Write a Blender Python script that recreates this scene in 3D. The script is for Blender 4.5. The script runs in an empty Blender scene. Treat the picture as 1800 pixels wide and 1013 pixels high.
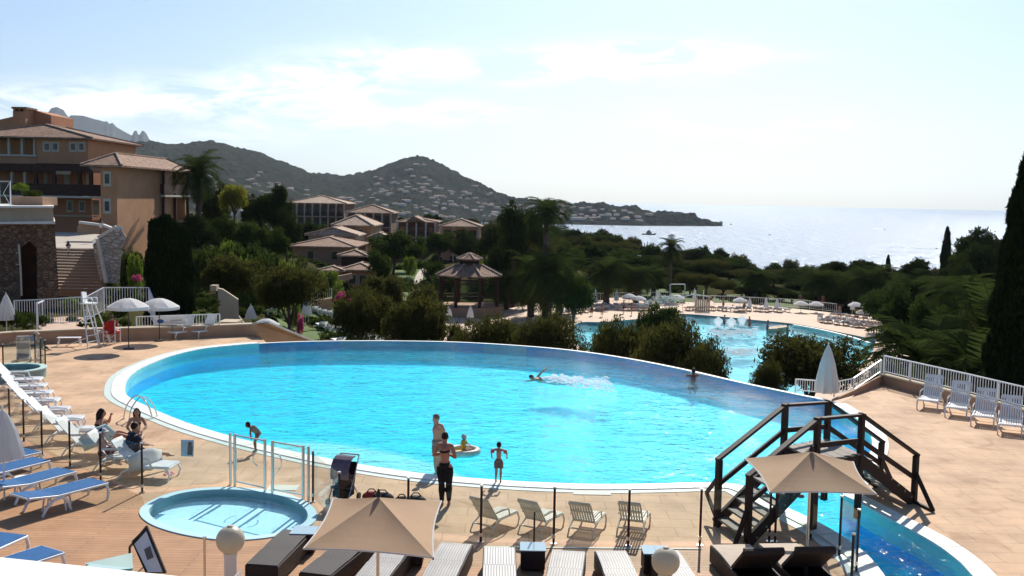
import bpy, math, random
import numpy as np
from mathutils import Vector, Matrix, Euler
from mathutils.geometry import tessellate_polygon
PI = math.pi
random.seed(7)
S = bpy.context.scene
COL = S.collection
# ------------------------------------------------------------------ camera
CAM_H = 7.0
_p = math.radians(4.95); _r = math.radians(1.1)
CF = Vector((0, math.cos(_p), -math.sin(_p))); _u = Vector((0, math.sin(_p), math.cos(_p)))
CR = Vector((1, 0, 0))*math.cos(_r) + _u*math.sin(_r)
CU = _u*math.cos(_r) - Vector((1, 0, 0))*math.sin(_r)
cam = bpy.data.cameras.new('camera'); cam.lens = 36; cam.sensor_width = 36
cam.clip_start = 0.1; cam.clip_end = 60000
co = bpy.data.objects.new('camera', cam); COL.objects.link(co)
co.matrix_world = Matrix(((CR.x, CU.x, -CF.x, 0), (CR.y, CU.y, -CF.y, 0), (CR.z, CU.z, -CF.z, CAM_H), (0, 0, 0, 1)))
S.camera = co
def ray(px, py):
    return CF + CR*((px-900)/1800) - CU*((py-506.5)/1800)
def G(px, py, z=0.0):                      # point of the horizontal plane z seen at a place of the photograph
    d = ray(px, py); t = (z-CAM_H)/d.z
    return Vector((d.x*t, d.y*t, z))
def D(px, py, Y):                          # point at forward distance Y
    d = ray(px, py); t = Y/d.y
    return Vector((d.x*t, Y, CAM_H+d.z*t))
# ------------------------------------------------------------------ light
SUN_AZ = math.radians(11.0); SUN_EL = math.radians(37.5)
S.view_settings.view_transform = 'Standard'; S.view_settings.look = 'None'
S.view_settings.exposure = 0.48; S.view_settings.gamma = 1.0
try: S.view_settings.use_curve_mapping = False
except Exception: pass
sd = bpy.data.lights.new('sun', 'SUN'); sd.energy = 5.0; sd.angle = math.radians(0.5); sd.color = (1, 0.95, 0.87)
so = bpy.data.objects.new('sun', sd); COL.objects.link(so)
so.rotation_euler = Vector((-math.sin(SUN_AZ)*math.cos(SUN_EL), -math.cos(SUN_AZ)*math.cos(SUN_EL), -math.sin(SUN_EL))).to_track_quat('-Z', 'Y').to_euler()
W = bpy.data.worlds.new('World'); S.world = W; W.use_nodes = True
nt = W.node_tree; nt.nodes.clear()
def N(t, tree=None, **k):
    n = (tree or nt).nodes.new(t)
    for a, b in k.items(): setattr(n, a, b)
    return n
def mth(op, a, b=None, c=None, tree=None, clamp=False):
    n = N('ShaderNodeMath', tree, operation=op, use_clamp=clamp); T = (tree or nt)
    for i, v in enumerate((a, b, c)):
        if v is None: continue
        if isinstance(v, (int, float)): n.inputs[i].default_value = v
        else: T.links.new(v, n.inputs[i])
    return n.outputs[0]
sky = N('ShaderNodeTexSky'); sky.sky_type = 'NISHITA'; sky.sun_disc = False
sky.sun_elevation = SUN_EL; sky.sun_rotation = SUN_AZ; sky.altitude = 50; sky.air_density = 1.0; sky.dust_density = 1.2; sky.ozone_density = 2.5
tc = N('ShaderNodeTexCoord'); sx = N('ShaderNodeSeparateXYZ'); nt.links.new(tc.outputs['Generated'], sx.inputs[0])
az = mth('ARCTAN2', sx.outputs[0], sx.outputs[1]); el = mth('ARCSINE', sx.outputs[2])
cx = N('ShaderNodeCombineXYZ'); nt.links.new(mth('MULTIPLY', az, 9.0), cx.inputs[0]); nt.links.new(mth('MULTIPLY', el, 34.0), cx.inputs[1])
n1 = N('ShaderNodeTexNoise'); n1.inputs['Scale'].default_value = 1.3; n1.inputs['Detail'].default_value = 9; n1.inputs['Roughness'].default_value = 0.6; n1.inputs['Distortion'].default_value = 0.5
nt.links.new(cx.outputs[0], n1.inputs['Vector'])
def azel(px, py):
    d = ray(px, py).normalized(); return math.atan2(d.x, d.y), math.asin(d.z)
tot = None
for (px, py, wx, wy, amp, sl) in [(170, 175, 330, 30, .95, -.10), (330, 190, 220, 22, .55, .0), (590, 140, 130, 42, 1.25, -.12), (790, 112, 75, 20, .8, .1), (1110, 105, 190, 26, 1.5, -.02),
                              (1010, 128, 80, 16, .8, 0), (740, 200, 170, 22, .7, -.04), (895, 143, 40, 9, .6, 0), (450, 232, 160, 24, .6, -.1), (1330, 215, 170, 26, .45, .05)]:
    a0, e0 = azel(px, py)
    da = mth('SUBTRACT', az, a0); de = mth('SUBTRACT', mth('SUBTRACT', el, e0), mth('MULTIPLY', da, -sl))
    q = mth('ADD', mth('POWER', mth('ABSOLUTE', mth('DIVIDE', da, wx/1800)), 2.0), mth('POWER', mth('ABSOLUTE', mth('DIVIDE', de, wy/1800)), 2.0))
    g = mth('MULTIPLY', mth('EXPONENT', mth('MULTIPLY', q, -1.0)), amp)
    tot = g if tot is None else mth('ADD', tot, g)
mask = mth('MULTIPLY', tot, mth('MULTIPLY', mth('SUBTRACT', n1.outputs[0], 0.40), 6.0), clamp=True)
mask = mth('MULTIPLY', mask, 0.85)
mx = N('ShaderNodeMix', data_type='RGBA'); tint = N('ShaderNodeMix', data_type='RGBA', blend_type='MULTIPLY'); tint.inputs[0].default_value = 1; nt.links.new(sky.outputs[0], tint.inputs[6]); tint.inputs[7].default_value = (.84, .985, 1.18, 1)
nt.links.new(mask, mx.inputs[0]); nt.links.new(tint.outputs[2], mx.inputs[6]); mx.inputs[7].default_value = (15.5, 15.8, 16.0, 1)
bg = N('ShaderNodeBackground'); bg.inputs[1].default_value = 0.07
nt.links.new(mx.outputs[2], bg.inputs[0]); ow = N('ShaderNodeOutputWorld'); nt.links.new(bg.outputs[0], ow.inputs[0])
S.cycles.max_bounces = 8; S.cycles.transparent_max_bounces = 24; S.cycles.sample_clamp_indirect = 6
# ------------------------------------------------------------------ helpers
ORG = {}
def tag(o, label=None, cat=None, group=None, kind=None):
    if label: o['label'] = label
    if cat: o['category'] = cat
    if group: o['group'] = group
    if kind: o['kind'] = kind
    return o
def thing(name, label, cat, loc=(0, 0, 0), rz=0, group=None):
    o = bpy.data.objects.new(name, None); COL.objects.link(o); o.empty_display_size = 0.2
    o.location = loc; o.rotation_euler = (0, 0, rz); ORG[o.name] = Vector(loc)
    return tag(o, label, cat, group)
class MB:
    def __init__(s): s.v = []; s.f = []; s.m = []; s.k = 0
    def add(s, vs, fs, k=None):
        n = len(s.v); s.v += [tuple(v) for v in vs]; s.f += [tuple(i+n for i in f) for f in fs]; s.m += [s.k if k is None else k]*len(fs); return s
    def box(s, x0, x1, y0, y1, z0, z1, k=None):
        return s.add([(x0,y0,z0),(x1,y0,z0),(x1,y1,z0),(x0,y1,z0),(x0,y0,z1),(x1,y0,z1),(x1,y1,z1),(x0,y1,z1)],
                     [(0,3,2,1),(4,5,6,7),(0,1,5,4),(1,2,6,5),(2,3,7,6),(3,0,4,7)], k)
    def beam(s, a, b, w, h=None, up=(0, 0, 1), k=None):
        a = Vector(a); b = Vector(b); h = w if h is None else h
        d = (b-a).normalized(); up = Vector(up)
        if abs(d.dot(up)) > .99: up = Vector((0, 1, 0))
        sd_ = d.cross(up).normalized()*(w/2); u = sd_.cross(d).normalized()*(h/2)
        vs = [a-sd_-u, a+sd_-u, a+sd_+u, a-sd_+u, b-sd_-u, b+sd_-u, b+sd_+u, b-sd_+u]
        return s.add(vs, [(0,1,2,3)[::-1],(4,5,6,7),(0,1,5,4),(1,2,6,5),(2,3,7,6),(3,0,4,7)], k)
    def tube(s, pts, r, n=8, k=None, closed=False, cap=True):
        pts = [Vector(p) for p in pts]; m = len(pts); rs = r if isinstance(r, (list, tuple)) else [r]*m
        vs = []; pu = None
        for i, p in enumerate(pts):
            if closed: t = pts[(i+1) % m]-pts[i-1]
            else: t = pts[min(i+1, m-1)]-pts[max(i-1, 0)]
            t.normalize()
            if pu is None:
                pu = Vector((0, 0, 1)) if abs(t.z) < .9 else Vector((1, 0, 0))
            a = t.cross(pu)
            if a.length < 1e-5: a = t.cross(Vector((0, 1, .3)))
            a.normalize(); b = a.cross(t).normalized(); pu = b
            rr = rs[i]; ra, rb = rr if isinstance(rr, tuple) else (rr, rr)
            for j in range(n):
                q = 2*PI*j/n; vs.append(p+a*(math.cos(q)*ra)+b*(math.sin(q)*rb))
        fs = []
        for i in range(m if closed else m-1):
            for j in range(n):
                i2 = (i+1) % m
                fs.append((i*n+j, i*n+(j+1) % n, i2*n+(j+1) % n, i2*n+j))
        if cap and not closed: fs.append(tuple(range(n))[::-1]); fs.append(tuple((m-1)*n+j for j in range(n)))
        return s.add(vs, fs, k)
    def cyl(s, x, y, z0, z1, r, r1=None, n=12, k=None):
        r1 = r if r1 is None else r1
        return s.lathe([(r, z0), (r1, z1)], (x, y, 0), n, k)
    def lathe(s, prof, c=(0, 0, 0), n=16, k=None, cap=True):
        vs = []; c = Vector(c)
        for (r, z) in prof:
            for j in range(n): q = 2*PI*j/n; vs.append((c.x+r*math.cos(q), c.y+r*math.sin(q), c.z+z))
        fs = []
        for i in range(len(prof)-1):
            for j in range(n): fs.append((i*n+j, i*n+(j+1) % n, (i+1)*n+(j+1) % n, (i+1)*n+j))
        if cap: fs.append(tuple(range(n))[::-1]); fs.append(tuple((len(prof)-1)*n+j for j in range(n)))
        return s.add(vs, fs, k)
    def ell(s, c, r, n=10, m=7, k=None, rot=None):
        c = Vector(c); vs = []; r = r if isinstance(r, (tuple, list)) else (r, r, r)
        for i in range(m+1):
            t = PI*i/m
            for j in range(n):
                q = 2*PI*j/n; v = Vector((r[0]*math.sin(t)*math.cos(q), r[1]*math.sin(t)*math.sin(q), -r[2]*math.cos(t)))
                if rot: v = rot @ v
                vs.append(c+v)
        fs = [(i*n+j, i*n+(j+1) % n, (i+1)*n+(j+1) % n, (i+1)*n+j) for i in range(m) for j in range(n)]
        return s.add(vs, fs, k)
    def prism(s, poly, z0, z1, k=None, holes=(), top=True, bot=True, sides=True):
        loops = [list(poly)]+[list(h) for h in holes]
        if top or bot:
            tri = tessellate_polygon([[Vector((p[0], p[1], 0)) for p in l] for l in loops])
            flat = [p for l in loops for p in l]
            def up(t):
                a, b, c = (flat[i] for i in t)
                return (b[0]-a[0])*(c[1]-a[1])-(b[1]-a[1])*(c[0]-a[0])
            tt = [t if up(t) > 0 else t[::-1] for t in tri if abs(up(t)) > 1e-9]
            if top: s.add([(p[0], p[1], z1) for p in flat], tt, k)
            if bot: s.add([(p[0], p[1], z0) for p in flat], [t[::-1] for t in tt], k)
        if sides:
            for l in loops:
                n = len(l); s.add([(p[0], p[1], z0) for p in l]+[(p[0], p[1], z1) for p in l], [(i, (i+1) % n, n+(i+1) % n, n+i) for i in range(n)], k)
        return s
    def quad(s, a, b, c, d, k=None): return s.add([a, b, c, d], [(0, 1, 2, 3)], k)
    def build(s, name, mats, parent=None, smooth=False, loc=None, world=False):
        me = bpy.data.meshes.new(name)
        off = Vector((0, 0, 0))
        if world and parent is not None: off = ORG[parent.name]
        if world and parent is None and loc is not None: off = Vector(loc)
        if off.length: vs = [(v[0]-off.x, v[1]-off.y, v[2]-off.z) for v in s.v]
        else: vs = s.v
        me.from_pydata(vs, [], s.f); me.update()
        if not isinstance(mats, (list, tuple)): mats = [mats]
        for m_ in mats: me.materials.append(m_)
        if len(mats) > 1: me.polygons.foreach_set('material_index', s.m)
        if smooth: me.polygons.foreach_set('use_smooth', [True]*len(me.polygons))
        o = bpy.data.objects.new(name, me); COL.objects.link(o)
        if parent is not None: o.parent = parent
        elif loc is not None: o.location = loc
        ORG[o.name] = off if parent is not None else Vector(loc or (0, 0, 0))
        return o
KIDS = {}
def kids(o): return [c for c in bpy.data.objects if c.parent == o]
def copy_tree(o, parent=None, cache={}):
    if o.name not in cache: cache[o.name] = kids(o)
    c = o.copy(); COL.objects.link(c)
    if parent is not None: c.parent = parent
    for ch in cache[o.name]: copy_tree(ch, c)
    return c
def bevel(o, w=0.01, seg=1):
    m = o.modifiers.new('bevel', 'BEVEL'); m.width = w; m.segments = seg; m.limit_method = 'ANGLE'; return o
def catmull(pts, n=8, closed=True):
    out = []; m = len(pts)
    for i in range(m if closed else m-1):
        g = (lambda j: Vector(pts[j % m])) if closed else (lambda j: Vector(pts[min(max(j, 0), m-1)]))
        p0, p1, p2, p3 = g(i-1), g(i), g(i+1), g(i+2)
        for j in range(n):
            t = j/n
            out.append(0.5*((2*p1)+(p2-p0)*t+(2*p0-5*p1+4*p2-p3)*t*t+(3*p1-p0-3*p2+p3)*t*t*t))
    if not closed: out.append(Vector(pts[-1]))
    return out
def ccw(l):
    a = sum(l[i-1][0]*l[i][1]-l[i][0]*l[i-1][1] for i in range(len(l)))
    return list(l) if a > 0 else list(l)[::-1]
def offset(l, d):                          # offset a ccw closed loop outward
    n = len(l); out = []
    for i in range(n):
        a = Vector(l[i-1][:2]); b = Vector(l[(i+1) % n][:2]); t = (b-a).normalized()
        out.append(Vector((l[i][0]+t.y*d, l[i][1]-t.x*d, 0)))
    return out
# ------------------------------------------------------------------ materials
def mat(name, c, rough=0.6, c2=None, scale=6.0, bump=0.0, bscale=None, metal=0.0, spec=0.15, detail=5, contrast=(0.35, 0.65), trans=None, stretch=(1, 1, 1), coord='Object', bdist=0.02):
    m = bpy.data.materials.new(name); m.use_nodes = True; t = m.node_tree; L = t.links
    b = t.nodes['Principled BSDF']; b.inputs['Roughness'].default_value = rough; b.inputs['Metallic'].default_value = metal
    b.inputs['Specular IOR Level'].default_value = spec; b.inputs['Base Color'].default_value = (*c, 1)
    if c2 or bump:
        tcn = N('ShaderNodeTexCoord', t); mp = N('ShaderNodeMapping', t); mp.inputs['Scale'].default_value = stretch; L.new(tcn.outputs[coord], mp.inputs[0])
    if c2:
        nz = N('ShaderNodeTexNoise', t); nz.inputs['Scale'].default_value = scale; nz.inputs['Detail'].default_value = detail; L.new(mp.outputs[0], nz.inputs['Vector'])
        rp = N('ShaderNodeMapRange', t); rp.inputs[1].default_value = contrast[0]; rp.inputs[2].default_value = contrast[1]; L.new(nz.outputs[0], rp.inputs[0])
        mxn = N('ShaderNodeMix', t, data_type='RGBA'); mxn.inputs[6].default_value = (*c, 1); mxn.inputs[7].default_value = (*c2, 1)
        L.new(rp.outputs[0], mxn.inputs[0]); L.new(mxn.outputs[2], b.inputs['Base Color'])
    if bump:
        bz = N('ShaderNodeTexNoise', t); bz.inputs['Scale'].default_value = bscale or scale*3; bz.inputs['Detail'].default_value = 6; L.new(mp.outputs[0], bz.inputs['Vector'])
        bn = N('ShaderNodeBump', t); bn.inputs['Strength'].default_value = bump; bn.inputs['Distance'].default_value = bdist; L.new(bz.outputs[0], bn.inputs['Height']); L.new(bn.outputs[0], b.inputs['Normal'])
    if trans:
        tl = N('ShaderNodeBsdfTranslucent', t); tl.inputs[0].default_value = (*trans[0], 1)
        ms = N('ShaderNodeMixShader', t); ms.inputs[0].default_value = trans[1]; L.new(b.outputs[0], ms.inputs[1]); L.new(tl.outputs[0], ms.inputs[2])
        L.new(ms.outputs[0], t.nodes['Material Output'].inputs['Surface'])
    return m
def brick_mat(name, c1, c2, cm, sx_, sy_, mortar=0.01, rough=0.75, bump=0.3, nscale=1.2, dirt=0.25, plane='XY', sq=1.0, off=0.5, freq=2):
    m = bpy.data.materials.new(name); m.use_nodes = True; t = m.node_tree; L = t.links; b = t.nodes['Principled BSDF']; b.inputs['Roughness'].default_value = rough
    b.inputs['Specular IOR Level'].default_value = 0.12
    tcn = N('ShaderNodeTexCoord', t); vec = tcn.outputs['Object']
    if plane == 'XZ':
        s_ = N('ShaderNodeSeparateXYZ', t); c_ = N('ShaderNodeCombineXYZ', t); L.new(vec, s_.inputs[0]); L.new(mth('ADD', s_.outputs[0], s_.outputs[1], tree=t), c_.inputs[0]); L.new(s_.outputs[2], c_.inputs[1]); vec = c_.outputs[0]
    br = N('ShaderNodeTexBrick', t); br.offset = off; br.offset_frequency = freq; br.inputs['Scale'].default_value = 1.0
    br.inputs['Brick Width'].default_value = sx_; br.inputs['Row Height'].default_value = sy_; br.inputs['Mortar Size'].default_value = mortar; br.inputs['Mortar Smooth'].default_value = 0.2
    br.inputs['Color1'].default_value = (*c1, 1); br.inputs['Color2'].default_value = (*c2, 1); br.inputs['Mortar'].default_value = (*cm, 1); L.new(vec, br.inputs['Vector'])
    nz = N('ShaderNodeTexNoise', t); nz.inputs['Scale'].default_value = nscale; nz.inputs['Detail'].default_value = 7; L.new(tcn.outputs['Object'], nz.inputs['Vector'])
    rp = N('ShaderNodeMapRange', t); rp.inputs[1].default_value = 0.3; rp.inputs[2].default_value = 0.7; rp.inputs[3].default_value = 1-dirt; rp.inputs[4].default_value = 1+dirt*.5; nz.inputs['Roughness'].default_value = .65; L.new(nz.outputs[0], rp.inputs[0])
    mu = N('ShaderNodeMix', t, data_type='RGBA', blend_type='MULTIPLY'); mu.inputs[0].default_value = 1; L.new(br.outputs['Color'], mu.inputs[6]); L.new(rp.outputs[0], mu.inputs[7]); L.new(mu.outputs[2], b.inputs['Base Color'])
    nb = N('ShaderNodeTexNoise', t); nb.inputs['Scale'].default_value = 30; L.new(tcn.outputs['Object'], nb.inputs['Vector'])
    hh = mth('SUBTRACT', mth('MULTIPLY', nb.outputs[0], 0.3, tree=t), br.outputs['Fac'], tree=t)
    bn = N('ShaderNodeBump', t); bn.inputs['Strength'].default_value = bump; bn.inputs['Distance'].default_value = 0.01; L.new(hh, bn.inputs['Height']); L.new(bn.outputs[0], b.inputs['Normal'])
    return m
def water_mat(name, tint, ior, bscale, bstr, rough=0.02, stretch=(1, 1, 1), refr=0.3, bdist=0.05, sc2=None):
    m = bpy.data.materials.new(name); m.use_nodes = True; t = m.node_tree; L = t.links; t.nodes.remove(t.nodes['Principled BSDF'])
    tcn = N('ShaderNodeTexCoord', t); mp = N('ShaderNodeMapping', t); mp.inputs['Scale'].default_value = stretch; L.new(tcn.outputs['Object'], mp.inputs[0])
    nz = N('ShaderNodeTexNoise', t); nz.inputs['Scale'].default_value = bscale; nz.inputs['Detail'].default_value = 4; nz.inputs['Distortion'].default_value = 0.8; L.new(mp.outputs[0], nz.inputs['Vector'])
    n2 = N('ShaderNodeTexNoise', t); n2.inputs['Scale'].default_value = sc2 or bscale*.25; n2.inputs['Detail'].default_value = 3; L.new(mp.outputs[0], n2.inputs['Vector'])
    h = mth('ADD', nz.outputs[0], mth('MULTIPLY', n2.outputs[0], 2.0, tree=t), tree=t)
    bn = N('ShaderNodeBump', t); bn.inputs['Strength'].default_value = bstr; bn.inputs['Distance'].default_value = bdist; L.new(h, bn.inputs['Height'])
    tr = N('ShaderNodeBsdfTransparent', t); tr.inputs[0].default_value = (*tint, 1)
    rf = N('ShaderNodeBsdfRefraction', t); rf.inputs['Color'].default_value = (*tint, 1); rf.inputs['IOR'].default_value = 1.12; L.new(bn.outputs[0], rf.inputs['Normal'])
    m1 = N('ShaderNodeMixShader', t); m1.inputs[0].default_value = refr; L.new(tr.outputs[0], m1.inputs[1]); L.new(rf.outputs[0], m1.inputs[2])
    gl = N('ShaderNodeBsdfGlossy', t); gl.inputs['Roughness'].default_value = rough; L.new(bn.outputs[0], gl.inputs['Normal'])
    fr = N('ShaderNodeFresnel', t); fr.inputs[0].default_value = ior; L.new(bn.outputs[0], fr.inputs['Normal'])
    m2 = N('ShaderNodeMixShader', t); L.new(mth('ADD', fr.outputs[0], .008, tree=t), m2.inputs[0]); L.new(m1.outputs[0], m2.inputs[1]); L.new(gl.outputs[0], m2.inputs[2])
    L.new(m2.outputs[0], t.nodes['Material Output'].inputs['Surface'])
    return m
def glass_mat(name, tint, refl=0.12):
    m = bpy.data.materials.new(name); m.use_nodes = True; t = m.node_tree; L = t.links; t.nodes.remove(t.nodes['Principled BSDF'])
    tr = N('ShaderNodeBsdfTransparent', t); tr.inputs[0].default_value = (*tint, 1)
    gl = N('ShaderNodeBsdfGlossy', t); gl.inputs['Roughness'].default_value = 0.05
    lw = N('ShaderNodeLayerWeight', t); fc = mth('ADD', mth('MULTIPLY', mth('POWER', lw.outputs['Facing'], 4.0, tree=t), .6, tree=t), .025, tree=t)
    ms = N('ShaderNodeMixShader', t); L.new(fc, ms.inputs[0]); L.new(tr.outputs[0], ms.inputs[1]); L.new(gl.outputs[0], ms.inputs[2])
    L.new(ms.outputs[0], t.nodes['Material Output'].inputs['Surface']); return m
M = {}
M['deck'] = brick_mat('deck_tiles', (.58, .38, .235), (.55, .355, .215), (.43, .28, .17), 0.9, 0.6, 0.014, nscale=.55, dirt=.3)
_t = M['deck'].node_tree; _p = _t.nodes['Principled BSDF']; _l = _p.inputs['Base Color'].links[0]; _src = _l.from_socket
_c = N('ShaderNodeTexCoord', _t); _n = N('ShaderNodeTexNoise', _t); _n.inputs['Scale'].default_value = .8; _n.inputs['Detail'].default_value = 8; _n.inputs['Distortion'].default_value = 1.2; _t.links.new(_c.outputs['Object'], _n.inputs['Vector'])
_r = N('ShaderNodeMapRange', _t); _r.inputs[1].default_value = .56; _r.inputs[2].default_value = .66; _t.links.new(_n.outputs[0], _r.inputs[0])
_m = N('ShaderNodeMix', _t, data_type='RGBA', blend_type='MULTIPLY'); _m.inputs[7].default_value = (.80, .76, .72, 1); _t.links.new(_r.outputs[0], _m.inputs[0]); _t.links.new(_src, _m.inputs[6]); _t.links.new(_m.outputs[2], _p.inputs['Base Color'])
M['wood_deck'] = brick_mat('wood_deck', (.47, .265, .14), (.42, .23, .12), (.27, .14, .08), 2.4, 0.14, 0.008, rough=.6, nscale=1.1, dirt=.22)
M['coping'] = mat('white_coping', (.80, .78, .70), .55, (.70, .69, .62), 3, .1)
M['cream_paint'] = mat('cream_painted_edge', (.62, .60, .50), .6, (.52, .52, .45), 5)
M['white'] = mat('white_plastic', (.78, .78, .76), .4, spec=.4, c2=(.70, .70, .69), scale=3)
M['white_metal'] = mat('white_metal', (.75, .76, .76), .4, spec=.5)
M['steel'] = mat('brushed_steel', (.62, .62, .6), .28, metal=1)
M['dark_metal'] = mat('dark_bronze_metal', (.035, .028, .024), .4, (.06, .045, .035), 12)
M['brown_wood'] = mat('dark_brown_stained_wood', (.022, .011, .008), .65, (.04, .022, .015), 9, .25, 40, stretch=(1, 6, 6), spec=.2)
M['grey_wood'] = mat('weathered_tread_wood', (.30, .26, .22), .7, (.2, .17, .14), 8, .3, 60, stretch=(6, 1, 1))
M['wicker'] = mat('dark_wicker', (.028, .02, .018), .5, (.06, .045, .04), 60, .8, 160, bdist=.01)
M['beige_cloth'] = mat('beige_canvas', (.60, .44, .29), .8, (.56, .405, .26), 2.5, .1, trans=((.66, .46, .29), .42))
M['white_cloth'] = mat('white_canvas', (.74, .73, .71), .8, (.68, .67, .66), 2.5, trans=((.7, .7, .68), .3))
M['blue_cloth'] = mat('blue_sling_fabric', (.022, .115, .29), .6, (.018, .095, .24), 6, .15, 200)
M['glass'] = glass_mat('fence_glass', (.93, .97, .96))
M['pool_floor'] = mat('cyan_pool_lining', (.002, .62, .90), .6, (.006, .74, .96), 1.6, contrast=(.4, .6), detail=8)
M['pool_wall'] = mat('shade_blue_pool_wall', (.004, .40, .88), .6, (.01, .48, .92), 1.6)  # pool lining made bluer to carry the wall's shade and sky reflection
M['step_floor'] = mat('pale_pool_ledge', (.45, .80, .88), .6, (.50, .84, .90), 2)
M['kid_floor'] = mat('pale_blue_basin', (.50, .78, .86), .6, (.56, .83, .90), 2)
M['low_floor'] = mat('turquoise_basin', (.12, .58, .68), .6, (.18, .68, .76), .5, contrast=(.4, .6))
M['water'] = water_mat('pool_water', (.64, .99, 1.0), 1.055, 2.8, 1.0, .05, stretch=(1, 1.5, 1), bdist=.085)
M['kid_water'] = water_mat('shallow_water', (.9, .99, 1.0), 1.12, 4, .15, .03, refr=.1)
M['low_water'] = water_mat('lower_pool_water', (.75, .97, 1.0), 1.10, 1.6, .6, .05)
M['plaster'] = mat('tan_plaster', (.44, .28, .18), .85, (.38, .235, .15), 1.2, .2, 30)
M['cream_plaster'] = mat('cream_plaster', (.50, .41, .30), .85, (.42, .34, .24), 1.0, .2, 30)
M['white_plaster'] = mat('white_plaster', (.80, .76, .70), .85, (.70, .65, .58), 1.5, .25, 25)
M['salmon'] = mat('salmon_render', (.46, .215, .12), .9, (.40, .18, .10), .5, .15, 20)
M['ochre'] = mat('ochre_render', (.54, .29, .155), .9, (.47, .245, .13), .6, .15, 20)
M['shade_wood'] = mat('dark_timber', (.05, .027, .02), .7, (.075, .04, .03), 3)
M['pane'] = mat('window_pane', (.03, .035, .04), .12, spec=.6)
M['cream'] = mat('cream_paint', (.55, .50, .40), .7)
def stone_mat(name, c1, c2, cm, sc):
    m = bpy.data.materials.new(name); m.use_nodes = True; t = m.node_tree; L = t.links; p = t.nodes['Principled BSDF']; p.inputs['Roughness'].default_value = .9
    tcn = N('ShaderNodeTexCoord', t); mp = N('ShaderNodeMapping', t); mp.inputs['Scale'].default_value = (sc, sc, sc*1.7); L.new(tcn.outputs['Object'], mp.inputs[0])
    v = N('ShaderNodeTexVoronoi', t); v.inputs['Scale'].default_value = 1; L.new(mp.outputs[0], v.inputs['Vector']); e = N('ShaderNodeTexVoronoi', t, feature='DISTANCE_TO_EDGE'); e.inputs['Scale'].default_value = 1; L.new(mp.outputs[0], e.inputs['Vector'])
    s_ = N('ShaderNodeSeparateColor', t); L.new(v.outputs['Color'], s_.inputs[0])
    a_ = N('ShaderNodeMix', t, data_type='RGBA'); a_.inputs[6].default_value = (*c1, 1); a_.inputs[7].default_value = (*c2, 1); L.new(s_.outputs[0], a_.inputs[0])
    r_ = N('ShaderNodeMapRange', t); r_.inputs[1].default_value = .02; r_.inputs[2].default_value = .09; L.new(e.outputs[0], r_.inputs[0])
    b_ = N('ShaderNodeMix', t, data_type='RGBA'); b_.inputs[6].default_value = (*cm, 1); L.new(a_.outputs[2], b_.inputs[7]); L.new(r_.outputs[0], b_.inputs[0]); L.new(b_.outputs[2], p.inputs['Base Color'])
    bn = N('ShaderNodeBump', t); bn.inputs['Strength'].default_value = 1; bn.inputs['Distance'].default_value = .05; L.new(r_.outputs[0], bn.inputs['Height']); L.new(bn.outputs[0], p.inputs['Normal']); return m
M['rock'] = stone_mat('rubble_masonry', (.15, .08, .048), (.27, .165, .10), (.08, .05, .035), 3.4)
M['trunk'] = mat('bark', (.085, .06, .045), .9, (.14, .105, .08), 7, .8, 18, bdist=.05)
M['black'] = mat('black_cloth', (.012, .012, .014), .8)
M['skin'] = mat('tanned_skin', (.40, .225, .15), .5, (.36, .195, .13), 8)
M['hair'] = mat('dark_hair', (.02, .013, .01), .55)
M['grass'] = mat('lawn_grass', (.09, .135, .025), .9, (.055, .095, .02), 1.5, .6, 30)
M['foam'] = mat('white_foam', (.85, .9, .92), .8, (.7, .8, .85), 12, .5, 30)
_t = M['foam'].node_tree; _tr = N('ShaderNodeBsdfTranslucent', _t); _tr.inputs[0].default_value = (1, 1, 1, 1); _ms = N('ShaderNodeMixShader', _t); _ms.inputs[0].default_value = .5
_t.links.new(_tr.outputs[0], _ms.inputs[1]); _t.links.new(_t.nodes['Principled BSDF'].outputs[0], _ms.inputs[2]); _tq = N('ShaderNodeBsdfTransparent', _t); _mq = N('ShaderNodeMixShader', _t); _mq.inputs[0].default_value = .7
_t.links.new(_tq.outputs[0], _mq.inputs[1]); _t.links.new(_ms.outputs[0], _mq.inputs[2]); _t.links.new(_mq.outputs[0], _t.nodes['Material Output'].inputs['Surface'])
M['stone_path'] = mat('pale_paving', (.46, .40, .32), .8, (.38, .32, .26), 1.0, .1)
def roof_mat(name, c1, c2, period=0.22):
    return brick_mat(name, c1, c2, tuple(q*.45 for q in c1), .26, .42, .035, rough=.85, bump=.8, nscale=1.5, dirt=.35, off=0.0)
M['tile'] = roof_mat('clay_roof_tiles', (.40, .25, .17), (.25, .15, .10))
M['tile_pale'] = roof_mat('pale_clay_roof_tiles', (.58, .42, .31), (.46, .32, .22))
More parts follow.
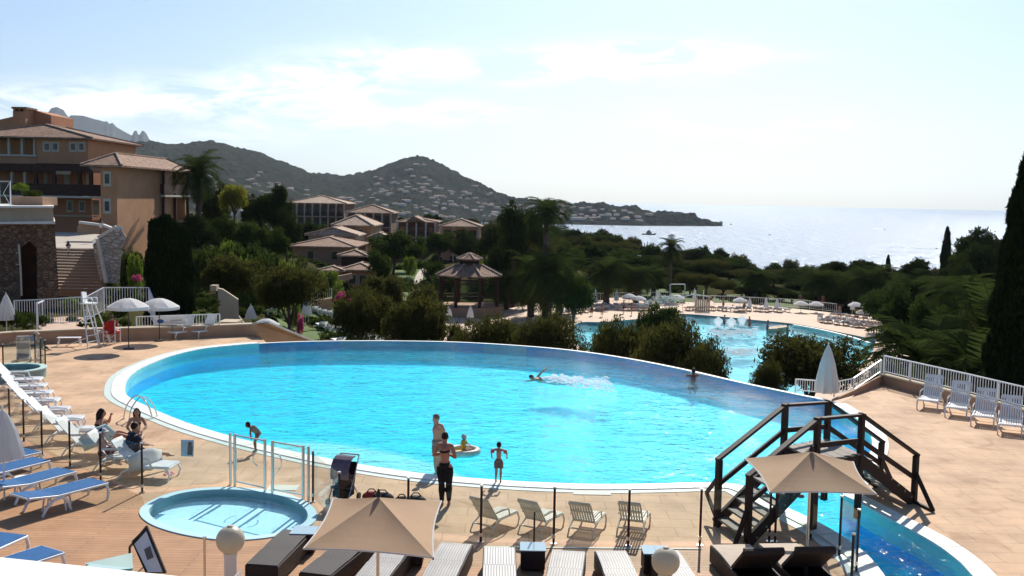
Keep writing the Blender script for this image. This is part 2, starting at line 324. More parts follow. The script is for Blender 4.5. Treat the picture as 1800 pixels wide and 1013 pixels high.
# ================================================================== LAND
CP = np.array([(-60,48,0.6),(-30,55,-.2),(-24,50,-.25),(-16,51,-.6),(-30,70,-.2),(-45,110,0),(-60,110,1),(-35,128,-.3),(-22,64,-1.2),(-22,80,-2.2),(-25,100,-2.4),(-9,56,-4.2),(-19,90,-4),(-14,83,-4.4),
 (-9,97,-6),(-5,70,-6),(2,60,-6.6),(-5,120,-6.7),(-16,116,-5.6),(0,100,-7.1),(8,80,-7.15),(20,80,-7.2),(30,70,-7.2),(20,120,-7.2),(40,110,-7.2),(30,95,-7.2),(48,100,-7.2),(5,132,-7.1),(25,138,-7.2),
 (17,45,-5.6),(12,52,-6.6),(25,58,-7.3),(40,60,-7.6),(22,30,-4.5),(40,30,-5),(20,150,-7.2),(60,150,-9),(28,250,-8.5),(60,250,-15),(110,250,-19),(5,200,-7.4),(-20,180,-5),(-40,200,-1.5),(-60,200,0),
 (-100,150,3),(-100,250,2),(-14,150,-4),(-8,200,-4),(0,400,-22),(100,400,-34),(200,400,-42),(60,600,-44),(-100,500,-24),(-40,320,-12),(-150,1000,-33),(-300,1400,-28),(-600,1400,-12),(-60,1200,-45),(-60,800,-40),(0,900,-46),(200,900,-48),(500,900,-48),(500,400,-45),(500,1500,-48),(-900,900,-5),(-900,200,20),
 (200,200,-26),(300,100,-28),(150,100,-16),(80,80,-9),(80,20,-7),(0,20,-5),(-20,20,-4),(-40,20,-2),(-60,0,0),(0,-20,-4),(100,-20,-8),(500,-20,-40),(-300,1,5)], float)
def gzn(x, y):
    x = np.asarray(x, float); y = np.asarray(y, float)
    d = (x[..., None]-CP[:, 0])**2+(y[..., None]-CP[:, 1])**2
    w = 1/(d+3.0)**1.6
    z = (w*CP[:, 2]).sum(-1)/w.sum(-1)
    a = np.clip(1.25-np.sqrt(((x-25)/34)**2+((y-104)/32)**2), 0, .25)/.25            # the level lower terrace
    z = z*(1-a)+(-8.6)*a
    z = z-np.clip((y-300)/260, 0, 1)*np.clip((x+.10*y)/60, 0, 1)*60
    b = ((x > -26) & (x < 19) & (y < 51.3)).astype(float)
    z = np.where(b > 0, np.minimum(z, -3.2), z)
    return z
def gz(x, y): return float(gzn(np.array([x]), np.array([y]))[0])
def grid_mesh(name, xs, ys, zf, m, kind='structure', smooth=True):
    X, Y = np.meshgrid(xs, ys); Z = zf(X, Y); nx, ny = len(xs), len(ys)
    b = MB(); b.v = [tuple(v) for v in np.stack([X, Y, Z], -1).reshape(-1, 3).tolist()]
    b.f = [(j*nx+i, j*nx+i+1, (j+1)*nx+i+1, (j+1)*nx+i) for j in range(ny-1) for i in range(nx-1)]; b.m = [0]*len(b.f)
    o = b.build(name, m, smooth=smooth); return tag(o, kind=kind)
def ramp(a, b, n, p=1.0): return a+(b-a)*np.linspace(0, 1, n)**p
rng = np.random.default_rng(3)
def vnoise(x, y, s, seed=0):
    x = np.asarray(x)/s; y = np.asarray(y)/s; xi = np.floor(x).astype(np.int64); yi = np.floor(y).astype(np.int64); fx = x-xi; fy = y-yi; fx = fx*fx*(3-2*fx); fy = fy*fy*(3-2*fy)
    def h(a, b):
        n = (a*374761393+b*668265263+seed*974634777) & 0x7fffffff; n = ((n ^ (n >> 13))*1274126177) & 0x7fffffff; return ((n ^ (n >> 16)) & 0xffff)/65535.0
    return (h(xi, yi)*(1-fx)+h(xi+1, yi)*fx)*(1-fy)+(h(xi, yi+1)*(1-fx)+h(xi+1, yi+1)*fx)*fy
xs = np.unique(np.concatenate([np.arange(-900, -120, 20), np.arange(-120, 130, 2.5), np.arange(130, 621, 20), [-25.99, 19.01]]))
ys = np.unique(np.concatenate([np.arange(-30, 180, 2.5), np.arange(180, 400, 6), np.arange(400, 1561, 25)]))
def zland(X, Y):
    z = gzn(X, Y); far = np.clip((Y-145)/60, 0, 1)
    return z+far*(vnoise(X, Y, 9, 1)-.5)*2.2
M['ground'] = mat('dry_hill_ground', (.075, .06, .03), .95, (.03, .045, .015), .12, .5, 3, spec=0)
grid_mesh('terrain', xs, ys, zland, M['ground'])
# ---- sea
sm = bpy.data.materials.new('sea_water'); sm.use_nodes = True; t = sm.node_tree; L = t.links; pb = t.nodes['Principled BSDF']
pb.inputs['Base Color'].default_value = (.035, .12, .26, 1); pb.inputs['Roughness'].default_value = .22; pb.inputs['Specular IOR Level'].default_value = .2
tcn = N('ShaderNodeTexCoord', t); mp = N('ShaderNodeMapping', t); mp.inputs['Scale'].default_value = (1, .25, 1); L.new(tcn.outputs['Object'], mp.inputs[0])
nz = N('ShaderNodeTexNoise', t); nz.inputs['Scale'].default_value = .07; nz.inputs['Detail'].default_value = 6; nz.inputs['Roughness'].default_value = .65; L.new(mp.outputs[0], nz.inputs['Vector'])
bn = N('ShaderNodeBump', t); bn.inputs['Strength'].default_value = 1; bn.inputs['Distance'].default_value = 6.5; L.new(nz.outputs[0], bn.inputs['Height']); L.new(bn.outputs[0], pb.inputs['Normal'])
pb.inputs['Specular IOR Level'].default_value = 0; pb.inputs['Base Color'].default_value = (.045, .125, .225, 1); _g = N('ShaderNodeBsdfGlossy', t); _g.inputs['Roughness'].default_value = .23; L.new(bn.outputs[0], _g.inputs['Normal'])
_x = N('ShaderNodeMixShader', t); _x.inputs[0].default_value = .22; L.new(pb.outputs[0], _x.inputs[1]); L.new(_g.outputs[0], _x.inputs[2]); L.new(_x.outputs[0], t.nodes['Material Output'].inputs['Surface'])
M['sea'] = sm
sea = MB(); SZ = -38.0
th = [PI*k/60 for k in range(61)]
sea.add([(0, 150, SZ)]+[(26000*math.cos(a), 150+26000*math.sin(a), SZ) for a in th], [(0, i+1, i+2) for i in range(60)])
tag(sea.build('sea', sm), kind='structure')
# ---- far hills in polar strips
def skyl(pts):
    P = [D(px, py, 1000) for px, py in pts]; return [math.atan2(p.x, p.y) for p in P], [(p.z-CAM_H)/math.hypot(p.x, p.y) for p in P]
def hill(name, pts, dr, ds, zs, m, n=900, k=70, bump=5.0, bs=9.0, back=1.25, pw=1.1):
    A, T = skyl(pts); a = np.linspace(A[0], A[-1], n); tn = np.interp(a, A, T)
    DR = np.interp(a, [A[0], A[-1]], [dr[0], dr[-1]]) if len(dr) == 2 else np.interp(a, [skyl([(p, 300)])[0][0] for p, _ in dr], [q for _, q in dr])
    DS = np.interp(a, [skyl([(p, 300)])[0][0] for p, _ in ds], [q for _, q in ds]); ZS = zs
    b = MB(); V = []
    for j in range(k):
        u = j/(k*.8)
        if u <= 1: dd = DS+(DR-DS)*u; z = ZS+(tn*DR+CAM_H-ZS)*u**pw
        else: dd = DR*(1+(u-1)*(back-1)*4); z = tn*DR+CAM_H-(u-1)*4*(tn*DR+CAM_H-ZS)
        x = dd*np.sin(a); y = dd*np.cos(a)
        amp = bump*min(1, u*6)*(1 if u <= 1.02 else .6)
        z = z+amp*(vnoise(x, y, bs, 4)-.5)*1.6+amp*(vnoise(x, y, bs*3.1, 5)-.5)*1.4+np.where(np.array(u < .95), 1, 0)*(vnoise(x, y, 160, 6)-.5)*24*min(u*2, 1)*min((1-u)*3, 1)*(bump > 1)
        if u > 1: z = np.minimum(z, tn*DR+CAM_H+bump*.5)
        V.append(np.stack([x, y, z], -1))
    V = np.array(V); b.v = [tuple(v) for v in V.reshape(-1, 3).tolist()]
    b.f = [(j*n+i, (j)*n+i+1, (j+1)*n+i+1, (j+1)*n+i) for j in range(k-1) for i in range(n-1)]; b.m = [0]*len(b.f)
    return tag(b.build(name, m, smooth=False), kind='structure'), V
M['forest'] = mat('distant_forest', (.016, .020, .014), .95, (.038, .040, .028), .035, 0, spec=0)
M['far_rock'] = mat('far_mountain_rock', (.045, .045, .045), .95, (.07, .065, .06), .004, spec=0)
hill('mountains', [(-60,215),(20,214),(60,206),(84,200),(90,192),(100,190),(112,196),(119,207),(121,208),(125,205),(146,206),(165,212),(183,216),(188,215),(192,219),(198,217),(205,224),(232,238),(236,230),(240,229),(243,237),(246,236),(249,230),(253,230),(258,236),(262,244),(264,246),(340,262),(420,290)], (9000, 9000), [(-60, 6500), (400, 6500)], -30, M['far_rock'], n=500, k=24, bump=26, bs=260)
hp = [(-80,285),(60,262),(150,252),(240,248),(262,248),(290,252),(325,253),(345,249),(370,246),(395,253),(430,263),(455,268),(480,279),(505,286),(520,293),(545,303),(570,305),(600,309),(625,306),(650,301),(675,292),(700,282),(720,275),(733,273),(748,275),(765,283),(790,296),(815,310),(840,320),(862,331),(880,339),(900,346),(920,350),(950,352),(980,353),(1010,358),(1020,353),(1040,359),(1062,357),(1075,362),(1092,365),(1100,361),(1120,361),(1128,370),(1135,369),(1150,371),(1165,369),(1180,372),(1200,376),(1222,378),(1226,385),(1240,388),(1250,391),(1262,394),(1270,396.5)]
HILL, HV = hill('hills', hp, [(-80, 3000), (500, 2900), (735, 2700), (900, 2350), (1010, 2120), (1130, 2060), (1270, 2080)], [(-80, 1250), (500, 1300), (700, 1400), (800, 1750), (860, 1960), (1000, 1915), (1130, 1930), (1270, 2050)], SZ-1, M['forest'], n=1300, k=90, bump=4)
# ================================================================== POOL TERRACE
POOL_PX = [(218,690),(222,668),(240,652),(265,640),(300,627),(350,615),(400,609),(455,604.5),(520,601.5),(600,600),(700,600),(800,602),(900,607.5),(1000,616),(1100,630.5),(1200,650),(1300,673),(1400,694),(1455,706),
           (1492,727),(1520,748),(1534,770),(1533,795),(1515,825),(1497,848),(1482,868),(1510,884),(1560,911),(1605,934),(1647,958),(1680,982),(1705,1006),(1740,1060),(1640,1075),(1570,1040),(1549,1011),(1526,983),(1500,961),(1460,934),(1410,908),(1357,884),(1320,863),(1285,853),
           (1230,851),(1150,853),(1050,854),(950,851),(850,845),(750,836),(650,822),(560,806),(470,786),(400,768),(340,750),(290,731),(250,713),(228,702)]
pool = ccw([Vector((v.x, v.y, 0)) for v in catmull([G(*p) for p in POOL_PX], 4)])
def ring(b, l, d0, d1, z0, z1, k=None, sel=None, under=-.6):
    a = offset(l, d0); c = offset(l, d1); n = len(l)
    for i in range(n):
        j = (i+1) % n
        if sel and not sel(l[i], l[j]): continue
        A, B, C_, E_ = a[i], a[j], c[i], c[j]
        b.add([(A.x, A.y, z1), (B.x, B.y, z1), (E_.x, E_.y, z1), (C_.x, C_.y, z1), (A.x, A.y, z0), (B.x, B.y, z0), (E_.x, E_.y, z0), (C_.x, C_.y, z0)],
              [(0, 3, 2, 1), (0, 1, 5, 4), (3, 7, 6, 2), (4, 5, 6, 7), (0, 4, 7, 3), (1, 2, 6, 5)], k)
rimA, rimB = G(470, 604), G(1470, 712)
def far_side(p, q):                        # the infinity edge: beyond the chord between its two ends
    return (rimB.x-rimA.x)*(p.y-rimA.y)-(rimB.y-rimA.y)*(p.x-rimA.x) > -0.02 and p.y > 30
DEPTH = -0.98
cop = MB(); ring(cop, pool, -.04, .42, -.5, .035, sel=lambda a, b: not far_side(a, b))
cop_o = tag(cop.build('pool_coping', M['coping']), kind='structure')
cj = MB(); _o0, _o1 = offset(pool, -.035), offset(pool, .415); acc = 0
for i in range(len(pool)):
    a, b = pool[i-1], pool[i]; acc += (b-a).length
    if acc > .75 and not far_side(a, b): cj.beam((_o0[i].x, _o0[i].y, .0355), (_o1[i].x, _o1[i].y, .0355), .018, .004); acc = 0
tag(cj.build('coping_joints', mat('coping_grout', (.45, .42, .36), .9)), kind='structure')
cr = MB(); ring(cr, pool, .42, .66, -.5, .012, sel=lambda a, b: not far_side(a, b) and a.x < 8)
tag(cr.build('coping_border', mat('sea_green_border', (.50, .60, .54), .5, (.58, .64, .58), 4)), kind='structure')
ie = MB(); ring(ie, pool, 0, .20, -5.2, .008, sel=far_side)
tag(ie.build('infinity_edge_wall', M['coping']), kind='structure')
bs = MB(); bs.prism(pool, DEPTH-.2, DEPTH, sides=False, bot=False); bs.k = 1
bs.add([(p[0], p[1], .0) for p in pool]+[(p[0], p[1], DEPTH) for p in pool], [(i, len(pool)+i, len(pool)+(i+1) % len(pool), (i+1) % len(pool)) for i in range(len(pool))])
tag(bs.build('pool_basin', [M['pool_floor'], M['pool_wall']]), kind='structure')
LED = ccw([Vector((v.x, v.y, 0)) for v in catmull([G(*p) for p in [(420,775),(470,770),(540,768),(620,776),(700,790),(760,806),(800,822),(838,842),(800,843),(700,831),(600,815),(500,794),(440,780)]], 4)])
ld = MB(); ld.prism(LED, DEPTH+.004, -.17, bot=False); tag(ld.build('pool_ledge', M['step_floor']), kind='structure')
wt = MB(); wt.prism(pool, -.03, -.012, bot=False, sides=False); tag(wt.build('pool_water', M['water']), kind='structure')
# deck slab with openings
KID = ccw([Vector((v.x, v.y, 0)) for v in catmull([G(*p) for p in [(262,903),(275,886),(315,870),(370,863),(430,864),(490,873),(528,889),(541,908),(528,925),(480,940),(410,946),(340,938),(285,922)]], 6)])
deck_px = [(-420,1400),(-420,700)]
DECK = [Vector((-27, 2)), Vector((-27, 43)), G(-60,612), G(20,604), G(150,600), G(300,596), G(455,590), G(470,604)]
DECKR = [G(1470,712), G(1500,697), G(1550,668.5), G(1700,708), G(1830,744), Vector((24, 27)), Vector((24, 2))]
fe = [p for p in pool]
# outer outline: left part, then the outer line of the infinity wall, then the right part
off = offset(pool, .2); idx = [i for i in range(len(pool)) if far_side(pool[i], pool[(i+1) % len(pool)])]
run = sorted([off[i] for i in idx], key=lambda v: v.x)
outer = [v.to_2d() if len(v) == 3 else v for v in DECK]+[Vector((v.x, v.y)) for v in run]+[v.to_2d() if len(v) == 3 else v for v in DECKR]
inner = [Vector((p.x, p.y)) for p in offset(pool, .05)]
# the pool touches the outer edge, so split: deck polygon = outer minus pool, joined where the wall is
near = [off2 for i, off2 in enumerate(inner) if i not in idx]
k0 = min(range(len(pool)), key=lambda i: (pool[i]-rimA).length); 
seq = []; i = k0; n_ = len(pool)
# walk along the near side from the left rim end to the right rim end
step = 1 if not far_side(pool[(k0+3) % n_], pool[(k0+4) % n_]) else -1
while True:
    seq.append(inner[i % n_]); i += step
    if (pool[i % n_]-rimB).length < .9 or len(seq) > n_: seq.append(inner[i % n_]); break
deck_poly = [Vector((v[0], v[1])) for v in DECK]+seq+[Vector((v[0], v[1])) for v in DECKR]
dk = MB(); dk.prism(ccw(deck_poly), -.9, 0, holes=[[Vector((p.x, p.y)) for p in offset(KID, .01)][::-1]], bot=False)
tag(dk.build('pool_deck', M['deck']), kind='structure')
wl = MB(); o1 = ccw([Vector((v[0], v[1])) for v in DECK[:]]+[Vector((v[0], v[1])) for v in DECKR])
for part in ([Vector((v[0], v[1])) for v in DECK], [Vector((v[0], v[1])) for v in DECKR]):
    for a, b in zip(part, part[1:]):
        wl.beam((a.x, a.y, -3.5), (b.x, b.y, -3.5), .3, 5.2)
tag(wl.build('terrace_retaining_wall', M['plaster']), kind='structure')
WD = [Vector((-27, 2)), Vector((-27, 36.5))]+[Vector(G(*p)[:2]) for p in [(-120,712),(20,757),(110,806),(180,838),(250,874),(262,910),(300,932),(360,946),(430,950),(500,942),(600,938),(720,945),(850,962),(1000,964),(1230,966),(1320,985)]]+[Vector((5.0, 17)), Vector((5, 2))]
wd = MB(); wd.prism(ccw(WD), -.02, .006, bot=False, holes=())
# keep the planks clear of the paddling pool
tag(wd.build('timber_deck', M['wood_deck']), kind='structure')
ls = MB()
for a, b in zip([(850,962.5),(1000,964.5)], [(1000,964.5),(1233,966.5)]): ls.beam(G(*a)+Vector((0, 0, .006)), G(*b)+Vector((0, 0, .006)), .06, .03)
tag(ls.build('deck_edging', M['cream_paint']), kind='structure')
# paddling pool
kr = MB(); ring(kr, KID, 0, .2, -.3, .03); tag(kr.build('paddling_pool_coping', mat('pale_blue_coping', (.45, .66, .70), .5)), kind='structure')
kb = MB(); kb.prism(KID, -.5, -.24, sides=False, bot=False); kb.add([(p.x, p.y, .03) for p in KID]+[(p.x, p.y, -.24) for p in KID], [(i, len(KID)+i, len(KID)+(i+1) % len(KID), (i+1) % len(KID)) for i in range(len(KID))])
tag(kb.build('paddling_pool_basin', M['kid_floor']), kind='structure')
kw = MB(); kw.prism(KID, -.2, -.07, bot=False, sides=False); tag(kw.build('paddling_pool_water', M['kid_water']), kind='structure')
# ================================================================== LOWER POOL TERRACE
LP = ccw([Vector((v.x, v.y, 0)) for v in catmull([G(*p, -7) for p in [(1005,580),(1020,567),(1060,566),(1130,560),(1190,552),(1260,556),(1330,563),(1400,570),(1470,583),(1530,596),(1538,606),(1520,635),(1470,662),(1400,700),(1300,690),(1190,655),(1100,640),(1020,610)]], 5)])
LT = [Vector(G(*p, -7)[:2]) for p in [(640,620),(650,560),(720,548),(880,545),(980,527),(1100,523),(1260,529),(1420,545),(1560,560),(1680,585),(1700,640),(1560,720),(1400,740),(1200,700),(900,640)]]
lt = MB(); lt.prism(ccw(LT), -8.2, -7, holes=[[Vector((p.x, p.y)) for p in LP][::-1]], bot=False); tag(lt.build('lower_terrace', mat('warm_paving', (.62, .46, .33), .8, (.55, .40, .29), .8)), kind='structure')
lb = MB(); n = len(LP); lb.prism(LP, -8.2, -8.05, sides=False, bot=False); lb.add([(p.x, p.y, -7) for p in LP]+[(p.x, p.y, -8.05) for p in LP], [(i, n+i, n+(i+1) % n, (i+1) % n) for i in range(n)])
tag(lb.build('lower_pool_basin', M['low_floor']), kind='structure')
lw = MB(); lw.prism(LP, -7.2, -7.12, bot=False, sides=False); tag(lw.build('lower_pool_water', M['low_water']), kind='structure')
# curved steps in the lower pool
for q, (off_, z) in enumerate([(0, -7.05), (9, -7.35)]):
    P1 = [G(x, y+off_, -7) for x, y in [(1395,572),(1440,580),(1490,592),(1528,604)]]
    st = MB()
    for a, b in zip(catmull(P1, 6, False), catmull(P1, 6, False)[1:]): st.beam((a.x, a.y, z), (b.x, b.y, z), .35, .3)
    tag(st.build('pool_step', M['coping']), kind='structure')
# ================================================================== TREES AND PLANTS
def leafmat(name, a, b, tr, f=.3, rough=.55):
    m = bpy.data.materials.new(name); m.use_nodes = True; t = m.node_tree; L = t.links; p = t.nodes['Principled BSDF']
    p.inputs['Roughness'].default_value = rough; p.inputs['Specular IOR Level'].default_value = 0.0
    g = N('ShaderNodeNewGeometry', t); mxn = N('ShaderNodeMix', t, data_type='RGBA'); mxn.inputs[6].default_value = (*a, 1); mxn.inputs[7].default_value = (*b, 1)
    L.new(g.outputs['Random Per Island'], mxn.inputs[0]); L.new(mxn.outputs[2], p.inputs['Base Color'])
    tl = N('ShaderNodeBsdfTranslucent', t); tl.inputs[0].default_value = (*tr, 1); ms = N('ShaderNodeMixShader', t); ms.inputs[0].default_value = f
    L.new(p.outputs[0], ms.inputs[1]); L.new(tl.outputs[0], ms.inputs[2]); L.new(ms.outputs[0], t.nodes['Material Output'].inputs['Surface']); return m
LM = dict(olive=leafmat('olive_leaves', (.028, .030, .010), (.07, .068, .024), (.08, .08, .018), .35),
          pine=leafmat('pine_needles', (.014, .022, .008), (.036, .048, .014), (.055, .08, .016), .2),
          cypress=leafmat('cypress_foliage', (.010, .016, .007), (.025, .034, .012), (.02, .03, .008), .12),
          palm=leafmat('palm_fronds', (.018, .028, .008), (.058, .072, .02), (.05, .07, .016), .3, .6),
          broad=leafmat('broad_leaves', (.020, .034, .009), (.060, .078, .018), (.055, .08, .015), .3),
          bright=leafmat('bright_leaves', (.06, .10, .018), (.13, .19, .035), (.16, .22, .03), .4),
          yellow=leafmat('yellow_green_leaves', (.14, .15, .02), (.26, .25, .05), (.25, .24, .03), .4),
          pink=leafmat('pink_blossom', (.42, .05, .16), (.65, .16, .35), (.5, .1, .2), .4),
          white_bloom=leafmat('white_blossom', (.6, .58, .52), (.75, .72, .68), (.5, .5, .45), .3))
LMP = LM
def np_mesh(name, V, F, m, smooth=False):
    me = bpy.data.meshes.new(name); n = len(V); q = len(F)
    me.vertices.add(n); me.vertices.foreach_set('co', np.asarray(V, np.float32).ravel())
    me.loops.add(q*4); me.loops.foreach_set('vertex_index', np.asarray(F, np.int32).ravel())
    me.polygons.add(q); me.polygons.foreach_set('loop_start', np.arange(q, dtype=np.int32)*4); me.polygons.foreach_set('loop_total', np.full(q, 4, np.int32))
    me.materials.append(m); me.update(calc_edges=True); return me
def leaves(P, size, asp=1.0, up=None, r=None):
    r = r or rng; n = len(P); d = r.normal(size=(n, 3))
    if up is not None: d = d*(1-up[0])+np.array(up[1])*up[0]*1.5
    d /= np.linalg.norm(d, axis=1)[:, None]; e = np.cross(d, r.normal(size=(n, 3))); e /= np.linalg.norm(e, axis=1)[:, None]
    s = size*(.6+.8*r.random(n))[:, None]; a = d*s*.5*asp; b = e*s*.5
    V = np.stack([P-a*1.0, P-b*.7, P+a*1.0, P+b*.7], 1).reshape(-1, 3); F = np.arange(n*4).reshape(-1, 4)
    return V, F
def lobes_cloud(lobes, n, size, shell=.55, asp=1.2, seed=1, sub=14, clump=.22):
    r = np.random.default_rng(seed); tot = sum(l[3]*l[4]*l[5] for l in lobes)**.8; P = []
    w = np.array([(l[3]*l[4]*l[5])**.667 for l in lobes]); w /= w.sum()
    for l, k in zip(lobes, w):
        m = max(20, int(n*k)); c = max(4, int(m/sub))
        d = r.normal(size=(c, 3)); d /= np.linalg.norm(d, axis=1)[:, None]; rad = shell+(1-shell)*r.random(c)**.7
        cc = d*rad[:, None]*np.array(l[3:6])+np.array(l[:3])
        q = cc[r.integers(0, c, m)]+r.normal(size=(m, 3))*clump*np.array(l[3:6])*np.array([1, 1, .7])*.8
        P.append(q)
    P = np.concatenate(P); return leaves(P, size, asp, r=r)
def rand_lobes(R, Hh, n, zc, lobe, seed, flat=1.0, top=None):
    r = np.random.default_rng(seed); out = []
    for i in range(n):
        a = 2*PI*(i*.618+r.random()*.2); q = R*math.sqrt((i+.5)/n)*(.75+.3*r.random()); z = zc+(r.random()-.5)*Hh*(1-.6*(q/R)**2)+(Hh*.3*(1-(q/R)**2))
        s = lobe*(.7+.6*r.random()); out.append((q*math.cos(a), q*math.sin(a), z, s, s, s*.8*flat))
    return out
def limb_trunk(h, r0, targets, seed, fork=.45, lean=.15, n=7):
    r = random.Random(seed); b = MB(); fx, fy = (r.random()-.5)*lean*h, (r.random()-.5)*lean*h
    b.tube([(0, 0, -.6), (fx*.3, fy*.3, h*fork*.5), (fx, fy, h*fork)], [r0*1.25, r0*.95, r0*.8], n)
    for (x, y, z) in targets:
        m = ((fx+x)/2+(r.random()-.5)*.12*h, (fy+y)/2+(r.random()-.5)*.12*h, (h*fork+z)/2+.05*h)
        b.tube([(fx, fy, h*fork*.92), m, (x, y, z)], [r0*.55, r0*.36, r0*.12], 6)
    return b
PROTO = {}                                 # name -> (crown mesh, trunk mesh, height, width)
def proto(key, lobes, n, size, leaf, h, r0, fork=.4, seed=1, shell=.5, asp=1.2, nt_=7, lean=.15, clump=.24):
    V, F = lobes_cloud(lobes, n, size, shell, asp, seed, clump=clump); cm_ = np_mesh('crown', V, F, LM[leaf])
    tg = [(l[0]*.8, l[1]*.8, l[2]) for l in lobes][:nt_]
    b = limb_trunk(h, r0, tg, seed, fork, lean); tm = bpy.data.meshes.new('trunk'); tm.from_pydata(b.v, [], b.f); tm.materials.append(M['trunk']); tm.polygons.foreach_set('use_smooth', [True]*len(tm.polygons))
    PROTO[key] = (cm_, tm, V[:, 2].max(), V[:, 0].max()-V[:, 0].min())
for i in range(3):
    proto('olive%d' % i, rand_lobes(2.2, 1.2, 14, 3.5, 1.2, 10+i), 15000, .12, 'olive', 4.8, .2, .28, 10+i, .55, 2.2, lean=.2, clump=.17)
    proto('broad%d' % i, rand_lobes(2.6, 3.0, 16, 4.6, 1.25, 30+i), 9000, .26, 'broad', 6.5, .22, .3, 30+i, .5)
    proto('pine%d' % i, rand_lobes(2.8, 2.0, 14, 6.0, 1.35, 50+i, .85), 9000, .24, 'pine', 8, .25, .6, 50+i, .4, 1.6)
    proto('dark%d' % i, rand_lobes(2.2, 5.2, 20, 4.8, 1.25, 70+i), 10000, .24, 'pine', 8, .26, .3, 70+i, .5, 1.5)
proto('bush0', rand_lobes(1.5, .7, 9, .75, .62, 90), 4500, .13, 'broad', 1.4, .07, .2, 90, .55)
proto('bush1', rand_lobes(1.5, .7, 9, .75, .62, 91), 4500, .12, 'bright', 1.4, .07, .2, 91, .55)
proto('bush2', rand_lobes(1.7, .9, 12, .8, .62, 92), 5500, .13, 'olive', 1.6, .07, .2, 92, .55, 1.8)
proto('blob0', rand_lobes(1.7, .9, 14, 1.7, 1.3, 95), 24000, .085, 'olive', 3, .1, .2, 95, .75, 2.2, clump=.12)
proto('blob1', rand_lobes(1.7, .8, 13, 1.75, 1.35, 96), 24000, .085, 'olive', 3, .1, .2, 96, .75, 2.2, clump=.12)
proto('pinkbush', rand_lobes(1.3, .8, 8, .8, .5, 93), 3000, .14, 'pink', 1.4, .06, .2, 93)
proto('yellow', rand_lobes(2.2, 1.4, 12, 5.4, 1.0, 94), 7000, .2, 'yellow', 6.5, .22, .62, 94)
def cyp(key, w, h, n, seed, tops=1, leaf='cypress'):
    r = np.random.default_rng(seed); P = []
    for k in range(tops):
        ox, oy = (0, 0) if tops == 1 else ((k-(tops-1)/2)*w*.21, (r.random()-.5)*w*.3); hh = h*(1-(.03, .0, .05, .10)[k % 4]*(tops > 1)); ww = w/(1 if tops == 1 else 1.5)
        m = n//tops; u = r.random(m)**.85; a = r.random(m)*2*PI
        prof = np.minimum(1, (u*5+.5))*np.power(np.clip(1-u, 0, 1), .22 if tops > 1 else .5)
        lump = 1+.16*np.sin(a*3+u*17+k)+.12*np.sin(a*5-u*29)
        rr = ww/2*prof*lump*(.72+.34*r.random(m)); P.append(np.stack([ox+rr*np.cos(a), oy+rr*np.sin(a), .15+u*hh], -1))
    P = np.concatenate(P); V, F = leaves(P, w*.075 if w < 3 else .2, 2.2, (.55, (0, 0, 1)), r)
    b = MB()
    for k in range(tops):
        ox = 0 if tops == 1 else (k-(tops-1)/2)*w*.21
        b.tube([(ox, 0, -.8), (ox, 0, h*.5), (ox, 0, h*.85)], [w*.09, w*.06, .03], 8)
    tm = bpy.data.meshes.new('trunk'); tm.from_pydata(b.v, [], b.f); tm.materials.append(M['trunk'])
    PROTO[key] = (np_mesh('crown', V, F, LM[leaf]), tm, V[:, 2].max(), V[:, 0].max()-V[:, 0].min())
cyp('cyp0', 1.6, 8, 7000, 5); cyp('cyp1', 2.2, 8, 7000, 6); cyp('cypwide', 3.6, 8, 42000, 7, 4); cyp('cypgiant', 4.6, 16, 42000, 8)
def palm(key, h, L_, nf, seed, tr=.28, droop=1.0, leaf='palm', nl=26, skirt=0):
    r = np.random.default_rng(seed); V = []; F = []
    for i in range(nf):
        a = i*2.39996; u = (i+.5)/nf; el_ = 1.35-2.15*u*droop*.9+(r.random()-.5)*.2       # inner fronds upright, outer ones hanging
        l = L_*(.85+.3*r.random()); d = np.array([math.cos(a), math.sin(a), 0]); pts = []; p = np.array([0, 0, h])+d*.1; an = el_
        for j in range(nl+1):
            pts.append(p.copy()); p = p+(d*math.cos(an)+np.array([0, 0, 1])*math.sin(an))*l/nl; an -= (1.25*droop)/nl*(1+.6*j/nl)
        side = np.array([-d[1], d[0], 0])
        for j in range(2, nl):
            q = j/nl; w = l*.27*math.sin(PI*min(1, q*.9+.1))**.7; tdir = pts[j+1]-pts[j-1]; tdir /= np.linalg.norm(tdir); nrm = np.cross(side, tdir)
            for sgn in (-1, 1):
                tip = pts[j]+side*sgn*w*.85+tdir*w*.55-nrm*w*.15*r.random()+r.normal(size=3)*.03-np.array([0, 0, w*.25]); bw = tdir*l*.016
                k = len(V); V += [pts[j]-bw, pts[j]+bw, tip+bw*.3, tip-bw*.3]; F.append((k, k+1, k+2, k+3))
        for j in range(nl):                                                              # rachis
            k = len(V); up_ = np.array([0, 0, .02*L_*.3]); V += [pts[j]-up_, pts[j+1]-up_, pts[j+1]+up_, pts[j]+up_]; F.append((k, k+1, k+2, k+3))
    V = np.array(V); b = MB(); prof = [(tr*1.35, -.6), (tr*1.1, .4)]
    k = 2+int(h/.35)
    for j in range(1, k): prof += [(tr*(1.06 if j % 2 else .92), .4+(h-.5)*j/k)]
    prof += [(tr*1.5, h-.1), (tr*1.2, h+.25), (.05, h+.5)]
    b.lathe(prof, n=10); tm = bpy.data.meshes.new('trunk'); tm.from_pydata(b.v, [], b.f); tm.materials.append(M['trunk'])
    PROTO[key] = (np_mesh('crown', V, np.array(F), LM[leaf]), tm, V[:, 2].max(), V[:, 0].max()-V[:, 0].min())
palm('palm0', 7.0, 2.9, 46, 1); palm('palm1', 4.2, 3.2, 50, 2, .36); palm('palm2', 9.0, 2.0, 40, 3, .2); palm('palmbig', 2.4, 4.6, 70, 4, .42, 1.05, nl=34)
palm('fern', .5, 1.3, 30, 6, .1)
_tc = [0]
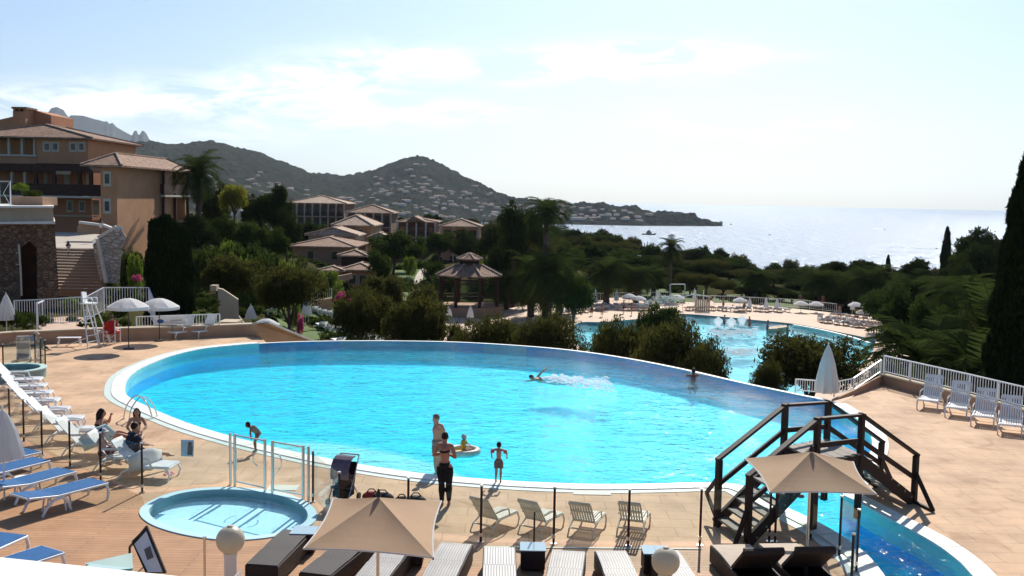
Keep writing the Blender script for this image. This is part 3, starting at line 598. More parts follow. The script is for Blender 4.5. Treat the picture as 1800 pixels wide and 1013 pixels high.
def plant(key, name, label, cat, px, py_top, Y, wpx, group=None, base=None, rot=None, thick=None, bpy_=None, x=None):
    """a tree whose top shows at (px, py_top) when it stands Y metres ahead, wpx wide"""
    cm_, tm, ph, pw = PROTO[key]; top = D(px, py_top, Y); X = top.x if x is None else x
    zb = gz(X, Y) if base is None else base
    if bpy_ is not None: zb = D(px, bpy_, Y).z
    h = max(.6, top.z-zb); w = wpx/1800*Y; r = random.random()*6.28 if rot is None else rot
    o = thing(name, label, cat, (X, Y, zb), r, group); sx_ = w/pw; sz = h/ph
    for nm, me in (('crown', cm_), ('trunk', tm)):
        c = bpy.data.objects.new(nm, me); COL.objects.link(c); c.parent = o; c.scale = (sx_, sx_*(thick or 1), sz)
    _tc[0] += 1
    return o
random.seed(11)
def PL(L_):
    for a in L_: plant(*a[:-1], **a[-1]) if isinstance(a[-1], dict) else plant(*a)
OG = 'olive trees beyond the infinity edge'
PL([
 ('cypwide','cypress_clump','broad black green cypress clump behind the low railing','tree',297,374,58,98,{'rot':0.1}),
 ('cypgiant','giant_cypress','enormous dark cypress filling the right edge of the view','tree',1822,236,44,170),
 ('cypgiant','giant_cypress','second dark cypress merging behind the giant one at the right edge','tree',1776,395,60,90),
 ('palm0','palm_tree','tall feathery palm rising over the hotel wing','tree',348,262,118,100),
 ('yellow','yellow_crowned_tree','slim tree with yellow green crown beside the hotel palm','tree',411,322,126,62),
 ('dark0','garden_tree','round dark tree between the hotel palm and the yellow crowned tree','tree',378,315,132,66),
 ('dark1','garden_tree','low dark tree at the foot of the hotel palm','tree',345,375,112,80),
 ('dark2','garden_tree','dark tree right behind the yellow crowned tree','tree',445,338,140,64),
 ('pine0','garden_tree','dark tree with ragged flat top left of the pointed conifer','tree',462,340,128,60),
 ('dark1','pointed_conifer','tall pointed dark conifer left of the long apartment block','tree',492,322,130,50),
 ('dark0','pointed_conifer','second dark conifer leaning on the left end of the long apartment block','tree',505,362,126,52),
 ('broad0','garden_tree','dense tree below the yellow crown','tree',392,372,116,70),
 ('broad1','garden_tree','dense dark tree in front of the tall conifers','tree',440,385,118,70),
 ('broad2','garden_tree','shaded tree left of the restaurant roof','tree',485,395,120,64),
 ('olive0','olive_tree','grey green olive just right of the cypress clump','tree',400,443,72,120,OG),
 ('olive1','olive_tree','large twin stemmed olive above the lawn sunbeds','tree',508,456,66,150,OG),
 ('olive2','olive_tree','spreading olive to the right of the pink flowers','tree',640,500,64,125,OG),
 ('olive0','olive_tree','wide multi stemmed olive left of the gazebo base','tree',735,512,60,140,OG),
 ('olive1','olive_tree','smaller olive behind the two front olives','tree',672,474,96,96,OG),
 ('olive2','olive_tree','olive in front of the left side of the gazebo','tree',742,492,92,72,OG),
 ('olive1','olive_tree','small olive directly below the gazebo','tree',803,556,58,52,OG),
 ('blob0','olive_bush','broad olive bush at the rim right below the gazebo','bush',868,540,55,140,{'base':-3.6}),
 ('blob1','olive_bush','broad olive bush at the rim right of the gazebo','bush',962,542,54,165,{'base':-3.8}),
 ('blob1','olive_bush','tall olive bush hiding the middle of the lower pool, left half','bush',1100,552,50,170,{'base':-4}),
 ('blob1','olive_bush','tall olive bush hiding the middle of the lower pool, right half','bush',1178,548,48,180,{'base':-4}),
 ('blob1','olive_bush','rounded olive bush at the right end of the hiding group','bush',1238,585,46,130,{'base':-4}),
 ('olive2','olive_tree','olive behind the closed white parasol on the right','tree',1432,580,56,215,{'base':-5.5}),
 ('blob1','olive_bush','small olive left of the closed white parasol','bush',1350,625,53,80,{'base':-5.2}),
 ('broad1','oleander_bush','dark oleander at the near edge of the lower pool','bush',1170,530,92,72),
 ('bush2','oleander_bush','olive green bush at the left end of the lower pool','bush',1060,560,86,60),
 ('bright','x','x','x',0,0,0,0) ][:-1])
# big palms and middle trees
PL([
 ('palm2','palm_tree','tall slender palm with small crown above the middle trees','tree',962,346,118,104),
 ('palm1','date_palm','full date palm standing in front of the slender palm trunk','tree',966,432,112,110),
 ('broad1','garden_tree','leafy tree at the foot of the slender palm','tree',1010,478,112,80),
 ('palm1','date_palm','date palm on the slope above the hedge','tree',1330,470,152,80),
 ('palm1','date_palm','date palm on the slope above the right parasols','tree',1490,476,152,84),
 ('palm1','date_palm','date palm at the left of the goal frame','tree',1150,466,152,76),
 ('dark2','pointed_conifer','black bushy conifer standing against the bay','tree',905,346,135,80),
 ('pine1','garden_tree','dark tree between the black conifer and the slender palm','tree',935,362,140,50),
 ('palm1','date_palm','thick date palm behind the left parasols of the lower pool','tree',1068,448,140,100),
 ('palm1','date_palm','date palm leaning over the lower pool terrace, left of the tall one','tree',1120,462,142,90),
 ('palm1','date_palm','date palm right of the gazebo','tree',935,440,122,110),
 ('palm1','date_palm','bushy date palm between the gazebo and the lower terrace','tree',985,440,126,110),
 ('palm0','palm_tree','tall dark palm above the goal frame','tree',1181,412,150,54),
 ('palm1','date_palm','low date palm behind the gazebo','tree',892,470,130,90),
 ('palm1','date_palm','date palm behind the right group of parasols','tree',1530,462,140,110),
 ('palm1','date_palm','date palm left of the right group of parasols','tree',1445,470,146,96),
 ('palm1','date_palm','date palm in the shade right of the parasols','tree',1610,474,118,130),
 ('palm0','date_palm','date palm with arching fronds in front of the umbrella pines','tree',1690,476,96,150),
 ('palmbig','date_palm','large date palm with long drooping fronds beside the right parapet','tree',1640,560,66,280),
 ('palmbig','date_palm','second large palm close behind the right railing','tree',1730,560,58,260),
 ('palmbig','date_palm','large shaded palm beneath the giant cypress','tree',1755,480,74,230),
 ('cyp1','cypress','slim dark cypress standing out against the open sea','tree',1666,396,150,34),
 ('cyp0','cypress','small cypress on the skyline left of the tall one','tree',1562,447,170,20),
 ('pine0','umbrella_pine','big umbrella pine left of the giant cypress','tree',1728,396,130,100),
 ('pine1','umbrella_pine','small ragged pine right of the small skyline cypress','tree',1612,450,150,60),
 ('pine2','umbrella_pine','round headed pine on the skyline above the right parasols','tree',1520,456,165,72),
 ('pine2','umbrella_pine','broad low pine on the skyline left of the round headed one','tree',1470,458,170,60),
 ('pine0','umbrella_pine','pine in front of the umbrella pine, lower','tree',1690,440,140,60),
 ('dark1','dense_tree','dense tree filling the space under the umbrella pine','tree',1725,425,126,100),
 ('dark2','dense_tree','dense tree between the slim cypress and the umbrella pine','tree',1690,452,122,70),
 ('broad0','garden_tree','tree half covering the long apartment block','tree',560,392,180,50),
 ('broad1','garden_tree','tree in front of the ochre house, left','tree',775,405,165,56),
 ('broad2','garden_tree','tree before the gabled building columns','tree',735,412,168,44),
 ('dark0','garden_tree','dark tree right beside the restaurant roof','tree',512,404,150,46),
 ('broad0','garden_tree','leafy tree right of the dark pavilion','tree',668,436,126,50),
])
PL([
 ('broad0','garden_tree','leafy tree between the village roofs and the gazebo','tree',692,400,140,86),
 ('broad2','garden_tree','leafy tree below the gabled building','tree',668,420,136,50),
 ('dark0','garden_tree','dark tree in front of the ochre house','tree',815,400,170,76),
 ('dark1','garden_tree','dark tree left of the black conifer','tree',868,395,150,66),
 ('dark2','garden_tree','dark tree behind the gazebo','tree',880,420,138,70),
 ('pine2','garden_tree','dark tree top just behind the gabled building','tree',760,375,225,46),
 ('broad1','garden_tree','shaded tree beside the lawn path','tree',720,425,150,50),
 ('dark2','garden_tree','dark tree in front of the long apartment block','tree',545,385,170,60),
 ('dark1','garden_tree','dark tree right of the pale roofed house','tree',640,405,175,50),
 ('broad2','garden_tree','bushy tree right of the black conifer','tree',1000,420,160,66),
])
r_ = random.Random(5)
# clipped bushes of the hotel garden
for i, (x, y, Y, w, k, lb) in enumerate([(372,432,104,60,'bush0','clipped dark bush beside the cypress clump'),(405,418,108,60,'bush1','sunlit clipped bush below the yellow crowned tree'),(440,418,100,80,'bush0','big leafy bush in the middle of the hotel garden'),
   (470,436,96,80,'bush0','big leafy bush left of the restaurant'),(500,452,92,60,'bush1','sunlit bush just above the large olive'),(425,446,92,50,'bush1','sunlit bush between two dark ones'),(455,470,84,60,'bush0','dark bush behind the two olives'),
   (532,470,90,44,'bush1','bright bush under the restaurant wall'),(350,430,96,40,'bush0','bush squeezed against the cypress clump'),(575,470,112,60,'bush1','yellowish bush beside the small shed'),(765,455,140,44,'bush0','clipped hedge block beside the lawn path'),
   (790,468,136,60,'bush0','low hedge in front of the lawn behind the gazebo'),(720,448,142,30,'bush1','small bright bush at the turn of the lawn path'),(845,452,140,40,'bush1','bright bush right behind the gazebo roof'),(900,455,142,60,'bush1','bright bush between the gazebo and the date palms'),
   (605,512,104,40,'pinkbush','pink flowering bush beside the long tan wall'),(560,506,100,40,'bush0','dark bush left of the pink flowers'),(528,548,72,16,'pinkbush','red flowering shrub under the large olive'),(240,486,66,22,'pinkbush','magenta bougainvillea right of the rubble wall'),
   (236,440,72,34,'bush1','bright green climber above the magenta bougainvillea'),(225,425,80,30,'bush0','dark climber behind the rubble wall'),(40,545,50,60,'bush0','dark shrub in the left corner of the planter'),(72,560,48.5,26,'bush0','shrub beside the tall white pole'),
   (128,520,60,44,'bush1','sunlit shrub at the foot of the staircase'),(20,548,47.5,50,'bush0','dark shrub behind the closed parasol in the corner'),(368,552,52,30,'bush1','sunlit shrub behind the right deck lounger'),(365,520,56,44,'bush0','dark round shrub right of the cypress clump'),
   (345,556,50.6,20,'bush1','small bright shrub between the two deck loungers'),(218,565,50.6,26,'bush0','shrub under the white parasols on the planter'),(60,332,64,40,'bush0','round dark shrub in the tower planter'),(38,320,66,30,'bush1','bright shrub in the tower planter'),(190,392,90,30,'bush0','black shrub behind the curved parapet'),
   (405,560,56,30,'bush2','grey shrub at the foot of the sloping cream wall'),(520,530,78,24,'bush1','green shrub between the olive stems'),(565,580,70,18,'fern','spiky plant beside the lawn sunbeds'),(590,560,66,30,'palm1','young palm in front of the spreading olive')]):
    plant(k, {'pinkbush': 'flowering_bush', 'fern': 'spiky_plant', 'palm1': 'young_palm'}.get(k, 'garden_bush'), lb, 'bush', x, y, Y, w, base=(D(x, y+ w*.55, Y).z if (Y < 70) else None))
ORD = 'first second third fourth fifth sixth seventh eighth ninth tenth eleventh twelfth thirteenth fourteenth fifteenth sixteenth seventeenth eighteenth nineteenth twentieth'.split()
_ord = {}
def nth(s_):                               # trees of a row are told apart by their order
    _ord[s_] = _ord.get(s_, 0)+1; i = _ord[s_]-1
    return (ORD[i] if i < 20 else 'twenty-'+ORD[i-20])+' '+s_+' from the left'
# trees of the slope between the lower pool and the sea
GRP = 'trees on the slope between the lower pool and the sea'
sky_pts = [(985,392),(1010,396),(1030,402),(1060,402),(1085,412),(1110,416),(1150,428),(1200,440),(1215,432),(1240,424),(1265,434),(1300,444),(1330,462),(1360,458),(1390,456),(1420,460),(1450,462),(1490,460),(1540,462),(1590,466),(1640,462),(1700,452),(1760,440)]
kinds = ['dark0','dark1','olive2','pine0','pine1','olive0','broad0','broad1','olive1']
nm = {'olive': 'olive_tree', 'dark': 'dense_tree', 'pine': 'pine_tree', 'broad': 'leafy_tree'}
wd_ = {'olive': 'grey green olive', 'dark': 'dense dark tree', 'pine': 'round topped pine', 'broad': 'leafy green tree'}
for i, (x, y) in enumerate(sky_pts):
    k = kinds[(i*4) % 9]; plant(k, nm[k[:-1]], nth(wd_[k[:-1]]+' on the skyline of the slope against the water'), 'tree', x+r_.uniform(-4, 4), y+r_.uniform(-3, 5), r_.uniform(225, 270), r_.uniform(34, 52), GRP)
for row, (Y, y0, n, x0, x1) in enumerate([(225, 8, 34, 900, 1800), (200, 20, 34, 930, 1790), (180, 32, 32, 960, 1790), (155, 50, 24, 1100, 1780)]):
    for i in range(n):
        x = x0+(x1-x0)*(i+r_.random()*.7)/n; ys_ = np.interp(x, [p[0] for p in sky_pts], [p[1] for p in sky_pts])
        if row == 3 and 1130 < x < 1200: continue
        k = kinds[r_.randrange(9)]
        plant(k, nm[k[:-1]], nth(wd_[k[:-1]]+' '+('high up on the slope', 'in the middle of the slope', 'low on the slope', 'at the foot of the slope')[row]), 'tree', x, ys_+y0+r_.uniform(-6, 8), Y+r_.uniform(-8, 8), r_.uniform(52, 90), GRP)
for i in range(7): plant('cyp0', 'cypress', nth('small dark cypress in the row on the headland slope'), 'tree', 1031+i*6.5, 408+i*.8, 240, 5.5, 'row of small cypresses on the headland slope')
for i in range(6): plant('cyp0', 'cypress', nth('tiny pointed cypress against the bay water'), 'tree', 1128+i*5, 424+abs(i-2)*2, 245, 4, 'tiny cypresses against the bay water')
for i in range(16):
    x = 470+i*26+r_.uniform(-8, 8); k = kinds[r_.randrange(9)]
    plant(k, nm[k[:-1]], nth(wd_[k[:-1]]+' behind the village roofs'), 'tree', x, 376+ (i > 9)*8+r_.uniform(-4, 6), 255+r_.uniform(-12, 12), r_.uniform(36, 54), 'trees behind the village roofs')
for i in range(12):
    x = 640+i*24+r_.uniform(-6, 6); k = kinds[r_.randrange(9)]
    plant(k, nm[k[:-1]], nth(wd_[k[:-1]]+' on the valley floor beyond the village'), 'tree', x, 383+r_.uniform(-3, 4), 330+r_.uniform(-12, 12), r_.uniform(24, 40), 'trees on the valley floor')
for i in range(10):
    x = 1560+i*24; plant(('broad0','dark1','broad2')[i % 3], 'shade_tree', nth('shaded tree in the dark thicket right of the lower pool'), 'tree', x, 500+r_.uniform(-10, 20), r_.uniform(84, 120), r_.uniform(70, 100), 'trees of the dark thicket right of the lower pool')
for i in range(9):
    x = 1560+i*30; plant(('bush0','bush2','bush0')[i % 3], 'thicket_bush', nth('dark bush just beyond the right parapet'), 'bush', x, 625+i*7+r_.uniform(-8, 8), 46-i*.6, 90, 'bushes beyond the right parapet', base=-4.5)
for i in range(12):
    x = 640+i*46; plant(('blob0','blob1')[i % 2], 'rim_bush', nth('low bush just below the infinity edge'), 'bush', x, 612+max(0, x-850)*.11+r_.uniform(-4, 4)-10, 54-i*.7, 62, 'low bushes below the infinity edge', base=-4.2)
# lawns
def patch(name, pts, z=None, lift=.08, m=M['grass']):
    P = [Vector(p) for p in pts]; b = MB(); c = sum(P, Vector())/len(P)
    xs_ = [p.x for p in P]; ys_ = [p.y for p in P]
    from mathutils.geometry import intersect_point_quad_2d
    loop = catmull(P, 6); V = [(c.x, c.y, gz(c.x, c.y)+lift)]; R_ = [0]
    for f in (.33, .66, 1.0):
        for q in loop: v = c.lerp(q, f); V.append((v.x, v.y, gz(v.x, v.y)+lift))
    n = len(loop); F = [(0, 1+i, 1+(i+1) % n) for i in range(n)]
    for k in range(2): F += [(1+k*n+i, 1+(k+1)*n+i, 1+(k+1)*n+(i+1) % n, 1+k*n+(i+1) % n) for i in range(n)]
    o = b.add(V, F).build(name, m); return tag(o, kind='structure')
patch('lawn', [D(x, y, Y) for x, y, Y in [(480,560,100),(540,560,104),(600,570,96),(640,580,82),(610,600,68),(540,600,64),(480,590,74)]], lift=.12)
patch('lawn', [D(x, y, Y) for x, y, Y in [(700,470,128),(760,470,132),(800,450,160),(700,440,165)]], lift=.12)
patch('lawn', [D(x, y, Y) for x, y, Y in [(1120,500,142),(1220,500,142),(1210,480,160),(1120,480,160)]], lift=.25)
patch('lawn', [D(x, y, Y) for x, y, Y in [(1270,500,142),(1460,500,142),(1440,480,156),(1280,480,156)]], lift=.25)
patch('garden_path', [D(x, y, Y) for x, y, Y in [(728,470,138),(740,470,138),(750,450,156),(742,450,156)]], lift=.2, m=M['stone_path'])
patch('garden_path', [D(x, y, Y) for x, y, Y in [(75,560,53),(180,560,53),(255,560,52),(255,540,60),(170,540,64),(85,540,62)]], lift=.06, m=mat('pink_path', (.50,.36,.27), .9, (.44,.32,.24), 1))

# scrub that covers the slopes: one uncountable mass
def scrub(name, boxes, n, size, leaf, seed, label, per=46):
    r = np.random.default_rng(seed); C = []
    for (x0, x1, y0, y1, w) in boxes:
        m = int(n*w); C.append(np.stack([r.uniform(x0, x1, m), r.uniform(y0, y1, m)], -1))
    C = np.concatenate(C); z = zland(C[:, 0], C[:, 1]); ok = (((C[:, 0]-25)/30)**2+((C[:, 1]-104)/28)**2 > 1); C, z = C[ok], z[ok]
    s = r.uniform(.6, 1.5, len(C))*np.clip(C[:, 1]/150, .6, 2.2)
    P = np.repeat(np.concatenate([C, z[:, None]], 1), per, 0); S_ = np.repeat(s, per)[:, None]; d = r.normal(size=(len(P), 3)); d /= np.linalg.norm(d, axis=1)[:, None]; d[:, 2] = np.abs(d[:, 2])*.8
    P = P+d*S_*(.6+.4*r.random((len(P), 1))); V, F = leaves(P, size, 1.3, r=r); V = V
    me = np_mesh(name, V, F, LM[leaf]); o = bpy.data.objects.new(name, me); COL.objects.link(o); tag(o, label, 'scrub', None, 'stuff')
scrub('hillside_scrub', [(-110, 150, 140, 430, 1.0), (-60, 60, 330, 420, .25)], 1500, .8, 'pine', 5, 'dark evergreen scrub covering the slopes between the garden trees')
scrub('garden_ground_cover', [(-45, -6, 56, 140, .6), (17, 75, 34, 140, .6)], 800, .34, 'broad', 6, 'low leafy ground cover under the garden trees', 60)
# ================================================================== BUILDINGS
def fb(b, x0, x1, y0, y1, Y, d, k=None):   # box whose front stands Y ahead and covers that patch; d = depth away
    a = D(x0, (y0+y1)/2, Y); c = D(x1, (y0+y1)/2, Y); m = (x0+x1)/2
    return b.box(a.x, c.x, Y, Y+d, D(m, y1, Y).z, D(m, y0, Y).z, k)
def hip(b, X0, X1, Y0, Y1, z, rise, ov=.5, k=None, inset=None, th=.18):
    X0 -= ov; X1 += ov; Y0 -= ov; Y1 += ov; w = X1-X0; d = Y1-Y0
    i = min(w, d)/2 if inset is None else inset
    if w >= d: r0, r1 = (X0+i, (Y0+Y1)/2, z+rise), (X1-i, (Y0+Y1)/2, z+rise)
    else: r0, r1 = ((X0+X1)/2, Y0+i, z+rise), ((X0+X1)/2, Y1-i, z+rise)
    v = [(X0,Y0,z),(X1,Y0,z),(X1,Y1,z),(X0,Y1,z),r0,r1,(X0,Y0,z-th),(X1,Y0,z-th),(X1,Y1,z-th),(X0,Y1,z-th)]
    f = [(0,1,5,4),(1,2,5),(2,3,4,5),(3,0,4)] if w >= d else [(0,1,4),(1,2,5,4),(2,3,5),(3,0,4,5)]
    return b.add(v, f+[(6,9,8,7),(0,6,7,1),(1,7,8,2),(2,8,9,3),(3,9,6,0)], k)
def hip_lines(b, X0, X1, Y0, Y1, z, rise, ov=.5, inset=None, w_=.2):
    X0 -= ov; X1 += ov; Y0 -= ov; Y1 += ov; w = X1-X0; d = Y1-Y0; i = min(w, d)/2 if inset is None else inset; e = .07
    if w >= d: r0, r1 = (X0+i, (Y0+Y1)/2, z+rise+e), (X1-i, (Y0+Y1)/2, z+rise+e); pr = [((X0,Y0,z+e), r0), ((X0,Y1,z+e), r0), ((X1,Y0,z+e), r1), ((X1,Y1,z+e), r1)]
    else: r0, r1 = ((X0+X1)/2, Y0+i, z+rise+e), ((X0+X1)/2, Y1-i, z+rise+e); pr = [((X0,Y0,z+e), r0), ((X1,Y0,z+e), r0), ((X0,Y1,z+e), r1), ((X1,Y1,z+e), r1)]
    for a, c in pr+[(r0, r1)]:
        if (Vector(a)-Vector(c)).length > .3: b.beam(a, c, w_, .12)
    b.beam((X0, Y0-.06, z-.12), (X1, Y0-.06, z-.12), .1, .1)
def one(name, label, cat, fn, m, parent=None, world=True, smooth=False, group=None, loc=None, kind=None):
    b = MB(); fn(b); o = b.build(name, m, parent, smooth, loc=loc, world=world)
    if label: tag(o, label, cat, group, kind)
    return o
def part(name, parent, m, fn, smooth=False, label=None):
    b = MB(); fn(b); o = b.build(name, m, parent, smooth, world=True)
    if label: o['label'] = label
    return o
def window(parent, x0, x1, y0, y1, Y, frame=M['cream'], fr=.16, sub=True, mull=1):
    w = part('window', parent, frame, lambda b: fb(b, x0, x1, y0, y1, Y-.06, .05))
    a = D(x0, (y0+y1)/2, Y-.09); c = D(x1, (y0+y1)/2, Y-.09); zt = D(x0, y0, Y-.09).z; zb = D(x0, y1, Y-.09).z
    def f(b):
        iw = (c.x-a.x)*fr; n = mull+1; s = (c.x-a.x-iw*(n+1))/n
        for i in range(n): b.box(a.x+iw+i*(s+iw), a.x+iw+i*(s+iw)+s, Y-.12, Y-.07, zb+(zt-zb)*fr*.8, zt-(zt-zb)*fr*.8)
    part('pane', w, M['pane'], f); return w
# ---- hotel
HB = thing('hotel_building', 'large salmon hotel block with tiled hip roofs, loggia and dark balconies', 'building', (-45, 110, 0))
E0 = D(155, 243, 110)
part('upper_wall', HB, M['ochre'], lambda b: (fb(b, 64, 155, 242, 288, 110, 14), fb(b, -60, 64, 272, 288, 110, 14), fb(b, -60, 64, 240, 272, 112.5, 11)))
def upper_roof(b):
    a = D(-60, 243, 110); hip(b, a.x, E0.x, 110, 124, E0.z, D(130, 223, 117).z-E0.z, .7, inset=5.2)
rf = part('roof', HB, M['tile'], upper_roof)
part('ridge_tiles', rf, M['tile_pale'], lambda b: hip_lines(b, D(-60, 243, 110).x, E0.x, 110, 124, E0.z, D(130, 223, 117).z-E0.z, .7, 5.2))
def colm(b):
    for x in (15, 38, 60): fb(b, x-1.8, x+1.8, 243, 272, 110.2, .35)
part('loggia_column', HB, M['cream'], lambda b: fb(b, -10, -6.5, 243, 272, 110.2, .35))
for x in (15, 38, 60): part('loggia_column', HB, M['cream'], lambda b: fb(b, x-2, x+2, 243, 272, 110.2, .35))
part('loggia_sill', HB, M['cream'], lambda b: fb(b, -60, 64, 271, 274.5, 109.8, .6))
for x0, x1 in ((75, 89), (90, 104), (121, 135), (136, 150)): window(HB, x0, x1, 249, 267, 110, mull=0, fr=.26)
tb = part('gable_block', HB, M['salmon'], lambda b: b.add(*(lambda a, c, zb, ze, zp: ([(a,118,zb),(c,118,zb),(c,118,ze),((a+c)/2-.6,118,zp),(a,118,ze),(a,124,zb),(c,124,zb),(c,124,ze),((a+c)/2-.6,124,zp),(a,124,ze)],
      [(0,1,2,3,4),(9,8,7,6,5),(1,6,7,2),(2,7,8,3),(3,8,9,4),(4,9,5,0)]))(D(44,220,118).x, D(90,220,118).x, D(60,246,118).z, D(60,202,118).z, D(66,193,118).z)))
part('side_block', HB, M['ochre'], lambda b: b.add([(D(-60,220,117).x,117,D(0,246,117).z),(D(30,220,117).x,117,D(0,246,117).z),(D(30,220,117).x,117,D(0,203,117).z),(D(-60,220,117).x,117,D(0,225,117).z),
      (D(-60,220,117).x,123,D(0,246,117).z),(D(30,220,117).x,123,D(0,246,117).z),(D(30,220,117).x,123,D(0,203,117).z),(D(-60,220,117).x,123,D(0,225,117).z)],[(0,1,2,3),(7,6,5,4),(3,2,6,7),(1,5,6,2),(0,3,7,4)]))
ch = part('chimney', HB, M['ochre'], lambda b: (fb(b, 23, 45, 196, 246, 116, 2.2), fb(b, 23, 26.5, 191, 197, 116, 2.2), fb(b, 33, 35, 191, 197, 116, 2.2), fb(b, 41, 45, 191, 197, 116, 2.2)))
part('chimney_cap', ch, M['tile'], lambda b: fb(b, 20, 47, 188, 191.5, 115.8, 2.6))
part('drain_pipe', HB, M['dark_metal'], lambda b: b.tube([(WE.x-.3, 104.85, WE.z-.2), (WE.x-.3, 104.85, 0)], .07, 6)) if False else None
part('awning', HB, mat('faded_awning', (.40,.30,.20), .9, (.34,.25,.17), 3), lambda b: fb(b, 98, 124, 301, 307, 107.5, .12))
# floors below the upper block
part('overhang_band', HB, M['shade_wood'], lambda b: fb(b, -60, 158, 288, 301, 107.6, 3.2))  # dark band along the underside of the upper block
part('lower_wall', HB, M['salmon'], lambda b: fb(b, -60, 162, 290, 470, 110.6, 13))
for x0, x1 in ((66, 83), (95, 122), (142, 156)): part('shutter', HB, M['cream_plaster'], lambda b: fb(b, x0+(x1-x0)*.65, x1, 303, 325, 110.5, .05))
for x in (20, 43): part('loggia_column', HB, M['cream'], lambda b: fb(b, x-2, x+2, 302, 326, 108.5, .35))
for x in (62, 94, 139, 159): part('balcony_post', HB, M['shade_wood'], lambda b: fb(b, x-2.6, x+2.6, 298, 346, 107.5, .4))
part('balustrade', HB, M['shade_wood'], lambda b: fb(b, -60, 178, 323, 343, 107.4, .1))
part('balcony_slab', HB, M['cream'], lambda b: fb(b, -60, 178, 343.5, 347, 107.2, 3.4))
for x0, x1 in ((117, 128), (138, 150)): window(HB, x0, x1, 352, 373, 110.6, mull=0, fr=.2)
part('door', HB, M['cream_plaster'], lambda b: fb(b, 162, 174, 352, 378, 110.5, .05)); part('string_course', HB, M['cream'], lambda b: fb(b, 96, 170, 379, 381, 110.4, .2))
# wing
WE = D(205, 291, 105)
def wing(b):
    a = D(178, 400, 105); b.box(a.x, WE.x, 105, 122, -1.5, WE.z)
part('wing_wall', HB, M['ochre'], wing)
def wroof(b):
    a = D(158, 292, 105); c = D(325, 297, 127.5); hip(b, a.x, WE.x+.1, 105, 127, WE.z, D(225, 273, 113).z-WE.z, .7, inset=4)
rf = part('wing_roof', HB, M['tile'], wroof)
part('ridge_tiles', rf, M['tile_pale'], lambda b: hip_lines(b, D(158, 292, 105).x, WE.x+.1, 105, 127, WE.z, D(225, 273, 113).z-WE.z, .7, 4))
for y0, y1 in ((301, 328), (349, 376)): window(HB, 181, 195, y0, y1, 105, mull=0, fr=.24)
# the balconies on the seaward side of the wing
Xs = WE.x
part('balcony_end_wall', HB, M['ochre'], lambda b: (b.box(Xs-3, Xs-1.6, 122, 127, -1.5, WE.z-.1), b.box(Xs-1.6, Xs, 126.6, 127, -1.5, WE.z-.1)))
for z0 in (3.4, 6.6): part('balcony_slab', HB, M['cream'], lambda b: b.box(Xs-2, Xs+.5, 118, 127.3, z0-.1, z0+.15))
part('balustrade', HB, M['shade_wood'], lambda b: (b.box(Xs+.3, Xs+.42, 118, 127.2, 6.9, 8.0), b.box(Xs-1.6, Xs+.3, 117.9, 118, 6.9, 8.0)))
for y in (118.2, 122.3, 127): part('balcony_post', HB, M['shade_wood'], lambda b: b.box(Xs+.1, Xs+.4, y-.15, y+.15, -1, WE.z))
M['shade_wall'] = mat('shaded_salmon_render', (.22,.115,.075), .9, (.18,.095,.06), .5)  # salmon render darkened, shade of the village walls is in the colour
# ---- village houses
def block(name, label, x0, x1, ye, yt, yb, Y, d, wm, rm, ridge=None, cat='building', loc=None, ov=.5, floors=None, bays=0, cols=None, inset=None):
    a = D(x0, ye, Y); c = D(x1, ye, Y); zb = min(D(x0, yb, Y).z, gz((a.x+c.x)/2, Y))-.8
    T = thing(name, label, cat, ((a.x+c.x)/2, Y, zb)); ze = D((x0+x1)/2, ye, Y).z
    part('wall', T, wm, lambda b: b.box(a.x, c.x, Y, Y+d, zb, ze))
    rise = D((x0+x1)/2, yt, Y+d/2).z-ze
    rf = part('roof', T, rm, lambda b: hip(b, a.x, c.x, Y, Y+d, ze, rise, ov, inset=inset)); part('ridge_tiles', rf, M['tile_pale'], lambda b: hip_lines(b, a.x, c.x, Y, Y+d, ze, rise, ov, inset, .26))
    if not floors and name not in ('restaurant_porch',): 
        for u in (.3, .7): wn = part('window', T, M['cream_plaster'], lambda b: b.box(a.x+(c.x-a.x)*u-.55, a.x+(c.x-a.x)*u+.55, Y-.06, Y-.003, ze-1.9, ze-.6)); part('pane', wn, M['pane'], lambda b: b.box(a.x+(c.x-a.x)*u-.42, a.x+(c.x-a.x)*u+.42, Y-.1, Y-.065, ze-1.78, ze-.72))
    if floors:
        fh = 2.9
        for f in range(floors):
            zt = ze-.3-f*fh
            part('balcony_slab', T, M['cream_plaster'], lambda b: b.box(a.x-.1, c.x+.1, Y-1.4, Y-.002, zt-fh+.1, zt-fh+.3))
            part('balustrade', T, M['shade_wood'], lambda b: b.box(a.x, c.x, Y-1.35, Y-1.28, zt-fh+.3, zt-fh+1.2))
            for i in range(bays):
                u = a.x+(c.x-a.x)*(i+.5)/bays; w = (c.x-a.x)/bays*.3
                wn = part('window', T, M['shade_wood'], lambda b: b.box(u-w, u+w, Y-.08, Y-.003, zt-fh+.3, zt-.4)); part('pane', wn, M['pane'], lambda b: b.box(u-w*.8, u+w*.8, Y-.12, Y-.09, zt-fh+.5, zt-.6))
        for i in range(bays+1):
            u = a.x+(c.x-a.x)*i/bays; part('column', T, cols or M['cream_plaster'], lambda b: b.box(u-.16, u+.16, Y-1.4, Y-1.1, zb, ze-.05))
    return T
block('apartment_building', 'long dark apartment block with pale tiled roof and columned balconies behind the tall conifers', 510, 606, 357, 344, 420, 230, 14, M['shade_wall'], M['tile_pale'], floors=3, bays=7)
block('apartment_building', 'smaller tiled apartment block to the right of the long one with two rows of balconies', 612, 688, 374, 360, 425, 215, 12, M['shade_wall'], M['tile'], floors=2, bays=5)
B = block('gabled_building', 'three storey balcony building with a low front gable and white columns', 700, 766, 390, 383, 436, 200, 12, M['shade_wall'], M['tile'], floors=3, bays=4, cols=M['cream'])
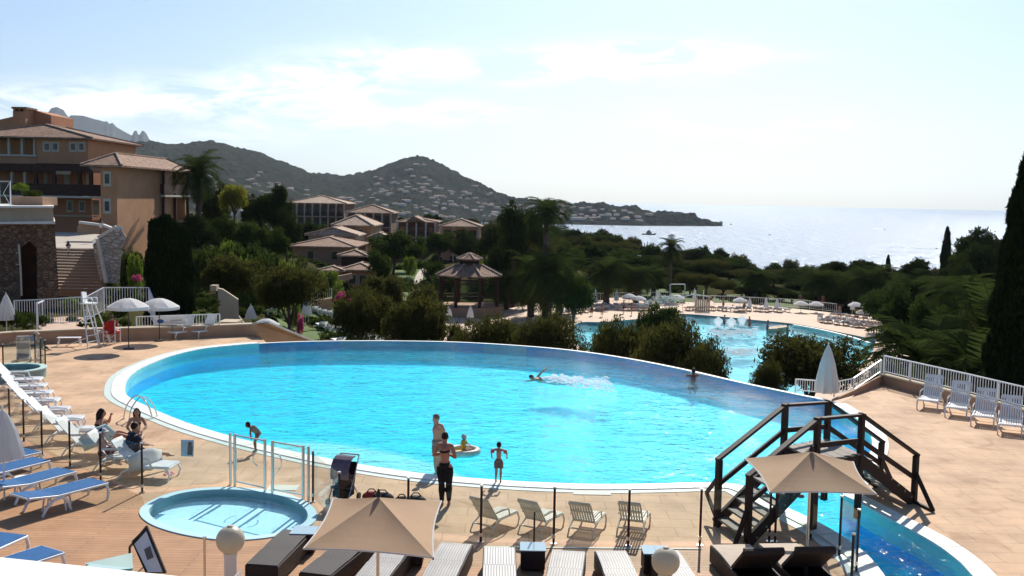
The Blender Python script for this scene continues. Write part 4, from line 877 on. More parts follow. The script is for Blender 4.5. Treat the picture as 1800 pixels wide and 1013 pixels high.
part('gable', B, M['tile'], lambda b: (lambda p, q, r: b.add([(p.x,197.8,p.z),(q.x,197.8,q.z),(r.x,197.8,r.z),(p.x,206,p.z),(q.x,206,q.z),(r.x,206,r.z)], [(0,1,2),(5,4,3),(0,2,5,3),(2,1,4,5),(0,3,4,1)]))(D(712,390,197.8), D(748,390,197.8), D(728,380,197.8)))
block('ochre_house', 'ochre house with brown tiled roof beside the glimpse of bay water', 776, 842, 398, 385, 440, 190, 12, M['ochre'], M['tile'], floors=1, bays=3)
block('pale_roofed_house', 'house with the palest upper roof in the middle of the village cluster', 588, 652, 396, 378, 412, 165, 12, M['ochre'], M['tile_pale'], inset=4)
block('pale_roofed_house', 'low house with wide pale ribbed roof and cream wall', 542, 625, 413, 399, 436, 155, 10, M['cream_plaster'], M['tile_pale'], inset=1.2)
block('porch_building', 'small porch with a sunlit pale lean-to roof right of the cream house', 652, 680, 418, 409, 435, 150, 5, M['plaster'], M['tile_pale'], inset=1)
block('restaurant_building', 'low salmon building with broad reddish hip roof and plastered drum wall', 514, 620, 433, 416, 470, 142, 14, M['plaster'], M['tile'], inset=6)
block('restaurant_porch', 'small dark pavilion with a low tiled roof in front of the reddish hip roof', 600, 640, 449, 439, 475, 134, 6, M['shade_wood'], M['tile'], inset=2.5)
block('tiled_annexe', 'small tiled annexe stepping down to the garden below the dark pavilion', 606, 652, 474, 462, 500, 128, 7, M['salmon'], M['tile'], inset=3)
block('garden_shed', 'little flat hip roofed shed beside the clipped bushes', 566, 598, 475, 468, 492, 126, 4, M['plaster'], M['tile'], inset=2)
# ---- gazebo
gc = D(825, 487, 124); GZ = thing('gazebo', 'two tiered tiled gazebo with dark timber posts on a tan base', 'gazebo', (gc.x, 124, gz(gc.x, 124)))
def octo(b, r0, z0, r1, z1, n=8, th=.15, k=None):
    vs = [(gc.x+r*math.cos(PI/8+2*PI*i/n), 124+r*math.sin(PI/8+2*PI*i/n), z) for r, z in ((r0, z0-th), (r0, z0), (r1, z1)) for i in range(n)]
    fs = [(i, (i+1) % n, n+(i+1) % n, n+i) for i in range(n)]+[(n+i, n+(i+1) % n, 2*n+(i+1) % n, 2*n+i) for i in range(n)]+[tuple(range(n))[::-1], tuple(range(2*n, 3*n))]
    b.add(vs, fs, k)
ze = D(825, 487, 120).z; z1 = D(825, 464, 124).z; z2 = D(825, 456, 122.5).z; z3 = D(825, 445, 124).z
lr = part('roof', GZ, M['tile'], lambda b: octo(b, 4.3, ze, 1.45, z1)); part('lantern', GZ, M['shade_wood'], lambda b: octo(b, 1.25, z1+.6, 1.25, z2+.1, th=.9)); part('upper_roof', GZ, M['tile'], lambda b: octo(b, 1.75, z2, .12, z3))
def ridge(b):
    for i in range(8):
        a = PI/8+2*PI*i/8; b.beam((gc.x+4.3*math.cos(a), 124+4.3*math.sin(a), ze+.05), (gc.x+1.45*math.cos(a), 124+1.45*math.sin(a), z1+.05), .22, .14); b.beam((gc.x+1.75*math.cos(a), 124+1.75*math.sin(a), z2+.04), (gc.x+.15*math.cos(a), 124+.15*math.sin(a), z3+.02), .16, .1)
part('ridge_tiles', lr, M['tile_pale'], ridge)
for i in range(8):
    a = PI/8+2*PI*i/8
    part('post', GZ, M['shade_wood'], lambda b: b.cyl(gc.x+3.7*math.cos(a), 124+3.7*math.sin(a), -7.2, ze-.1, .2))
part('lattice', GZ, M['shade_wood'], lambda b: [b.beam((gc.x+3.7*math.cos(PI/8+2*PI*i/8), 124+3.7*math.sin(PI/8+2*PI*i/8), z), (gc.x+3.7*math.cos(PI/8+2*PI*(i+1)/8), 124+3.7*math.sin(PI/8+2*PI*(i+1)/8), z), .1, .1) for i in range(8) for z in (ze-.5, ze-.95, -5.2, -4.8)])
part('base', GZ, M['plaster'], lambda b: octo(b, 4.4, -6.0, 4.4, -5.9, th=2.5))
# ---- tower, stairs and walls on the left
TW = thing('stone_tower', 'rough stone tower with pale plaster parapet at the left edge', 'tower', (-30, 60, 0))
def trap(b, pts, Y, d, k=None):             # front polygon (photo order, clockwise from top left) pushed back
    P = [D(x, y, Y) for x, y in pts]; n = len(P); Q = [Vector((p.x*(1+d/Y*1.02), Y+d, p.z)) for p in P]
    b.add(P+Q, [tuple(range(n))[::-1], tuple(range(n, 2*n))]+[(i, (i+1) % n, n+(i+1) % n, n+i) for i in range(n)], k)
part('stone_wall', TW, M['rock'], lambda b: (trap(b, [(-70,394),(38,394),(36,545),(-70,545)], 60, 8), trap(b, [(64,394),(96,394),(105,540),(66,545)], 60, 8), trap(b, [(38,394),(64,394),(64,436),(51,424),(37,436)], 60, 8)))
part('niche', TW, mat('niche_brick', (.10, .045, .03), .9, (.07, .035, .025), 3), lambda b: trap(b, [(36,420),(66,420),(68,545),(34,545)], 61.2, 5))
part('parapet', TW, M['cream_plaster'], lambda b: (trap(b, [(-70,366),(93,366),(95,391),(-70,391)], 59.8, 8.2)))
part('parapet_cap', TW, M['white_plaster'], lambda b: (trap(b, [(-70,362),(95,362.5),(95,366),(-70,366)], 59.5, 8.6), trap(b, [(-70,391),(97,389),(97,394),(-70,394.5)], 59.6, 8.5)))
part('drain_pipe', TW, M['cream'], lambda b: (b.tube([D(33,430,59.8), D(36,470,59.8), D(38,520,59.8)], .06), [b.tube([D(28,y,59.8), D(36,y,59.8)], .03) for y in (445, 465)]))
pl_ = one('roof_planter', 'pinkish plastered planter box on top of the stone tower', 'planter', lambda b: (fb(b, 20, 75, 346, 361, 62, 2),), M['plaster'], loc=(-30, 62, 5.5))
gp = thing('balcony_screen', 'glass screen with thin pale frame on the tower top', 'screen', D(8, 362, 60.5))
part('frame', gp, M['white_metal'], lambda b: (fb(b, -12, 18, 318, 319.5, 60.5, .06), fb(b, 17, 18.5, 318, 361, 60.5, .06), fb(b, -2, -1, 318, 361, 60.5, .06), b.tube([D(18,319,60.53), D(6,340,60.53), D(18,361,60.53)], .015)))
part('pane', gp, M['glass'], lambda b: fb(b, -12, 17, 319.6, 361, 60.52, .015))
# stairs
SZ0 = gz(D(140,512,70).x, 70); st_bot = D(140, 512, 70)
ST = thing('garden_staircase', 'wide sunlit stone staircase between the tower and the white rubble wall', 'stairs', (st_bot.x, 70, st_bot.z))
ztop = D(140, 437, 78).z
def steps(b):
    n = 14
    for i in range(n):
        z = st_bot.z+(ztop-st_bot.z)*(i+1)/n; y = 70+8*i/n; xa = D(98, 480, y).x; xb = D(180-i*.9, 480, y).x; b.box(xa, xb, y, y+8/n+.02 if i < n-1 else 78.5, -1.5, z-.03)
part('steps', ST, M['plaster'], steps)
part('tread_edge', ST, M['stone_path'], lambda b: [b.box(D(98,480,70+8*i/14).x+.01, D(179.8-i*.9,480,70+8*i/14).x-.01, 70+8*i/14-.04, 70+8*(i+.55)/14, st_bot.z+(ztop-st_bot.z)*(i+1)/14-.03, st_bot.z+(ztop-st_bot.z)*(i+1)/14) for i in range(14)])
part('landing', ST, M['stone_path'], lambda b: b.add([(D(96,437,78).x-1,78.5,ztop),(D(182,437,78).x,78.5,ztop),(D(205,412,104).x,104,D(150,409,104).z),(D(90,412,104).x-2,104,D(150,409,104).z)], [(0,1,2,3)]))
M['pale_rubble'] = stone_mat('whitewashed_rubble', (.48,.44,.38), (.64,.60,.54), (.34,.31,.27), 2.2)
RW = thing('rubble_wall', 'pale rubble wall with white coping flanking the staircase', 'wall', D(195, 500, 71))
part('wall_body', RW, M['pale_rubble'], lambda b: (trap(b, [(173,420),(203,402),(214,404),(222,418),(214,440),(210,498),(183,498)], 71, 1.0), trap(b, [(170,425),(183,498),(176,498),(163,430)], 72, 6)))
part('coping', RW, M['white_plaster'], lambda b: (b.beam(D(187,497,70.8), D(172,420,70.8), .28, .2), b.beam(D(172,418,70.9), D(204,399,71.2), .3, .22), b.beam(D(204,399,71.2), D(216,402,71.4), .3, .22)))
CW = thing('curved_parapet', 'low curved salmon parapet with white cap above the staircase', 'wall', D(160, 410, 88))
part('wall_body', CW, M['plaster'], lambda b: trap(b, [(136,399),(141,392),(182,397),(200,404),(200,412),(175,412),(150,411),(136,411)], 88, .8)); part('cap', CW, M['white_plaster'], lambda b: (b.beam(D(140,391,87.9), D(182,396,87.9), .4, .2), b.beam(D(182,396,87.9), D(200,403,87.9), .4, .2)))
# lanterns
for i, (x, y, Y, lb_) in enumerate([(120, 428, 74, 'black lantern on a bracket in front of the sandy landing'), (211, 440, 72, 'black lantern hanging beside the rubble wall'), (177, 388, 86, 'black lantern with bright globe above the curved parapet')]):
    T = thing('lantern', lb_, 'lamp', D(x, y+8, Y), group='black lanterns around the staircase'); s = Y/1800
    def cone(b, x=x, y=y, Y=Y, s=s):
        p = D(x, y, Y); b.lathe([(.5*s, -1*s), (5*s, -5.5*s), (5.4*s, -6.2*s), (2*s, -3*s)][::-1], (p.x, p.y, p.z+2*s), 8); b.lathe([(.3*s, -20*s), (.4*s, -13*s)], (p.x, p.y, p.z), 6)
    def lcone(b, x=x, y=y, Y=Y, s=s):
        p = D(x, y, Y); b.lathe([(1.6*s, -13*s), (4.4*s, -4*s)], (p.x, p.y, p.z), 8)
    part('cap', T, M['dark_metal'], lambda b, x=x, y=y, Y=Y, s=s: (b.lathe([(5.4*s, -4*s), (2*s, 1*s), (.5*s, 5*s)], tuple(D(x,y,Y)), 8), b.tube([D(x,y+12,Y), D(x,y+24,Y)], .5*s)))
    part('glass_body', T, M['white_plaster'], lcone)
# ---- railings
def railing(label, pts, h, sp=.13, m=M['white_metal'], group=None, post_every=None, name='railing', cat='railing', th=.02):
    pts = [Vector(p) for p in pts]; T = thing(name, label, cat, pts[0], group=group); up = Vector((0, 0, 1))
    part('handrail', T, m, lambda b: [b.beam(a+up*h, c+up*h, .05, .045) for a, c in zip(pts, pts[1:])])
    part('bottom_rail', T, m, lambda b: [b.beam(a+up*.1, c+up*.1, .04, .03) for a, c in zip(pts, pts[1:])])
    def bal(b):
        for a, c in zip(pts, pts[1:]):
            n = max(2, int((c-a).length/sp))
            for i in range(1, n): q = a.lerp(c, i/n); b.beam(q+up*.115, q+up*(h-.025), th, th)
    part('baluster_infill', T, m, bal)
    ps = []
    for a, c in zip(pts, pts[1:]):
        n = max(1, round((c-a).length/(post_every or 2.2))); ps += [a.lerp(c, i/n) for i in range(n)]
    for q in ps+[pts[-1]]: part('post', T, m, lambda b: b.beam(q-up*.05, q+up*(h+.01), .055, .055))
    return T
# planter wall along the back of the deck
PW = thing('planter_wall', 'long low tan planter wall along the back edge of the deck', 'wall', G(200, 600))
pwp = [G(-160,622), G(20,606.5), G(150,600), G(300,596), G(448,589.5)]
part('wall_body', PW, M['plaster'], lambda b: [b.beam(a+Vector((0,.2,.26)), c+Vector((0,.2,.26)), .4, .54) for a, c in zip(pwp, pwp[1:])])
part('coping', PW, M['cream_plaster'], lambda b: [b.beam(a+Vector((0,.2,.56)), c+Vector((0,.2,.56)), .48, .06) for a, c in zip(pwp, pwp[1:])])
SW = thing('stair_wall', 'tan wall with white coping stepping down beside the infinity edge', 'wall', G(460, 590))
a0 = G(448, 589.5)+Vector((0, .2, .56)); a1 = D(466, 568.5, 49.9); a2 = D(548, 603, 53); 
part('wall_body', SW, M['plaster'], lambda b: b.add([a0-Vector((0,0,.02)), a1, a2, Vector((a2.x,a2.y,-3)), Vector((a1.x,a1.y,-3)), Vector((a0.x,a0.y,-.5))]+[v+Vector((.1,.35,0)) for v in [a0-Vector((0,0,.02)), a1, a2, Vector((a2.x,a2.y,-3)), Vector((a1.x,a1.y,-3)), Vector((a0.x,a0.y,-.5))]], [(5,4,3,2,1,0),(6,7,8,9,10,11),(0,1,7,6),(1,2,8,7),(2,3,9,8)]))
part('coping', SW, M['white_plaster'], lambda b: (b.beam(a0+Vector((0,.1,.03)), a1+Vector((0,.2,.04)), .5, .06), b.beam(a1+Vector((0,.2,.04)), a2+Vector((0,.2,.04)), .5, .07)))
railing('white railing of thin balusters on the planter wall left of the lifeguard chair', [D(26,575,52), D(75,573,52), D(152,568,52)], 1.35)
railing('white railing that slopes up to the rubble wall behind the lifeguard chair', [D(152,566,55), D(183,548,57), D(262,548,57), D(272,575,54)], 1.35, .14)
railing('low white railing carrying the banner behind the white deck loungers', [D(240,577,49.5), D(320,574,49.8), D(386,572,50)], .55, .13)
bn_ = thing('banner', 'white banner with a blue oval emblem tied to the low railing', 'banner', D(298, 575, 49.4))
part('cloth', bn_, M['white_cloth'], lambda b: trap(b, [(271,558),(325,555),(326,569),(271,573)], 49.35, .02))
part('emblem', bn_, mat('banner_blue', (.05,.13,.32), .6), lambda b: b.add([D(282+6*math.cos(q*PI/10), 565+3.6*math.sin(q*PI/10), 49.33) for q in range(20)], [tuple(range(20))]))
part('lettering', bn_, mat('banner_grey', (.40,.42,.44), .6), lambda b: [trap(b, [(300+i*4,562.5-i*.2),(303+i*4,562.3-i*.2),(303+i*4,565-i*.2),(300+i*4,565.2-i*.2)], 49.32, .005) for i in range(5)])
# garden walls beyond the pool
GW = one('garden_wall', 'tall cream wall sloping down to the lawn behind the infinity edge', 'wall', lambda b: trap(b, [(383,507),(392,509),(419,527),(420,556),(432,572),(385,572),(384,545)], 58, .5), M['cream_plaster'], loc=(-16.6, 58, -2))
one('tiled_ledge', 'small cream ledge with rounded edge at the foot of the sloping wall', 'wall', lambda b: (fb(b, 384, 416, 566, 572, 51.5, 1.2),), M['cream_plaster'], loc=(-14.5, 51.5, -1))
one('post_wall', 'short cream pillar beside the dark cypress', 'pillar', lambda b: fb(b, 369, 380, 502, 512, 62, .6), M['cream_plaster'], loc=(-18, 62, 0))
one('terrace_wall', 'long tan wall stepping down beside the pink flowers', 'wall', lambda b: (trap(b, [(566,491),(618,481),(620,490),(584,500),(566,500)], 118, .6), trap(b, [(563,496),(583,495),(588,507),(566,512)], 112, 1.5)), M['plaster'], loc=(-24, 118, -5))
one('lower_wall', 'grey shaded retaining wall behind the lawn sunbeds', 'wall', lambda b: (trap(b, [(548,530),(583,524),(583,548),(548,552)], 96, .6),), M['plaster'], loc=(-18, 96, -5))
railing('white railing below the olive trees beside the lawn', [D(655,575,84), D(700,583,80), D(740,592,78)], 1.25, .16)
railing('white railing on the grey retaining wall', [D(548,530,95.9), D(583,524,95.9)], .9, .18)
# ================================================================== RIGHT PARAPET
RWp = [G(1462,706), G(1500,695.5), G(1550,677), G(1700,716), G(1860,760)]
PR = thing('parapet_wall', 'low tan parapet with cream top along the right edge of the deck', 'wall', G(1600, 690))
part('wall_body', PR, M['plaster'], lambda b: ([b.beam(a+Vector((.1,.15,.18)), c+Vector((.1,.15,.18)), .28, .40) for a, c in zip(RWp[2:], RWp[3:])], b.add([RWp[0], RWp[1], RWp[2], RWp[2]+Vector((0,0,.38)), RWp[1]+Vector((0,0,.18)), RWp[0]+Vector((0,0,.03))]+[v+Vector((.1,.3,0)) for v in [RWp[0], RWp[1], RWp[2], RWp[2]+Vector((0,0,.38)), RWp[1]+Vector((0,0,.18)), RWp[0]+Vector((0,0,.03))]], [(0,1,4,5),(1,2,3,4),(5,4,10,11),(4,3,9,10),(7,6,11,10),(8,7,10,9)])))
part('coping', PR, M['cream_plaster'], lambda b: [b.beam(a+Vector((.1,.15,.40)), c+Vector((.1,.15,.40)), .34, .05) for a, c in zip(RWp[2:], RWp[3:])])
railing('white railing on the parapet behind the four white loungers', [p+Vector((.1,.15,.42)) for p in RWp[2:]], .72, .125, post_every=1.3)
railing('white railing sloping down from the parapet corner to the infinity edge', [RWp[2]+Vector((0,.2,.40)), D(1500,690,38.8), D(1466,696,39.6), D(1398,690,41.5)], .55, .13)
# ================================================================== FURNITURE
def lounger(label, loc, rz, group, back=58, name='resin_lounger', m=None):
    """white slatted resin lounge chair; foot end towards local -y"""
    m = m or M['white']; T = thing(name, label, 'lounger', loc, rz, group)
    W_ = .62; b = MB()
    for i in range(9): x = -W_/2+.03+i*(W_-.06)/8; b.box(x-.024, x+.024, -.95, -.06, .335, .36)
    for y in (-.95, -.5, -.08): b.box(-W_/2, W_/2, y-.03, y+.03, .305, .334)
    b.build('seat', m, T)
    b = MB(); a = math.radians(back); L_ = .80; c, s = math.cos(a), math.sin(a)
    P = lambda u, x, o=0: Vector((x, -.03+u*c-o*s, .34+u*s+o*c))
    for i in range(9):
        x = -W_/2+.03+i*(W_-.06)/8; b.beam(P(0, x), P(L_-.05-.04*abs(i-4)/4, x), .048, .02, up=(0, -s, c))
    for u in (.04, .45, L_-.07): b.beam(P(u, -W_/2, -.02), P(u, W_/2, -.02), .06, .02, up=(0, -s, c))
    b.beam(P(L_-.04, -W_/2+.02), P(L_-.04, W_/2-.02), .09, .03, up=(0, -s, c)); b.build('backrest', m, T)
    for sx in (-1, 1):
        x = sx*(W_/2+.025); b = MB(); b.tube([(x, -.52, .33), (x, -.46, .53), (x, -.2, .56), (x, .12, .55)], [(.03, .018)]*4, 6); b.build('armrest', m, T)
        b = MB(); b.tube([(x, -.88, .33), (x, -.98, .16), (x, -.93, .0)], [.028, .024, .022], 6); b.build('leg', m, T)
        b = MB(); b.tube([(x, -.1, .33), (x, .22, .18), (x, .34, .0)], [.028, .024, .022], 6); b.build('leg', m, T)
    b = MB(); b.beam((-W_/2, .2, .19), (W_/2, .2, .19), .04, .03); [b.box(x-.016, x+.016, -.98, .02, .30, .335) for x in (-W_/2, W_/2)]; b.build('frame', m, T)
    return T
def copy_at(o, loc, rz, label):
    c = copy_tree(o); c.location = loc; c.rotation_euler = (0, 0, rz); c['label'] = label; return c
M['shaded_white_resin'] = mat('shaded_white_resin', (.66, .60, .48), .45, (.58, .53, .43), 3)  # white resin with the beige shade of the backrests in its colour
g4 = 'white resin loungers seen from behind in front of the wicker loungers'
q = None
for i, (x, y, rz, lb) in enumerate([(858, 932, 2.55, 'white slatted lounger seen from behind, leftmost of the row of four facing the pool'), (941, 936, 2.6, 'white slatted lounger seen from behind, second in the row, above the metal rod'),
        (1026, 939, 2.78, 'white slatted lounger seen from behind, third in the row, right of the second glass post'), (1110, 938, 2.85, 'white slatted lounger seen from behind, rightmost of the row and crossed by a post')]):
    loc = G(x, y)
    q = lounger(lb, loc, rz, g4, 52, m=M['shaded_white_resin']) if q is None else copy_at(q, loc, rz, lb)
    q.scale = (.8, .8, .8)
g5 = 'white resin loungers along the right parapet'; q = None
for i, (x, y, rz, lb) in enumerate([(1638, 716, -.55, 'white lounger facing the camera, farthest along the parapet'), (1686, 729, -.52, 'white lounger facing the camera, second along the parapet'), (1731, 744, -.5, 'white lounger facing the camera, third along the parapet'), (1776, 759, -.46, 'white lounger facing the camera, nearest whole one along the parapet'), (1830, 776, -.45, 'white lounger cut off by the right edge of the photo')]):
    loc = G(x, y)+Vector((.1, .25, 0))
    q = lounger(lb, loc, rz, g5, 66) if q is None else copy_at(q, loc, rz, lb)
q = None
for x, y, rz, lb in [(327, 593, -.5, 'white deck lounger against the planter wall, the left of two'), (366, 591, -.5, 'white deck lounger against the planter wall, the right of two')]:
    q = lounger(lb, G(x, y), rz, 'white loungers against the planter wall', 66) if q is None else copy_at(q, G(x, y), rz, lb)
g6 = 'white resin loungers in a curved row along the left glass fence'; q = None
for i, (x, y, rz, lb) in enumerate([(22, 683, 1.8, 'white lounger beside the round tub'), (28, 695, 1.8, 'white lounger second from the round tub'), (36, 708, 1.8, 'white lounger third from the round tub'), (47, 722, 1.8, 'white lounger fourth from the round tub'), (62, 738, 1.75, 'white lounger fifth from the round tub'),
       (84, 755, 1.75, 'white lounger sixth from the round tub'), (108, 775, 1.7, 'white lounger seventh from the round tub'), (140, 796, 1.6, 'white lounger just left of the seated family'), (196, 822, 1.6, 'white lounger with towels under the man in the dark shirt'), (240, 838, 1.5, 'white lounger at the end of the row holding a crumpled towel')]):
    q = lounger(lb, G(x, y), rz, g6, 48) if q is None else copy_at(q, G(x, y), rz, lb)
one('beach_towel', 'crumpled white towel lying on the last lounger of the left row', 'towel', lambda b: b.tube([(-.3,-.5,.42),(-.1,-.25,.47),(.05,0,.44),(.2,.3,.42)], [(.03,.2),(.07,.26),(.06,.3),(.03,.2)], 10), M['white_cloth'], loc=G(262, 838), world=False, smooth=True)
one('beach_towel', 'pale towel draped over the lounger behind the child in the white hat', 'towel', lambda b: b.tube([(-.3,-.3,.42),(-.1,-.1,.55),(.15,.1,.62),(.3,.2,.5)], [(.03,.2),(.05,.26),(.05,.3),(.03,.2)], 10), mat('aqua_towel', (.45,.62,.62), .9), loc=G(172, 806), world=False, smooth=True)
one('sandal_pair', 'pink and grey sandals left on the deck beside the last lounger', 'sandals', lambda b: [(b.tube([(x, -.1, .02), (x, 0, .03), (x, .12, .02)], [(.04, .015), (.035, .015), (.045, .015)], 8), b.tube([(x-.04, 0, .02), (x, 0, .07), (x+.04, 0, .02)], .01, 5)) for x in (0, .14)], mat('pink_rubber', (.6,.2,.25), .6), loc=G(292, 834), world=False)
# ---- blue sling loungers
def blue_lounger(label, loc, rz, group, back=8):
    T = thing('blue_lounger', label, 'lounger', loc, rz, group); b = MB(); L0, L1 = -.95, .3; w = .32
    a = math.radians(back); hx, hz = .3+.68*math.cos(a), .40+.68*math.sin(a)
    b.add([(-w,L0,.40),(w,L0,.40),(w,.3,.40),(-w,.3,.40),(-w,L0,.375),(w,L0,.375),(w,.3,.375),(-w,.3,.375)], [(0,1,2,3),(7,6,5,4),(0,4,5,1),(1,5,6,2),(2,6,7,3),(3,7,4,0)]); b.build('seat_sling', M['blue_cloth'], T)
    b = MB(); b.add([(-w,.31,.405),(w,.31,.405),(w,hx,hz),(-w,hx,hz),(-w,.31,.38),(w,.31,.38),(w,hx,hz-.03),(-w,hx,hz-.03)], [(0,1,2,3),(7,6,5,4),(0,4,5,1),(1,5,6,2),(2,6,7,3),(3,7,4,0)]); b.build('back_sling', M['blue_cloth'], T)
    b = MB()
    for s in (-1, 1): b.tube([(s*(w+.02), L0, .37), (s*(w+.02), .3, .37), (s*(w+.02), hx, hz-.03)], .026, 8)
    b.tube([(-w, L0-.01, .37), (w, L0-.01, .37)], .025, 8); b.tube([(-w, hx+.01, hz-.03), (w, hx+.01, hz-.03)], .025, 8); b.build('frame', M['white'], T)
    for s in (-1, 1):
        x = s*(w+.03)
        b = MB(); b.tube([(x, L0+.05, .36), (x, L0+.0, .2), (x, L0+.03, 0)], [.03, .034, .028], 8); b.build('leg', M['white'], T)
        b = MB(); b.tube([(x, .0, 0), (x, .06, .2), (x, .2, .33), (x, .42, .30), (x, .6, .15), (x, .68, 0)], [.03, .032, .036, .036, .032, .03], 8); b.build('leg', M['white'], T)
    return T
def towards(p, q):                          # rotation that points local +y from p to q
    d = Vector(q)-Vector(p); return math.atan2(-d.x, d.y)
g7 = 'blue sling loungers on the timber deck'; q = None
for (x0, y0, x1, y1, lb) in [(22, 882, 186, 841, 'blue lounger nearest the camera in the group beside the two white side tables'), (-25, 862, 128, 822, 'blue lounger second from the camera, behind the nearest one'), (-60, 838, 76, 805, 'blue lounger third from the camera, beside the parasol canopy'), (-60, 818, 52, 792, 'farthest blue lounger, just its foot showing beside the parasol')]:
    p, r2 = G(x0, y0, .4), G(x1, y1, .4); c = (p+r2)/2; c.z = .006; rz = towards(r2, p); 
    q = blue_lounger(lb, c, rz, g7) if q is None else copy_at(q, c, rz, lb)
for (x0, y0, x1, y1, lb) in [(-120, 1000, 22, 938, 'blue lounger whose foot end peeks in at the left edge'), (-50, 1010, 92, 965, 'bright blue lounger just above the white ledge')]:
    p, r2 = G(x0, y0, .4), G(x1, y1, .4); c = r2+(p-r2).normalized()*.95; c.z = .006; copy_at(q, c, towards(r2, p), lb)
def side_table(label, loc, rz, w=.42, h=.38, m=M['white'], group='white side tables between the blue loungers'):
    T = thing('side_table', label, 'table', loc, rz, group); b = MB(); b.prism([Vector((w/2*math.copysign(abs(math.cos(t))**.5, math.cos(t)), w/2*math.copysign(abs(math.sin(t))**.5, math.sin(t)))) for t in np.linspace(0, 2*PI, 24, endpoint=False)], h-.03, h); b.build('table_top', m, T)
    for sx in (-1, 1):
        for sy in (-1, 1): b = MB(); b.tube([(sx*w*.36, sy*w*.36, h-.03), (sx*w*.45, sy*w*.45, 0)], [.024, .018], 6); b.build('leg', m, T)
    return T
q = side_table('white plastic side table in front of the nearest blue lounger', G(100, 893, .006), .2, .55); copy_at(q, G(48, 868, .006), .3, 'white plastic side table between the two nearer blue loungers')
# ---- wicker loungers and tables
M['wicker_sheen'] = brick_mat('sheen_painted_wicker', (.42,.40,.37), (.37,.35,.325), (.16,.15,.14), .05, .9, .005, rough=.5, bump=.3, dirt=.2)  # wicker weave lightened, the sun's sheen is put into the colour
M['tan_weave'] = mat('tan_cushion', (.50, .42, .33), .8, (.45, .37, .29), 5, .1)
M['stripe'] = brick_mat('striped_wicker_sheen', (.62,.60,.56), (.60,.58,.55), (.25,.23,.21), .05, 3.0, .008, rough=.6, bump=.2, dirt=.05)  # bright stripes paint the sun's gloss onto a wicker top
def wicker(label, far, nearp, wd, top, group, back=None, name='wicker_lounger'):
    d = (Vector(far)-Vector(nearp)); L_ = d.length; T = thing(name, label, 'lounger', ((far[0]+nearp[0])/2, (far[1]+nearp[1])/2, .006), math.atan2(-d.x, d.y), group); w = wd/2; h = .36
    b = MB(); b.box(-w, w, -L_/2, L_/2, .03, .045); b.box(-w, -w+.04, -L_/2, L_/2, .045, h); b.box(w-.04, w, -L_/2, L_/2, .045, h); b.box(-w+.04, w-.04, -L_/2, -L_/2+.04, .045, h); b.box(-w+.04, w-.04, L_/2-.04, L_/2, .045, h); bevel(b.build('frame', M['wicker'], T), .012)
    sp = -L_/2+L_*.38
    b = MB(); n = 10; vs = []; fs = []
    for i in range(n+1):
        y = sp+.02+(L_/2-.03-sp-.02)*i/n; z = h+.02+.05*math.sin(PI*i/n)*.5; vs += [(-w+.02, y, z), (w-.02, y, z), (w-.02, y, z-.04), (-w+.02, y, z-.04)]
    for i in range(n):
        k = i*4; fs += [(k, k+1, k+5, k+4), (k+1, k+2, k+6, k+5), (k+2, k+3, k+7, k+6), (k+3, k, k+4, k+7)]
    b.add(vs, fs+[(0, 3, 2, 1), (n*4, n*4+1, n*4+2, n*4+3)]); b.build('seat', top, T, smooth=False)
    b = MB(); bl = sp+L_/2
    if back is None: b.add([(-w+.02,-L_/2+.02,h+.02),(w-.02,-L_/2+.02,h+.02),(w-.02,sp-.01,h+.035),(-w+.02,sp-.01,h+.035),(-w+.02,-L_/2+.02,h-.02),(w-.02,-L_/2+.02,h-.02),(w-.02,sp-.01,h-.01),(-w+.02,sp-.01,h-.01)], [(0,1,2,3),(7,6,5,4),(0,4,5,1),(1,5,6,2),(2,6,7,3),(3,7,4,0)])
    else:
        a = math.radians(back); y1 = sp-.02-bl*math.cos(a); z1 = h+bl*math.sin(a); nn = Vector((0, math.sin(a), math.cos(a)))*.06
        b.beam((0, sp-.02, h+.02), (0, y1, z1), wd-.04, .06, up=(0, math.sin(a), math.cos(a))); b.tube([(-w+.04, y1, z1+.02), (w-.04, y1, z1+.02)], .075, 10)
    b.build('backrest', top if back is None else M['wicker'], T)
    for sx in (-1, 1):
        for sy in (-1, 1): b = MB(); b.box(sx*(w-.05)-.025, sx*(w-.05)+.025, sy*(L_/2-.06)-.025, sy*(L_/2-.06)+.025, 0, .03); b.build('leg', M['dark_metal'], T)
    return T
g8 = 'wicker loungers on the near terrace'; zt = .40
def wl_(label, fx, fy, nx, ny, w, top, back=None):
    f = G(fx, fy, zt); n = G(nx, ny, zt); d = (f-n).normalized(); n = f-d*2.0; wicker(label, f, n, w, top, g8, back)
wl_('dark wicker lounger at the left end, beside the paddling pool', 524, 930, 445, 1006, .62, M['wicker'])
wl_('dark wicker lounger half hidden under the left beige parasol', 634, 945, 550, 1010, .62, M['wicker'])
wl_('wicker lounger with painted grey sheen under the front of the left beige parasol', 706, 950, 664, 1000, .62, M['wicker_sheen'])
wl_('wicker lounger with painted grey sheen just right of the left beige parasol', 803, 953, 773, 1010, .64, M['wicker_sheen'])
wl_('wicker lounger with a bright striped sheen painted on', 878, 960, 878, 1012, .62, M['stripe'])
wl_('wicker lounger with painted pale sheen right of the dark metal rod', 1000, 966, 992, 1010, .66, M['wicker_sheen'])
wl_('wicker lounger with painted pale sheen left of the right globe lamp', 1073, 966, 1092, 1010, .62, M['wicker_sheen'])
wl_('wicker lounger with painted pale sheen behind the right globe lamp', 1165, 965, 1192, 1010, .62, M['wicker_sheen'])
wl_('wicker lounger with tan cushion and raised dark backrest, the left of two', 1283, 955, 1335, 1010, .80, M['tan_weave'], 40)
wl_('wicker lounger with tan cushion and raised dark backrest, the right of two', 1366, 953, 1425, 1008, .80, M['tan_weave'], 40)
M['table_glass'] = mat('pale_blue_glass_top', (.36, .48, .52), .12, spec=.8)
q = None
